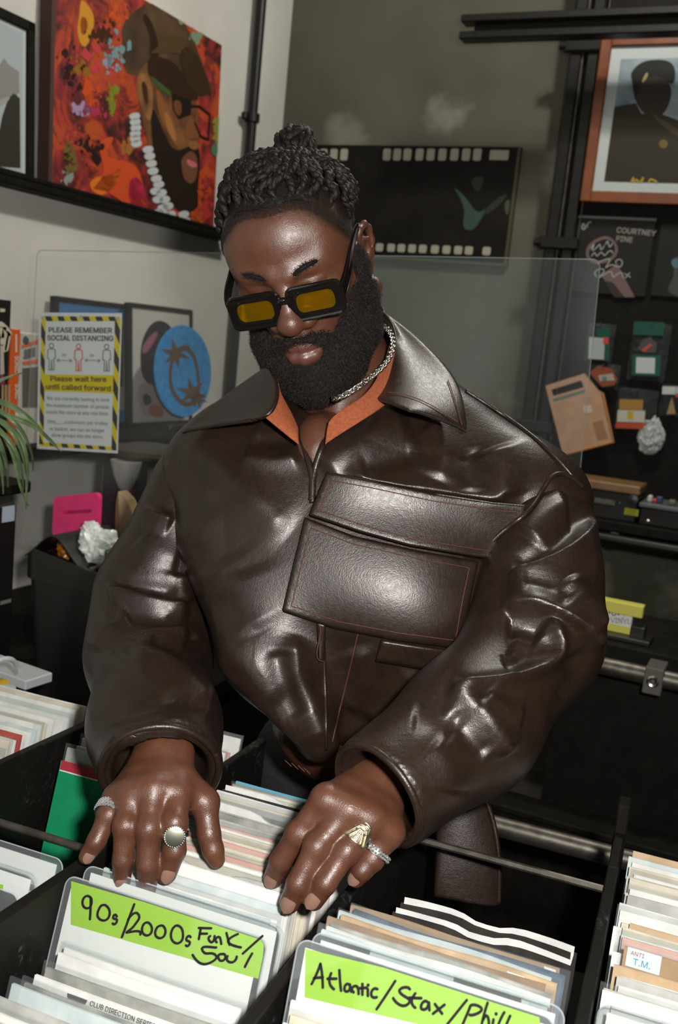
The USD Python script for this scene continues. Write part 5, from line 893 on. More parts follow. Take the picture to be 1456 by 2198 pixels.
for s in (-1, 1):
    hf.add(el((s * .032, .0795, .017), (.0155, .0135, .0125)), .004)          # eyes under lowered lids
    hf.add(rc((s * .045, .082, .014), (s * .020, .090, .012), .003, .003), .004)
    hf.add(rc((s * .046, .083, .024), (s * .019, .092, .024), .0035, .0035), .005)
hf.chain([(0, .089, .032), (0, .101, .010), (0, .112, -.010)], [.0085, .0105, .013], .012)
hf.add(el((0, .1145, -.0145), (.0170, .0140, .0130)), .008)
for s in (-1, 1):
    hf.add(el((s * .0195, .1015, -.0175), (.0110, .0130, .0100)), .007)
    hf.add(el((s * .0105, .107, -.0290), (.0055, .007, .0045)), .003, 's')
    hf.add(rc((s * .010, .095, -.030), (s * .005, .100, -.044), .005, .004), .008)
    hf.chain([(s * .027, .0925, -.0555), (s * .013, .1015, -.0505), (0, .1035, -.0510)], [.0030, .0048, .0046], .004)
    hf.chain([(s * .026, .0915, -.0570), (s * .013, .0995, -.0640), (0, .1020, -.0655)], [.0040, .0085, .0095], .004)
    hf.chain([(s * .030, .0950, -.0565), (s * .012, .1090, -.0568), (0, .1110, -.0572)], [.0012, .0014, .0014], .0025, 's')
# ears
def ear(s):
    a, b = np.array([s * .0785, -.014, .004]), None
    lo = [(.0735, .004, -.014), (.0755, .006, .004), (.0795, .004, .022), (.0850, -.006, .033), (.0895, -.019, .034), (.0915, -.029, .024), (.0910, -.030, .008), (.0870, -.024, -.008), (.0825, -.013, -.021), (.0790, -.004, -.029)]
    hf.add(el((s * .0810, -.0130, .006), (.0055, .0155, .0260), None), .006)
    hf.chain([(s * x, y, z) for x, y, z in lo], [.0042, .0040, .0038, .0038, .0040, .0042, .0042, .0042, .0055, .0068], .004)
    hf.chain([(s * .0860, -.006, .021), (s * .0885, -.018, .015), (s * .0875, -.020, .001), (s * .0840, -.011, -.010)], [.0028, .0034, .0034, .0032], .004)
    hf.add(el((s * .0870, -.0085, .003), (.0055, .0065, .0095)), .004, 's')
    hf.add(el((s * .0885, -.0235, .013), (.0028, .0030, .0130)), .003, 's')
    hf.add(el((s * .0835, .0025, -.004), (.0040, .0035, .0058)), .004)
mirror(ear)
# the neck runs back and down to the shoulders
def Hinv(c): return ((np.asarray(c, float) - HT) @ HR) / HS
nk0, nk1, nk2 = np.array([0, -.030, -.045]), Hinv(C(742, 800, 1.290)), Hinv(C(738, 960, 1.295))
hf.chain([nk0, nk1, nk2], [.060, .060, .066], .03)
hf.add(rc(Hinv(C(795, 620, 1.30)), Hinv(C(720, 915, 1.232)), .018, .014), .02)   # the muscle from ear to collarbone
head = Hm(hf.mesh(.5))

def finger(fd, pts, rad, tip_nail=None):
    fd.chain(pts, np.array(rad) * .965, .0035)
    fd.add(el(pts[1], np.array([1.03, 1.03, 1.03]) * rad[1]), .006)
    return fd
NAILS = []
def nail(dip, tip, r, sc=1.0, lean=0.0):
    dip, tip = np.array(dip), np.array(tip); ax = unit(tip - dip); v = -unit(tip); dn = unit(v - (v @ ax) * ax)
    side = np.cross(dn, ax); dn = unit(dn + lean * side); side = np.cross(dn, ax)
    u, w = np.meshgrid(np.linspace(-1, 1, 13), np.linspace(-1, 1, 15))
    L, wd = .0078 * sc, .0064 * sc
    sq = np.sqrt(np.clip(1 - np.abs(u) ** 3.0, 0.0, 1)); ww = w * sq
    pos = tip - ax * .0040 + ax[None, None] * (u * L)[..., None]
    ang = ww * wd / r
    rr = r + .0006 - .0012 * np.clip(np.abs(u) - .3, 0, 1) ** 1 - .0005 * np.abs(w) ** 4
    A = pos + rr[..., None] * (np.cos(ang)[..., None] * dn + np.sin(ang)[..., None] * side)
    B = pos + (rr - .0016)[..., None] * (np.cos(ang)[..., None] * dn + np.sin(ang)[..., None] * side)
    n = A.shape[1]; N = A.shape[0] * n; i, j = np.meshgrid(np.arange(A.shape[0] - 1), np.arange(n - 1), indexing='ij'); a = (i * n + j).ravel()
    q = np.stack([a, a + n, a + n + 1, a + 1], 1)
    e = np.r_[np.arange(n), np.arange(1, A.shape[0]) * n + n - 1, (A.shape[0] - 1) * n + np.arange(n - 2, -1, -1), np.arange(A.shape[0] - 2, 0, -1) * n]; e1 = np.roll(e, -1)
    Q = np.vstack([q, q[:, ::-1] + N, np.stack([e, e1, e1 + N, e + N], 1)])
    m = trimesh.Trimesh(np.vstack([A.reshape(-1, 3), B.reshape(-1, 3)]), np.vstack([Q[:, [0, 1, 2]], Q[:, [0, 2, 3]]]), process=False); trimesh.repair.fix_normals(m)
    NAILS.append(m)
def make_hand(wr, arm, mcp, fingers, thumb, rr, web=.010):
    pts = np.array([wr] + mcp + sum(fingers, []) + thumb); lo, hi = np.minimum(pts.min(0), arm) - .045, np.maximum(pts.max(0), arm) + .045
    fd = Field(lo, hi, 0.0017)
    fd.chain([arm, wr], [.034, .027], .02)
    wv = unit(np.array(mcp[0]) - np.array(mcp[-1]))
    for k, m in enumerate(mcp):                     # the back of the hand: one tapering bone to each knuckle
        base = np.array(wr) + wv * (.014 - .0095 * k)
        fd.add(rc(base, m, .0165, .0125), .012)
        if k: fd.add(rc(np.array(wr) * .3 + np.array(m) * .35 + np.array(mcp[k - 1]) * .35, (np.array(m) + mcp[k - 1]) / 2, .015, .0105), .012)
    for k, m in enumerate(mcp):
        dn = -unit(m); fd.add(el(np.array(m) + dn * .002, [.0105, .0105, .0105]), .016)
        fd.add(rc(np.array(wr) * .75 + np.array(m) * .25 + dn * .012, np.array(m) + dn * .0085, .0022, .0030), .008)
    for k, f in enumerate(fingers):
        fd.add(rc(np.array(mcp[k]), np.array(mcp[k]) * .45 + np.array(f[0]) * .55, .0125, rr[k][0] * .98), .007)
        finger(fd, [mcp[k]] + f, [.0126] + rr[k])
    if thumb: 
        fd.add(rc(np.array(wr) * .6 + np.array(mcp[0]) * .4, thumb[0], .016, .0135), .012)
        fd.add(rc(np.array(mcp[0]) * .6 + np.array(wr) * .4, thumb[0], .010, .010), .014)
        fd.chain(thumb, [.0130, .0112, .0104, .0085][:len(thumb)], .004)
    return fd.mesh(.65)
# his right hand (left in the picture)
R_wr, R_arm = C(352, 1622, 1.015), C(340, 1500, 1.11)
R_mcp = [C(383, 1700, .975), C(330, 1693, .968), C(284, 1702, .970), C(252, 1716, .980)]
R_f = [[C(375, 1765, .948), C(375, 1826, .944), C(358, 1876, .950)], [C(319, 1778, .944), C(317, 1856, .944), C(316, 1906, .956)],
       [C(269, 1772, .948), C(264, 1846, .948), C(261, 1892, .958)], [C(233, 1748, .964), C(207, 1806, .956), C(186, 1838, .958)]]
R_th = [C(440, 1722, .988), C(449, 1790, .978), C(458, 1826, .976), C(465, 1846, .976)]
hand_r = make_hand(R_wr, R_arm, R_mcp, R_f, R_th, [[.0118, .0112, .0100], [.0118, .0112, .0098], [.0112, .0104, .0092], [.0104, .0096, .0082]])
nail(R_f[0][1], R_f[0][2], .0100, 1.12, .2); nail(R_f[3][1], R_f[3][2], .0082, .95, .4); nail(R_f[1][1], R_f[1][2], .0098, 1.05); nail(R_f[2][1], R_f[2][2], .0092, 1.0)
# his left hand (right in the picture)
L_wr, L_arm = C(806, 1690, .985), C(905, 1620, 1.03)
L_mcp = [C(700, 1716, .936), C(750, 1738, .930), C(796, 1757, .932), C(836, 1785, .940)]
L_f = [[C(641, 1789, .938), C(603, 1848, .946), C(586, 1886, .960)], [C(680, 1817, .918), C(640, 1896, .912), C(622, 1938, .920)],
       [C(744, 1826, .918), C(699, 1895, .908), C(674, 1932, .914)], [C(799, 1842, .932), C(778, 1868, .928), C(765, 1885, .932)]]
L_th = [C(690, 1752, .975), C(655, 1800, .985), C(640, 1825, .990), C(632, 1840, .993)]
hand_l = make_hand(L_wr, L_arm, L_mcp, L_f, L_th, [[.0116, .0110, .0100], [.0118, .0112, .0102], [.0118, .0110, .0100], [.0110, .0102, .0094]])
for k, s, l in ((0, 1.15, -.15), (1, 1.25, -.1), (2, 1.25, -.1), (3, 1.1, -.15)): nail(L_f[k][1], L_f[k][2], [.0100, .0102, .0100, .0094][k], s, l)
# torso, upper arms (under the jacket)
bf = Field((-.34, -.20, .98), (.36, .36, 1.42), 0.006)
bf.add(el(C(745, 1130, 1.285), (.13, .15, .085)), .03); bf.chain([C(735, 1250, 1.28), C(740, 1520, 1.29), C(775, 1640, 1.56)], [.095, .085, .10], .05)
bf.add(el(C(684, 978, 1.200), (.034, .052, .048)), .02); bf.add(rc(C(738, 860, 1.295), C(738, 1000, 1.29), .050, .08), .05)
bf.chain([C(560, 1010, 1.28), C(440, 1045, 1.285), C(330, 1280, 1.265), C(325, 1400, 1.235), R_arm, C(348, 1570, 1.055)], [.045, .040, .036, .036, .029, .024], .01)
bf.chain([C(980, 1060, 1.25), C(1150, 1130, 1.205), C(1165, 1260, 1.155), C(1162, 1372, 1.12), C(1010, 1555, 1.03), L_arm, C(850, 1655, 1.005)], [.045, .042, .038, .036, .032, .029, .024], .01)
body = fuse([head, bf.mesh(.6), hand_r, hand_l])

# ---- skin tint: lips, stubble at the faded hairline, knuckles
def ss(x, a, b): t = np.clip((x - a) / (b - a), 0, 1); return t * t * (3 - 2 * t)
V = np.asarray(body.vertices); h = Hinv(V)
tint = np.tile([0.088, 0.033, 0.0175], (len(V), 1))
def blend(w, c):
    global tint; tint = tint * (1 - w[:, None]) + np.array(c) * w[:, None]
tint *= (1 + .35 * (meshkit.fbm(V * 60, 3) - .5))[:, None]
near_head = (np.abs(h) < .2).all(1) & (h[:, 2] > -.12) & (h[:, 1] > -.13)
lip = np.exp(-((h[:, 0] / .0235) ** 4 + ((h[:, 2] + .0585 + .10 * h[:, 0] ** 2 * 20) / .0110) ** 4)) * (h[:, 1] > .085) * near_head
blend(lip * .85, [0.100, 0.037, 0.029])
lid = np.exp(-(((np.abs(h[:, 0]) - .032) / .018) ** 4 + ((h[:, 2] - .018) / .012) ** 4)) * (h[:, 1] > .07) * near_head
blend(lid * .35, [0.05, 0.018, 0.010])
def hairline(x, y):     # height of the hairline around the head, in head space
    return np.where(y > .03, .1005 - 5.5 * np.clip(np.abs(x) - .030, 0, 1) ** 2 * 6, .060)
sc = ss(h[:, 2] - (.1035 - 14 * np.clip(np.abs(h[:, 0]) - .02, 0, 1) ** 2 - np.clip(.055 - h[:, 1], 0, .06) * .75), -.008, .006) * (h[:, 2] > .0) * near_head * (np.abs(h[:, 0]) < .083)
blend(np.clip(sc, 0, 1) * .93, [0.014, 0.008, 0.005])
side = ss(-h[:, 1], -.028, -.006) * ss(np.abs(h[:, 0]), .055, .066) * ss(h[:, 2], .030, .045) * near_head
blend(side * .8, [0.018, 0.010, 0.006])
pts = [f[j] for f in R_f + L_f for j in (0, 1)] + R_mcp + L_mcp
for i, p in enumerate(pts):
    d = np.linalg.norm(V - p, axis=1); blend(np.exp(-(d / .0125) ** 4) * .42, [0.040, 0.013, 0.008])
skin = usdkit.material(stage, LK + 'skin', {
    'a': ('attribute', {'attribute': 'tint'}), 'g': ('geometry', {}), 'n': ('noise_texture', {'scale': 900, 'detail': 2}), 'n2': ('noise_texture', {'scale': 170, 'detail': 3}),
    'b': ('bump', {'strength': .55, 'distance': .0006}), 'b2': ('bump', {'strength': .25, 'distance': .0008}),
    'r': ('map_range', {'from_min': .35, 'from_max': .65, 'to_min': .33, 'to_max': .46}),
    'p': ('principled_bsdf', {'subsurface_weight': .12, 'subsurface_radius': (1, .35, .18), 'subsurface_scale': .004, 'specular_ior_level': .55, 'coat_weight': .12, 'coat_roughness': .33})},
    [('a.color', 'p.base_color'), ('g.position', 'n.vector'), ('g.position', 'n2.vector'), ('n2.fac', 'b2.height'), ('n.fac', 'b.height'), ('b2.normal', 'b.normal'), ('b.normal', 'p.normal'), ('n2.fac', 'r.value'), ('r.result', 'p.roughness')], surface='p.BSDF')
man = thing('person', 'bearded man in a dark brown leather jacket and sunglasses flicking through the record bins', 'person')
bp = obj('body', Wm(body), skin, man, True); color_primvar(bp, 'tint', np.clip(tint, 0, 1))
nail_mat = mat('fingernail', (.215, .118, .085), .34, specular_ior_level=.6)
for m in NAILS: obj('fingernail', Wm(m), nail_mat, man, True)

# ---- hair: locs swept back to a bun, close fade at the sides
hair_mat = mat_noise('hair', (.0030, .0021, .0016), (.0095, .0065, .0046), 260, .62, .7, dist=.002, specular_ior_level=.3)
cap = Field((-.09, -.13, .0), (.09, .10, .16), .0028)
cap.add(el((0, -.014, .055), (.0790, .1005, .0845)), 0)
cap.add(el((0, .036, .066), (.062, .051, .052)), .03)
cm = cap.mesh()
def hl(x, y): return .1085 - 12 * np.clip(np.abs(x) - .022, 0, 1) ** 2 - np.clip(.055 - y, 0, .075) * .72
v = np.asarray(cm.vertices); hc = v[cm.faces].mean(1); keep = (hc[:, 2] > hl(hc[:, 0], hc[:, 1]) + .002) & (hc[:, 2] > .035)
cm = trimesh.Trimesh(v, cm.faces[keep], process=False); cm.remove_unreferenced_vertices()
cv = np.asarray(cm.vertices); nn = vnormals(cm); cm.vertices = cv + nn * ((meshkit.fbm(cv * 120, 3) - .5) * .004)[:, None]
hair_m = [cm]
BUN = np.array([.018, -.050, .121])
def onscalp(p):         # pushes a point out to the hair cap
    d = np.asarray(p, float) - np.array([0, -.014, .050]); q = d / np.array([.080, .102, .0885]); k = 1 / np.linalg.norm(q, axis=-1, keepdims=True); return np.array([0, -.014, .050]) + d * k
r2 = np.random.default_rng(3)
starts = []
for row, (zo, cnt) in enumerate(((.004, 17), (.020, 15), (.036, 11))):
    for i in range(cnt):
        t = -1 + 2 * (i + .5 * (row % 2)) / (cnt - 1); ang = t * (1.62 - .25 * row)
        starts.append((ang, zo, row))
for ang, zo, row in starts:
    y0 = -.02 + .098 * math.cos(ang) * (1 - .22 * row); x0 = .076 * math.sin(ang) * (1 - .12 * row)
    z0 = float(hl(np.array(x0), np.array(y0))) + zo
    a = onscalp([x0, y0, max(z0, .052)]); b = BUN + np.array([x0 * .12, .012, -.010])
    n = 46; t = np.linspace(0, 1, n)[:, None]; p = a + (b - a) * t
    p = onscalp(p) * (1 - t ** 6) + p * t ** 6
    nrm = unit(a + b - 2 * np.array([0, -.014, .05])); tw = r2.uniform(0, 6.28)
    sidev = unit(np.cross(b - a, nrm))
    lift = (.0045 + .004 * r2.random() + .006 * np.exp(-((t - .22) / .2) ** 2) * (1 + .7 * (x0 < -.01))) * np.sin(np.pi * np.clip(t * 1.15, 0, 1)) ** .5
    wob = (.0045 + .004 * r2.random()) * np.sin(t * (9 + 9 * r2.random()) + tw) + .006 * np.sin(t * 5 + 1.0)
    c = p + nrm * lift + sidev * wob + nrm * .0012 * np.sin(t * 31 + tw)
    rad = (.0043 + .0011 * r2.random()) * (1 + .17 * np.sin(t[:, 0] * 75 + tw)) * np.clip(t[:, 0] * 9 + .35, 0, 1)
    for q in (0, 1):      # two strands wound round one another
        ph = t[:, 0] * 44 + tw + q * math.pi
        hair_m.append(tube(c + (np.cos(ph)[:, None] * nrm + np.sin(ph)[:, None] * sidev) * rad[:, None] * .34, rad * .84, 7))
bunf = trimesh.creation.icosphere(4, .0245); bv = bunf.vertices; bunf.vertices = bv * [1.1, 1, .95] * (1 + .16 * (meshkit.fbm(bv * 140, 3)[:, None] - .5)) + BUN + np.array([.002, 0, .004])
hair_m.append(bunf)
for k in range(9):
    ax = unit(r2.normal(size=3) + [0, 0, .4]); x, y, z = basis(ax, (.2, .9, .1)); th = np.linspace(0, 2 * np.pi * .85, 34) + r2.uniform(0, 6)
    R0 = .0215 + .004 * r2.random(); c = BUN + np.array([.002, 0, .004]) + ax * r2.uniform(-.012, .012) + (np.cos(th)[:, None] * x * 1.1 + np.sin(th)[:, None] * y) * R0
    hair_m.append(tube(c, .0046 * (1 + .2 * np.sin(th * 14)), 7))
hair_o = obj('hair', Wm(Hm(join(*hair_m))), hair_mat, man, True)

# ---- beard: a dense mass round the jaw, curls over it
be = Field((-.105, -.02, -.16), (.105, .135, .04), .0017)
for s in (-1, 1):
    be.chain([(s * .0755, .004, .030), (s * .0745, .004, -.005), (s * .070, .006, -.045), (s * .060, .028, -.076), (s * .032, .064, -.096), (0, .078, -.102)], [.004, .0075, .0150, .0235, .0300, .034], .02)
    be.chain([(s * .064, .030, -.030), (s * .050, .056, -.062), (s * .034, .078, -.078)], [.008, .018, .022], .02)
    be.chain([(0, .1055, -.0420), (s * .014, .1040, -.0440), (s * .028, .0945, -.0500), (s * .0335, .086, -.063), (s * .030, .086, -.078)], [.0040, .0062, .0070, .0085, .0110], .006)
    be.add(el((s * .028, .075, -.082), (.024, .022, .022)), .015)
be.add(el((0, .0955, -.0835), (.016, .012, .011)), .01)
be.add(el((0, .090, -.104), (.034, .024, .022)), .02)
be.add(el((0, .108, -.0575), (.0268, .030, .0150)), .005, 's')
bm = be.mesh(); bv = np.asarray(bm.vertices); bn = vnormals(bm)
bm.vertices = bv + bn * ((meshkit.fbm(bv * 330, 3) - .5) * .0050 + (meshkit.noise(bv * 800) - .5) * .0020)[:, None]
beard_mat = mat_noise('beard', (.0028, .0020, .0015), (.0065, .0045, .0032), 500, .75, .5, dist=.001, specular_ior_level=.25)
beard = obj('beard', Wm(Hm(bm)), beard_mat, man, True)
def curls(mesh, n, length, width, seed, curl=.0016, name='curls', parent=None, mat_=None, turns=1.6):
    m = mesh; g = np.random.default_rng(seed); tri = np.asarray(m.vertices)[m.faces]
    ar = np.linalg.norm(np.cross(tri[:, 1] - tri[:, 0], tri[:, 2] - tri[:, 0]), axis=1); fi = g.choice(len(tri), n, p=ar / ar.sum())
    a, b = g.random((2, n)); sw = a + b > 1; a[sw], b[sw] = 1 - a[sw], 1 - b[sw]; t = tri[fi]
    p = t[:, 0] + a[:, None] * (t[:, 1] - t[:, 0]) + b[:, None] * (t[:, 2] - t[:, 0]); nn = np.cross(t[:, 1] - t[:, 0], t[:, 2] - t[:, 0]); nn /= np.linalg.norm(nn, axis=1, keepdims=True) + 1e-12
    nn = nn + g.normal(size=nn.shape) * .35; nn /= np.linalg.norm(nn, axis=1, keepdims=True); u = np.cross(nn, g.normal(size=nn.shape)); u /= np.linalg.norm(u, axis=1, keepdims=True); w = np.cross(nn, u)
    K = 7; s = np.linspace(0, 1, K); L = length * g.uniform(.5, 1.2, n); ph = g.uniform(0, 6.28, n)[:, None] + s[None] * turns * 6.28
    P = p[:, None] + nn[:, None] * (s[None] * L[:, None] - .001)[..., None] + curl * (np.cos(ph)[..., None] * u[:, None] + np.sin(ph)[..., None] * w[:, None]) * np.minimum(s * 3, 1)[None, :, None]
    c = UsdGeom.BasisCurves.Define(stage, numbered(pathof(parent), name)); c.CreateTypeAttr('linear'); c.CreateCurveVertexCountsAttr(Vt.IntArray.FromNumpy(np.full(n, K, np.int32)))
    c.CreatePointsAttr(Vt.Vec3fArray.FromNumpy(P.reshape(-1, 3).astype(np.float32))); c.CreateWidthsAttr(Vt.FloatArray([width])); c.SetWidthsInterpolation('constant')
    UsdShade.MaterialBindingAPI.Apply(c.GetPrim()).Bind(mat_); return c
curl_mat = mat('curl_hair', (.012, .008, .006), .5, specular_ior_level=.35)
curls(Wm(Hm(bm)), 26000, .0062, .00026, 11, parent=beard, mat_=curl_mat, name='curly_hairs')
def brow(s):
    p = spline([(s * .013, .0985, .0360), (s * .031, .0970, .0440), (s * .054, .0790, .0420)], 14); return tube(p, np.r_[.0018, np.linspace(.0027, .0022, 10), .0019, .0014, .0007], 6)
for s in (-1, 1):
    bw = brow(s); bw.vertices = np.asarray(bw.vertices) * 1.0; e_ = obj('eyebrow', Wm(Hm(bw)), beard_mat, man, True)
    curls(Wm(Hm(bw)), 650, .0045, .0002, 5 + s, .0006, 'brow_hairs', e_, curl_mat, .5)
# short stubble at the hairline
scm = trimesh.Trimesh(np.asarray(head.vertices), head.faces, process=False); hh = Hinv(np.asarray(scm.vertices)[scm.faces].mean(1))
kz = (np.abs(hh[:, 2] - hl(hh[:, 0], hh[:, 1])) < .007) & (np.abs(hh[:, 0]) < .08) & (hh[:, 2] > .035) & (hh[:, 1] > -.03)
curls(Wm(trimesh.Trimesh(scm.vertices, scm.faces[kz], process=False)), 5000, .0028, .0002, 21, .0008, 'hairline_hairs', hair_o, curl_mat, .8)
# ------------------------------------------------------------------ the jacket
jf = Field((-.345, -.27, .84), (.385, .34, 1.42), .0042)
jf.add(rc(C(520, 985, 1.27), C(1110, 1085, 1.225), .075, .08), .04)
jf.add(rc(C(600, 905, 1.285), C(440, 1005, 1.275), .055, .055), .03)
jf.add(rc(C(880, 862, 1.265), C(1170, 1080, 1.215), .055, .055), .03)
jf.add(el(C(760, 1150, 1.265), (.215, .165, .130)), .05)
jf.add(rc(C(710, 1280, 1.245), C(720, 1500, 1.255), .115, .070), .05)
jf.add(rc(C(560, 1150, 1.245), C(600, 1390, 1.195), .100, .070), .03)
jf.add(rc(C(600, 1390, 1.195), C(684, 1590, 1.150), .070, .026), .02)
jf.add(rc(C(880, 1300, 1.235), C(850, 1500, 1.27), .12, .085), .05)
jf.add(rc(C(790, 1440, 1.33), C(820, 1690, 1.56), .105, .13), .03)       # the skirt of the jacket behind the counter edge
# the neck hole
jf.add(rc(C(735, 700, 1.225), C(732, 850, 1.255), .072, .062), .01, 's')
jf.add(rc(C(700, 860, 1.150), C(684, 985, 1.120), .052, .008), .012, 's')
jf.add(rc(C(610, 870, 1.16), C(690, 1000, 1.11), .030, .006), .012, 's')
jf.add(rc(C(765, 815, 1.16), C(690, 985, 1.11), .026, .006), .012, 's')
# sleeves
RS = [C(428, 1045, 1.285), C(322, 1275, 1.265), C(320, 1400, 1.235), C(332, 1560, 1.10), C(352, 1690, .985)]; RR = [.062, .063, .072, .067, .063]
LS = [C(1156, 1125, 1.205), C(1156, 1250, 1.155), C(1150, 1372, 1.115), C(1006, 1560, 1.03), C(790, 1722, .935)]; LR = [.067, .066, .069, .066, .057]
HJ = .0042
jr = Field((-.345, -.27 + 40 * HJ, .84), (.0, .34, 1.42), HJ); jl = Field((-.345 + 72 * HJ, -.27 + 40 * HJ, .84), (.385, .34, 1.42), HJ)
for fd, S, Rr, cut in ((jr, RS, RR, C(352, 1655, 1.012)), (jl, LS, LR, C(808, 1712, .943))):
    fd.chain(S, Rr, .035)
    ax = unit(S[-1] - S[-2])
    if fd is jr: ax = unit(ax + np.array([-.05, .35, -.15]))
    X, Y, Z = fd.ax[0][:, None, None], fd.ax[1][None, :, None], fd.ax[2][None, None, :]
    pl = (X - cut[0]) * ax[0] + (Y - cut[1]) * ax[1] + (Z - cut[2]) * ax[2]
    fd.d = np.maximum(fd.d, pl.astype(np.float32))
    f, lo, hi = rc(S[-1] + ax * .06, S[-1] + (S[-2] - S[-1]) * .50, Rr[-1] - .010, Rr[-1] - .016)
    fd.d = np.maximum(fd.d, -f(X, Y, Z).astype(np.float32))
def fine(m): v, f = trimesh.remesh.subdivide(np.asarray(m.vertices), np.asarray(m.faces)); return trimesh.Trimesh(v, f, process=False)
def J(l): return [(180 + u * .7967, 640 + v * .7967) for u, v in l]
torso_strokes = [(J(l), *r) for l, *r in (
    ([(635, 1245), (520, 1120), (400, 1000), (302, 900), (272, 790), (245, 560), (225, 390)], 55, .013, 'fold'),
    ([(250, 400), (330, 430), (420, 500), (560, 640)], 42, .008), ([(430, 425), (510, 440), (585, 425)], 20, .008), ([(330, 520), (400, 640), (450, 760)], 60, -.004), ([(455, 380), (520, 385), (570, 372)], 18, -.004),
    ([(630, 470), (700, 420), (800, 360), (880, 320)], 46, .013), ([(1190, 555), (1060, 538), (930, 520), (800, 500), (690, 468)], 42, .014, 'fold'), ([(740, 470), (830, 440), (900, 420)], 26, -.006),
    ([(1100, 400), (1128, 480), (1150, 545)], 36, .011), ([(930, 330), (965, 420), (950, 500)], 30, .007), ([(1030, 400), (1045, 470), (1050, 530)], 26, -.006),
    ([(575, 900), (572, 1000), (612, 1110), (645, 1215)], 26, .012), ([(520, 940), (540, 1030), (590, 1130)], 24, -.006), ([(330, 830), (420, 950), (540, 1090)], 40, .005), ([(740, 930), (752, 1010), (715, 1120)], 30, .007), ([(360, 700), (420, 800), (480, 900)], 50, .005),
    ([(210, 380), (215, 470), (222, 560)], 14, .005), ([(900, 1000), (860, 1060), (760, 1140)], 30, .006))]
rs_strokes = [(J(l), *r) for l, *r in (
    ([(55, 790), (95, 788), (150, 808), (225, 832), (292, 848)], 40, .015, 'fold'), ([(70, 770), (150, 780), (250, 800)], 16, -.006), ([(262, 740), (258, 780), (278, 830)], 22, .010), ([(60, 850), (150, 860), (240, 880)], 20, -.008),
    ([(80, 985), (128, 938), (190, 918), (290, 905)], 48, .016, 'fold'), ([(262, 985), (280, 935), (305, 905)], 8, -.008), ([(120, 970), (180, 972), (240, 992), (300, 1040), (322, 1110)], 22, .012), ([(180, 945), (235, 960), (270, 985)], 12, -.007),
    ([(300, 940), (322, 1010), (330, 1090), (312, 1150)], 14, .008), ([(25, 955), (70, 890), (130, 855)], 20, .009), ([(160, 572), (200, 582), (245, 600)], 24, .010, 'fold'), ([(20, 1150), (150, 1115), (290, 1065)], 16, -.005), ([(150, 640), (200, 680), (260, 700)], 40, .006),
    ([(60, 1160), (150, 1190), (280, 1200)], 36, .006))]
ls_strokes = [(J(l), *r) for l, *r in (
    ([(1140, 757), (1200, 737), (1262, 708), (1330, 655), (1378, 575)], 62, .019, 'fold'), ([(1150, 720), (1220, 690), (1300, 630), (1345, 570)], 20, -.008), ([(1190, 650), (1240, 590), (1310, 560)], 34, .010), ([(1345, 560), (1372, 640), (1385, 760), (1392, 900)], 30, .006),
    ([(1412, 948), (1330, 888), (1262, 848), (1200, 834), (1120, 838)], 50, .017, 'fold'), ([(1130, 880), (1190, 884), (1240, 905)], 26, -.013), ([(1290, 760), (1340, 830), (1385, 900)], 26, .009), ([(1180, 780), (1250, 790), (1310, 830)], 24, -.007),
    ([(1225, 855), (1268, 895), (1276, 950), (1215, 1003), (1100, 1040), (975, 1068)], 17, .016), ([(1150, 930), (1180, 960), (1130, 1000)], 24, -.006), ([(1310, 950), (1330, 1010), (1280, 1090)], 30, -.005),
    ([(975, 1062), (1060, 1110), (1110, 1170), (1150, 1235)], 28, .012), ([(1075, 1075), (1130, 1110), (1190, 1130)], 24, .006), ([(1000, 1110), (1030, 1180), (1090, 1230)], 20, -.004), ([(880, 1130), (960, 1150), (1010, 1180)], 30, -.004), ([(930, 1200), (980, 1270), (980, 1340)], 34, .005))]
torso = sculpt(fine(jf.mesh(1.2)), torso_strokes); sl_r = sculpt(fine(jr.mesh(1.1)), rs_strokes); sl_l = sculpt(fine(jl.mesh(1.1)), ls_strokes)
def crumple(m, amp, seed):
    V = np.array(m.vertices); n = vnormals(m); q = V * 8 + meshkit.fbm(V * 6, 2, seed)[:, None] * 1.2; a = meshkit.fbm(q, 3, seed); b = 1 - np.abs(2 * meshkit.noise(V * 16 + a[:, None], seed + 4) - 1)
    m = m.copy(); m.vertices = V + n * ((a - .5) * amp + (b - .5) * amp * .35)[:, None]; return m
torso = crumple(torso, .002, 1); sl_r = crumple(sl_r, .0025, 5); sl_l = crumple(sl_l, .0025, 8)
leather = usdkit.material(stage, LK + 'brown_leather', {
    'g': ('geometry', {}), 'n': ('noise_texture', {'scale': 38, 'detail': 4}), 'v': ('voronoi_texture', {'scale': 620, 'feature': 'f1'}), 'n3': ('noise_texture', {'scale': 190, 'detail': 5, 'roughness': .65}),
    'r': ('rgb_ramp', {'ramp': [(.3, (.0112, .0058, .0036)), (.7, (.0175, .0090, .0056))]}), 'b': ('bump', {'strength': .10, 'distance': .0012}), 'b2': ('bump', {'strength': .12, 'distance': .0022}),
    'm': ('map_range', {'from_min': .3, 'from_max': .7, 'to_min': .34, 'to_max': .46}),
    'p': ('principled_bsdf', {'specular_ior_level': .50, 'specular_tint': (1.0, .96, .95), 'coat_weight': .05, 'coat_roughness': .30})},
    [('g.position', 'n.vector'), ('g.position', 'v.vector'), ('g.position', 'n3.vector'), ('n.fac', 'r.fac'), ('r.color', 'p.base_color'), ('n3.fac', 'b2.height'), ('v.distance', 'b.height'), ('b2.normal', 'b.normal'), ('b.normal', 'p.normal'), ('b.normal', 'p.coat_normal'), ('n3.fac', 'm.value'), ('m.result', 'p.roughness')], surface='p.BSDF')
stitch = mat('red_stitching', (.075, .018, .014), .7); orange = mat_noise('rust_orange_cotton', (.20, .045, .012), (.27, .065, .02), 300, .85, .3, dist=.0006)
jacket = obj('jacket', Wm(torso), leather, man, True)
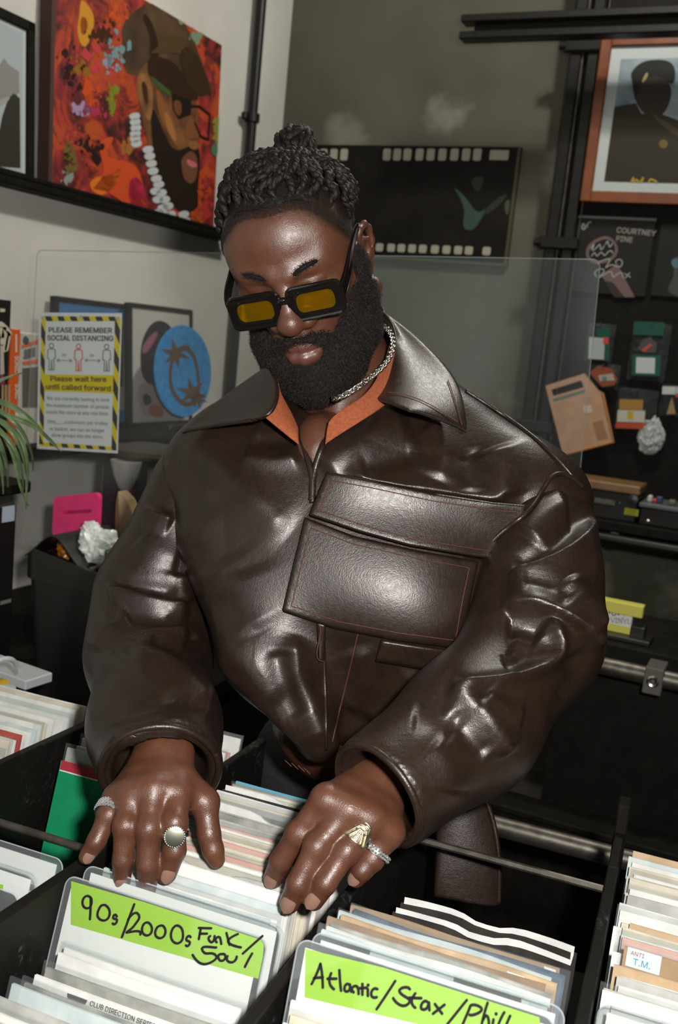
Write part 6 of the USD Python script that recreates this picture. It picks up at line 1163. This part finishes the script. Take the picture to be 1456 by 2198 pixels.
obj('sleeve', Wm(sl_r), leather, jacket, True); obj('sleeve', Wm(sl_l), leather, jacket, True)
DT = Depth(torso); DA = Depth(join(torso, sl_r, sl_l))
def patch(name, poly, off, thick, **kw):
    p = drape(poly, kw.pop('depth', DT), off, thick, **kw); obj(name, Wm(p), leather, jacket, True); return p
def bezel(pts, off, r=.0021, depth=DT, sigma=9, n=60): return line_on(pts, depth, r, off, n, sigma, 7)
rb = []; st = []
# lower pocket panel, then the expanding side, then the flap
side_poly = [(1000, 1195), (1108, 1212), (1092, 1262), (1045, 1390), (965, 1402), (985, 1300)]
patch('pocket_side', side_poly, .001, .005, edge=6, sigma=24)
low_poly = [(655, 1110), (760, 1150), (900, 1182), (1028, 1205), (1010, 1290), (992, 1394), (850, 1375), (720, 1350), (606, 1312), (630, 1210)]
lowp = patch('pocket', low_poly, .007, .006, edge=6, sigma=30)
flap_poly = [(702, 1012), (800, 1030), (930, 1058), (1060, 1078), (1132, 1084), (1124, 1150), (1104, 1208), (1000, 1192), (880, 1172), (770, 1142), (664, 1106), (682, 1060)]
flap = patch('pocket_flap', flap_poly, .015, .006, edge=6, sigma=30)
under_poly = [(818, 1372), (900, 1385), (990, 1398), (985, 1412), (980, 1446), (900, 1436), (806, 1420)]
patch('pocket_flap', under_poly, .005, .008, edge=8, sigma=20)
DP = Depth(join(torso, lowp, flap)); 
for pl, ins in ((low_poly, 17), (flap_poly, 17)):
    q = Polygon(pl).buffer(-ins); c = np.array([q.exterior.interpolate(t, normalized=True).coords[0] for t in np.linspace(0, 1, 140)]); st.append(line_on(c, DP, .0006, .0012, 220, 0, 5))
st.append(line_on([(1062, 1215), (1050, 1300), (1020, 1385)], Depth(join(torso, drape(side_poly, DT, .001, .006, edge=14))), .0006, .001, 60, 0, 5))
# the zip placket end and the seams below the pocket
patch('placket', [(680, 1335), (700, 1340), (697, 1420), (684, 1421)], .002, .005, edge=6, step=4)
st.append(line_on([(683, 1340), (684, 1380), (687, 1418), (695, 1419)], DT, .0007, .007, 40, 4, 5))
st.append(line_on([(768, 1362), (750, 1440), (728, 1530), (714, 1592)], DT, .0008, .0008, 60, 3, 5))
obj('front_seam', Wm(line_on([(694, 1350), (697, 1450), (700, 1560), (700, 1610)], DT, .0022, .0006, 60, 4, 7)), leather, jacket, True)
# edges of the open front
for name, pts in (('front_edge', [(560, 893), (600, 890), (634, 918), (655, 965), (668, 1010), (668, 1075)]), ('front_edge', [(838, 858), (770, 878), (715, 915), (690, 965), (676, 1010), (672, 1080)])):
    obj(name, Wm(line_on(pts, DT, .0042, -.0006, 70, 8, 9)), leather, jacket, True)
# armhole seam of his left sleeve, and the hem edge
obj('armhole_seam', Wm(line_on([(1055, 1165), (1100, 1125), (1145, 1085), (1172, 1040), (1195, 1018), (1222, 1022), (1252, 1046)], DA, .0030, .0005, 80, 5, 8)), leather, jacket, True)
obj('shoulder_seam', Wm(line_on([(1000, 838), (1080, 890), (1160, 950), (1235, 1030)], DA, .0026, .0008, 60, 5, 8)), leather, jacket, True)
# cuffs: a rolled edge round the mouth of each sleeve
def cuff(sl, cut, ax, R0):
    V = np.asarray(sl.vertices); k = np.abs((V - cut) @ ax) < .004; p = V[k]; c = p.mean(0); x, y, z = basis(ax); q = p - c; an = np.arctan2(q @ y, q @ x); r = np.hypot(q @ x, q @ y)
    out = []
    for t in np.linspace(-np.pi, np.pi, 49):
        d = np.abs((an - t + np.pi) % (2 * np.pi) - np.pi); m = (d < .12) & (r > R0 * .55) & (r < R0 * 1.6); out.append(np.percentile(r[m], 85) if m.any() else R0)
    rr_ = np.array(out[:-1]); rr_ = ndimage.median_filter(rr_, 5, mode='wrap'); rr_ = ndimage.gaussian_filter1d(rr_, 1.2, mode='wrap'); rr_ = np.r_[rr_, rr_[:1]]; t = np.linspace(-np.pi, np.pi, 49)
    return tube(c + (np.cos(t)[:, None] * x + np.sin(t)[:, None] * y) * (rr_ - .002)[:, None], .0040, 9)
obj('cuff', Wm(cuff(sl_l, C(808, 1712, .943), unit(LS[-1] - LS[-2]), .057)), leather, jacket, True)
obj('cuff', Wm(cuff(sl_r, C(352, 1655, 1.012), unit(unit(RS[-1] - RS[-2]) + np.array([-.05, .35, -.15])), .063)), leather, jacket, True)
# collar: two broad points over the front, standing at the back of the neck
cl_r = G([[(560, 800, 1.235), (505, 835, 1.225), (440, 885, 1.215), (392, 930, 1.205)],
          [(572, 790, 1.200), (545, 835, 1.185), (500, 885, 1.180), (440, 918, 1.185)],
          [(584, 800, 1.170), (585, 835, 1.150), (560, 880, 1.140), (500, 908, 1.155)],
          [(590, 838, 1.150), (592, 860, 1.138), (580, 886, 1.125), (552, 900, 1.130)]])
cl_l = G([[(815, 668, 1.275), (880, 712, 1.255), (955, 785, 1.220), (990, 850, 1.185), (1000, 928, 1.140)],
          [(838, 690, 1.255), (880, 760, 1.225), (930, 830, 1.180), (965, 880, 1.150), (985, 920, 1.138)],
          [(846, 740, 1.230), (865, 790, 1.200), (890, 840, 1.160), (920, 872, 1.138), (950, 905, 1.130)],
          [(828, 800, 1.205), (835, 828, 1.180), (850, 850, 1.150), (880, 868, 1.130), (910, 890, 1.122)],
          [(802, 850, 1.175), (812, 858, 1.160), (828, 864, 1.142), (850, 872, 1.128), (880, 882, 1.118)]])
cr_m, cll_m = sheet(cl_r, 34, 34, .0045), sheet(cl_l, 40, 44, .0045)
obj('collar', Wm(cr_m), leather, jacket, True); obj('collar', Wm(cll_m), leather, jacket, True)
back_col = G([[(560, 800, 1.235), (600, 700, 1.31), (700, 640, 1.345), (790, 640, 1.32), (822, 672, 1.272)], [(572, 830, 1.24), (610, 770, 1.33), (700, 720, 1.37), (800, 710, 1.34), (842, 720, 1.262)], [(560, 880, 1.25), (610, 850, 1.34), (700, 820, 1.385), (820, 800, 1.35), (880, 780, 1.265)]])
obj('collar_stand', Wm(sheet(back_col, 20, 40, .004)), leather, jacket, True)
DC = Depth(join(cr_m, cll_m))
st.append(line_on([(982, 905), (930, 872), (880, 850), (832, 842)], DC, .0006, .0012, 60, 0, 5)); st.append(line_on([(992, 912), (980, 870), (962, 815)], DC, .0006, .0012, 50, 0, 5))
obj('stitching', Wm(join(*st)), stitch, jacket, True, label='dark red stitching')
# loose jacket front hanging behind the rail, right of the forearm
fl_ = G([[(925, 1740, 1.175), (965, 1715, 1.170), (1012, 1695, 1.170), (1040, 1700, 1.176)], [(938, 1800, 1.170), (985, 1790, 1.164), (1030, 1785, 1.166), (1062, 1780, 1.174)], [(936, 1850, 1.165), (990, 1850, 1.160), (1045, 1850, 1.162), (1072, 1845, 1.170)], [(934, 1890, 1.163), (985, 1898, 1.158), (1045, 1908, 1.160), (1073, 1900, 1.168)], [(932, 1925, 1.162), (985, 1934, 1.157), (1045, 1944, 1.159), (1072, 1935, 1.167)]])
obj('hem_edge', Wm(tube(spline([C(1036, 1702, 1.170), C(1058, 1760, 1.168), C(1070, 1830, 1.164), C(1072, 1900, 1.162), C(1071, 1938, 1.161)], 40), .0030, 8)), leather, jacket, True)
obj('jacket_front_hem', Wm(sheet(fl_, 30, 24, .006)), leather, jacket, True)
obj('loose_thread', Wm(join(*[tube([C(a, b, 1.125), C(a + 14, b + 13, 1.122)], .0006, 5) for a, b in ((612, 1632), (626, 1638), (640, 1643), (652, 1648))])), stitch, jacket, True)
# rust-orange shirt at the neck
sh_l = G([[(598, 822, 1.16), (606, 850, 1.166), (622, 880, 1.164), (640, 922, 1.150)], [(580, 850, 1.15), (596, 880, 1.148), (612, 900, 1.145), (640, 935, 1.14)], [(562, 890, 1.14), (580, 905, 1.14), (604, 925, 1.138), (642, 955, 1.136)]])
sh_l_old = G([[(596, 822, 1.16), (612, 850, 1.168), (640, 900, 1.168), (660, 960, 1.155)], [(580, 850, 1.15), (596, 880, 1.148), (622, 915, 1.145), (655, 970, 1.14)], [(562, 890, 1.14), (580, 905, 1.14), (608, 930, 1.138), (650, 985, 1.138)]])
sh_r = G([[(838, 735, 1.222), (822, 785, 1.195), (790, 840, 1.166), (748, 872, 1.152), (706, 906, 1.142)], [(850, 760, 1.222), (832, 815, 1.190), (798, 858, 1.158), (745, 890, 1.146), (702, 925, 1.138)], [(860, 800, 1.222), (845, 850, 1.185), (805, 885, 1.155), (742, 925, 1.14), (698, 955, 1.135)]])
sh_r_old = G([[(838, 735, 1.222), (815, 790, 1.195), (772, 842, 1.168), (725, 885, 1.158), (694, 940, 1.155)], [(850, 760, 1.222), (832, 815, 1.190), (790, 862, 1.160), (735, 905, 1.148), (694, 965, 1.14)], [(860, 800, 1.222), (845, 850, 1.185), (800, 885, 1.155), (742, 925, 1.14), (690, 985, 1.135)]])
shirt = obj('shirt', Wm(join(sheet(sh_l, 18, 26, .003), sheet(sh_r, 18, 34, .003))), orange, man, True)
# ------------------------------------------------------------------ what he wears besides the jacket
glass_black = mat('gloss_black_acetate', (.006, .005, .0045), .08, specular_ior_level=.7)
sgx = thing('sunglasses', 'black rectangular sunglasses with amber yellow lenses low on his nose', 'sunglasses')
GC = np.array([0, .1130, .0085]); gx = np.array([1.0, 0, 0]); gn = unit([0, 1, .12]); gz = unit(np.cross(gx, gn)); GW = .0385
def lens_shape(sc=1.0): return shapely.box(-.0350 * sc, -.0200 * sc, .0350 * sc, .0200 * sc).buffer(-.010 * sc).buffer(.010 * sc, 8)
def gp(s, uv, dn=0.0): uv = np.atleast_2d(uv); u = uv[:, 0] + s * GW; wrap = -.9 * u ** 2; return GC + u[:, None] * gx + uv[:, 1:2] * gz + (wrap + dn)[:, None] * gn
def slab(poly, s, n0, n1, step=.0022):
    bd = np.array([poly.exterior.interpolate(t, normalized=True).coords[0] for t in np.linspace(0, 1, 90, endpoint=False)]); holes = [np.array([h_.interpolate(t, normalized=True).coords[0] for t in np.linspace(0, 1, 80, endpoint=False)]) for h_ in poly.interiors]
    m = trimesh.creation.extrude_polygon(Polygon(bd, holes), 1.0, engine='earcut'); v = np.asarray(m.vertices); return trimesh.Trimesh(gp(s, v[:, :2], n0 + v[:, 2] * (n1 - n0)), m.faces, process=False)
fr_, ln_ = [], []
for s in (-1, 1):
    o_ = lens_shape(1.0); i_ = shapely.box(-.0255, -.0130, .0255, .0130).buffer(-.0100).buffer(.0100, 8)
    fr_.append(slab(o_.difference(i_), s, -.0022, .0022)); rimc = np.array([o_.buffer(-.0015).exterior.interpolate(t, normalized=True).coords[0] for t in np.linspace(0, 1, 70)]); fr_.append(tube(gp(s, rimc), .0027, 8, False))
    inr = np.array([i_.exterior.interpolate(t, normalized=True).coords[0] for t in np.linspace(0, 1, 60)]); fr_.append(tube(gp(s, inr), .0023, 8, False)); ln_.append(slab(i_.buffer(.001), s, -.0010, .0010))
br_ = spline([gp(-1, [(.0318, .006)])[0], GC + [0, .003, .0095], gp(1, [(-.0318, .006)])[0]], 14); fr_.append(tube(br_, np.linspace(.0036, .0036, 14), 9)); fr_.append(tube(br_ + [0, -.002, -.004], .0026, 8))
obj('frame', Wm(Hm(join(*fr_))), glass_black, sgx, 40)
amber = usdkit.material(stage, LK + 'amber_lens', {'t': ('transparent_bsdf', {'color': (.80, .56, .02)}), 'd': ('principled_bsdf', {'base_color': (.30, .20, .006), 'roughness': .08, 'specular_ior_level': .6}), 'm': ('mix_closure', {'fac': .16})}, [('t.BSDF', 'm.closure1'), ('d.BSDF', 'm.closure2')], surface='m.closure')
for m in ln_: obj('lens', Wm(Hm(m)), amber, sgx)
for s in (-1, 1):
    h0 = gp(s, [(s * .0335, .005)])[0]; pts = spline([h0 + [s * .001, -.001, 0], h0 + [s * .0045, -.012, .004], [s * .0795, .040, .030], [s * .0835, .000, .0375], [s * .0845, -.022, .030]], 40); t_ = np.linspace(0, 1, 40); hh = np.interp(t_, [0, .3, .75, 1], [.0085, .0078, .0055, .0035]); tg = np.gradient(pts, axis=0); tg /= np.linalg.norm(tg, axis=1, keepdims=True); upv = np.cross(np.array([s * 1.0, 0, 0]), tg) * -1; upv = upv / np.linalg.norm(upv, axis=1, keepdims=True); upv *= np.sign(upv[:, 2:3] + 1e-9)
    g = np.stack([pts - upv * hh[:, None], pts - upv * hh[:, None] * .3, pts + upv * hh[:, None] * .3, pts + upv * hh[:, None]], 1); obj('temple', Wm(Hm(sheet(g, 40, 9, .0036))), glass_black, sgx, 40)
# chain
ch = thing('necklace', 'silver curb chain round his neck over the orange shirt', 'necklace')
cpath = spline([C(715, 856, 1.175), C(750, 842, 1.150), C(790, 815, 1.155), C(824, 785, 1.175), C(843, 748, 1.205), C(836, 712, 1.245), C(800, 690, 1.30)], 240); L = np.r_[0, np.cumsum(np.linalg.norm(np.diff(cpath, axis=0), axis=1))]; nl = int(L[-1] / .0054); lk = np.stack([np.interp(np.linspace(0, L[-1], nl), L, cpath[:, k]) for k in range(3)], 1); tg = np.gradient(lk, axis=0)
th = np.linspace(0, 2 * np.pi, 15)
for i in range(nl):
    t_ = unit(tg[i]); v_ = -unit(lk[i]); a_ = unit(np.cross(t_, v_)); b_ = np.cross(a_, t_); tilt = .75 if i % 2 else -.55; w_ = a_ * math.cos(tilt) + b_ * math.sin(tilt); obj('link', Wm(tube(lk[i] + np.cos(th)[:, None] * t_ * .0043 + np.sin(th)[:, None] * w_ * .0030, .00125, 6, False)), metal, ch, True)
# ear stud
es = Hm(trimesh.creation.icosphere(2, .0032)); e0 = H([.0855, -.001, -.0285]); es.vertices = np.asarray(es.vertices) - es.vertices.mean(0) + e0 + np.array([.001, 0, -.004]); tag(obj('ear_stud', Wm(es), mat('bright_stone', (.85, .87, .85), .06, .8), None, True), 'small bright stud in his left ear lobe', 'earring')
# rings
def band(c, ax, R, w, thk, sides=36, lump=0.0, seed=0):
    x, y, z = basis(ax); th = np.linspace(0, 2 * np.pi, sides, endpoint=False); rings = []
    pr = [(-w / 2, R - .001), (w / 2, R - .001), (w / 2, R + thk * .8), (w / 4, R + thk), (-w / 4, R + thk), (-w / 2, R + thk * .8)]
    V = np.array([[c + z * p + (np.cos(t) * x + np.sin(t) * y) * r for p, r in pr] for t in th]); n = len(pr); V = V.reshape(-1, 3); i, j = np.meshgrid(np.arange(sides), np.arange(n), indexing='ij'); q = np.stack([i * n + j, i * n + (j + 1) % n, ((i + 1) % sides) * n + (j + 1) % n, ((i + 1) % sides) * n + j], -1).reshape(-1, 4); m = trimesh.Trimesh(V, np.vstack([q[:, [0, 1, 2]], q[:, [0, 2, 3]]]), process=False); trimesh.repair.fix_normals(m); return m
diamond = mat('pave_stone', (.80, .82, .82), .10, .85)
def ring(name, label, a, b, t, R, w, stones=True, rows=2):
    g = thing(name, label, 'ring'); c = a + (b - a) * t; ax = unit(b - a); obj('band', Wm(band(c, ax, R, w, .0022)), metal, g, 40); x, y, z = basis(ax)
    if stones:
        for k in range(30):
            for r_ in range(rows):
                a_ = 2 * math.pi * (k + .5 * r_) / 30; p = c + z * w * ((r_ + .5) / rows - .5) * .9 + (math.cos(a_) * x + math.sin(a_) * y) * (R + .0020)
                if unit(p - c) @ -unit(c) < -.2: continue
                s_ = trimesh.creation.icosphere(0, w / rows * .46); s_.apply_translation(p); obj('stone', Wm(s_), diamond, g)
    return g, c, ax
ring('pave_ring', 'wide silver ring set with tiny stones on the little finger of his right hand', R_mcp[3], R_f[3][0], .80, .0122, .0115, True, 3)
ring('pave_ring', 'narrow silver ring set with stones on the little finger of his left hand', L_mcp[3], L_f[3][0], .76, .0124, .0066, True, 2)
g, c, ax = ring('signet_ring', 'silver signet ring with a round flat face on his right index finger', R_f[0][0], R_f[0][1], .42, .0123, .004, False); fn = -unit(c); fn = unit(fn - (fn @ ax) * ax); x, y, z = basis(fn, ax); pc_ = c + fn * .0130
obj('face', Wm(place(lathe([[0, 0], [.0085, 0], [.0098, .0012], [.0098, .0024], [.0086, .0032], [0, .0030]], 40), pc_, x, y, z)), mat('signet_face', (.46, .48, .38), .2, 1.0), g, 40)
for k in range(28):
    a_ = 2 * math.pi * k / 28; s_ = trimesh.creation.icosphere(1, .0009); s_.apply_translation(pc_ + (math.cos(a_) * x + math.sin(a_) * y) * .0095 + z * .0022); obj('bead', Wm(s_), metal, g)
g, c, ax = ring('figure_ring', 'large pale gold ring in the form of a plaited figure on his left ring finger', L_mcp[2], L_f[2][0], .52, .0128, .006, False); fn = -unit(c); fn = unit(fn - (fn @ ax) * ax); side_ = np.cross(ax, fn); gold = mat('pale_gold', (.72, .64, .44), .25, 1.0)
RPf = lambda u, v, h=0.0: c + ax * v + (math.sin(u / .0135) * side_ + math.cos(u / .0135) * fn) * (.0145 + h)
shp_ = [(-.006, -.011), (.006, -.011), (.0105, .000), (.0115, .009), (-.0115, .009), (-.0105, .000)]; pl = trimesh.creation.extrude_polygon(Polygon(shp_).buffer(-.002).buffer(.002), .002, engine='earcut'); pl = pl.subdivide().subdivide(); v = np.asarray(pl.vertices); pl.vertices = np.array([RPf(a_, b__, h_ - .001) for a_, b__, h_ in v]); obj('shield', Wm(pl), gold, g, 30)
for l in ([(-.0095, .008), (-.006, .000), (-.003, -.006)], [(-.006, .008), (-.003, .001), (-.001, -.004)], [(-.0015, .008), (-.001, .002), (0, -.004)], [(.0015, .008), (.001, .002), (0, -.004)], [(.006, .008), (.003, .001), (.001, -.004)], [(.0095, .008), (.006, .000), (.003, -.006)], [(-.007, -.003), (0, -.0005), (.007, -.003)], [(-.005, -.0095), (0, -.0105), (.005, -.0095)], [(-.004, -.006), (0, -.0075), (.004, -.006)]):
    q = spline(l, 12); obj('plait', Wm(tube(np.array([RPf(a_, b__, .0014) for a_, b__ in q]), .0010, 6)), gold, g, True)
# trousers and shoes (behind the rack)
tr_ = Field((-.35, -.30, 0), (.35, .35, 1.0), .012); hipw = W(C(775, 1640, 1.58)); rgt = M @ unit([1, 0, -.25]); fwd = np.cross([0, 0, 1.0], rgt); o3 = np.array([hipw[0], hipw[1], 0])
tr_.add(el((0, 0, hipw[2]), (.165, .105, .12)), .05)
for s in (-1, 1): tr_.chain([(s * .08, 0, hipw[2] - .03), (s * .10, -.01, .50), (s * .11, .02, .09)], [.092, .068, .062], .04)
mt = tr_.mesh(); rg = unit([rgt[0], rgt[1], 0]); fw = np.array([rg[1], -rg[0], 0]); mt = place(mt, o3, rg, -fw, np.array([0, 0, 1.0])); obj('trousers', mt, mat_noise('black_denim', (.012, .011, .011), (.022, .021, .021), 200, .8), man, True)
for s in (-1, 1):
    f_ = Field((-.06, -.20, -.01), (.06, .10, .14), .006); f_.add(el((0, -.11, .03), (.046, .075, .038)), .02); f_.add(el((0, .0, .045), (.042, .065, .055)), .03); f_.chain([(0, .03, .02), (0, -.13, .018)], [.04, .04], .02); f_.d = np.maximum(f_.d, -(f_.ax[2][None, None, :] - .002))
    obj('shoe', place(f_.mesh(), o3 + rg * s * .11 + fw * -.02, rg, -fw, np.array([0, 0, 1.0])), pcol('shoe_black', (.015, .014, .014), .5), man, True)
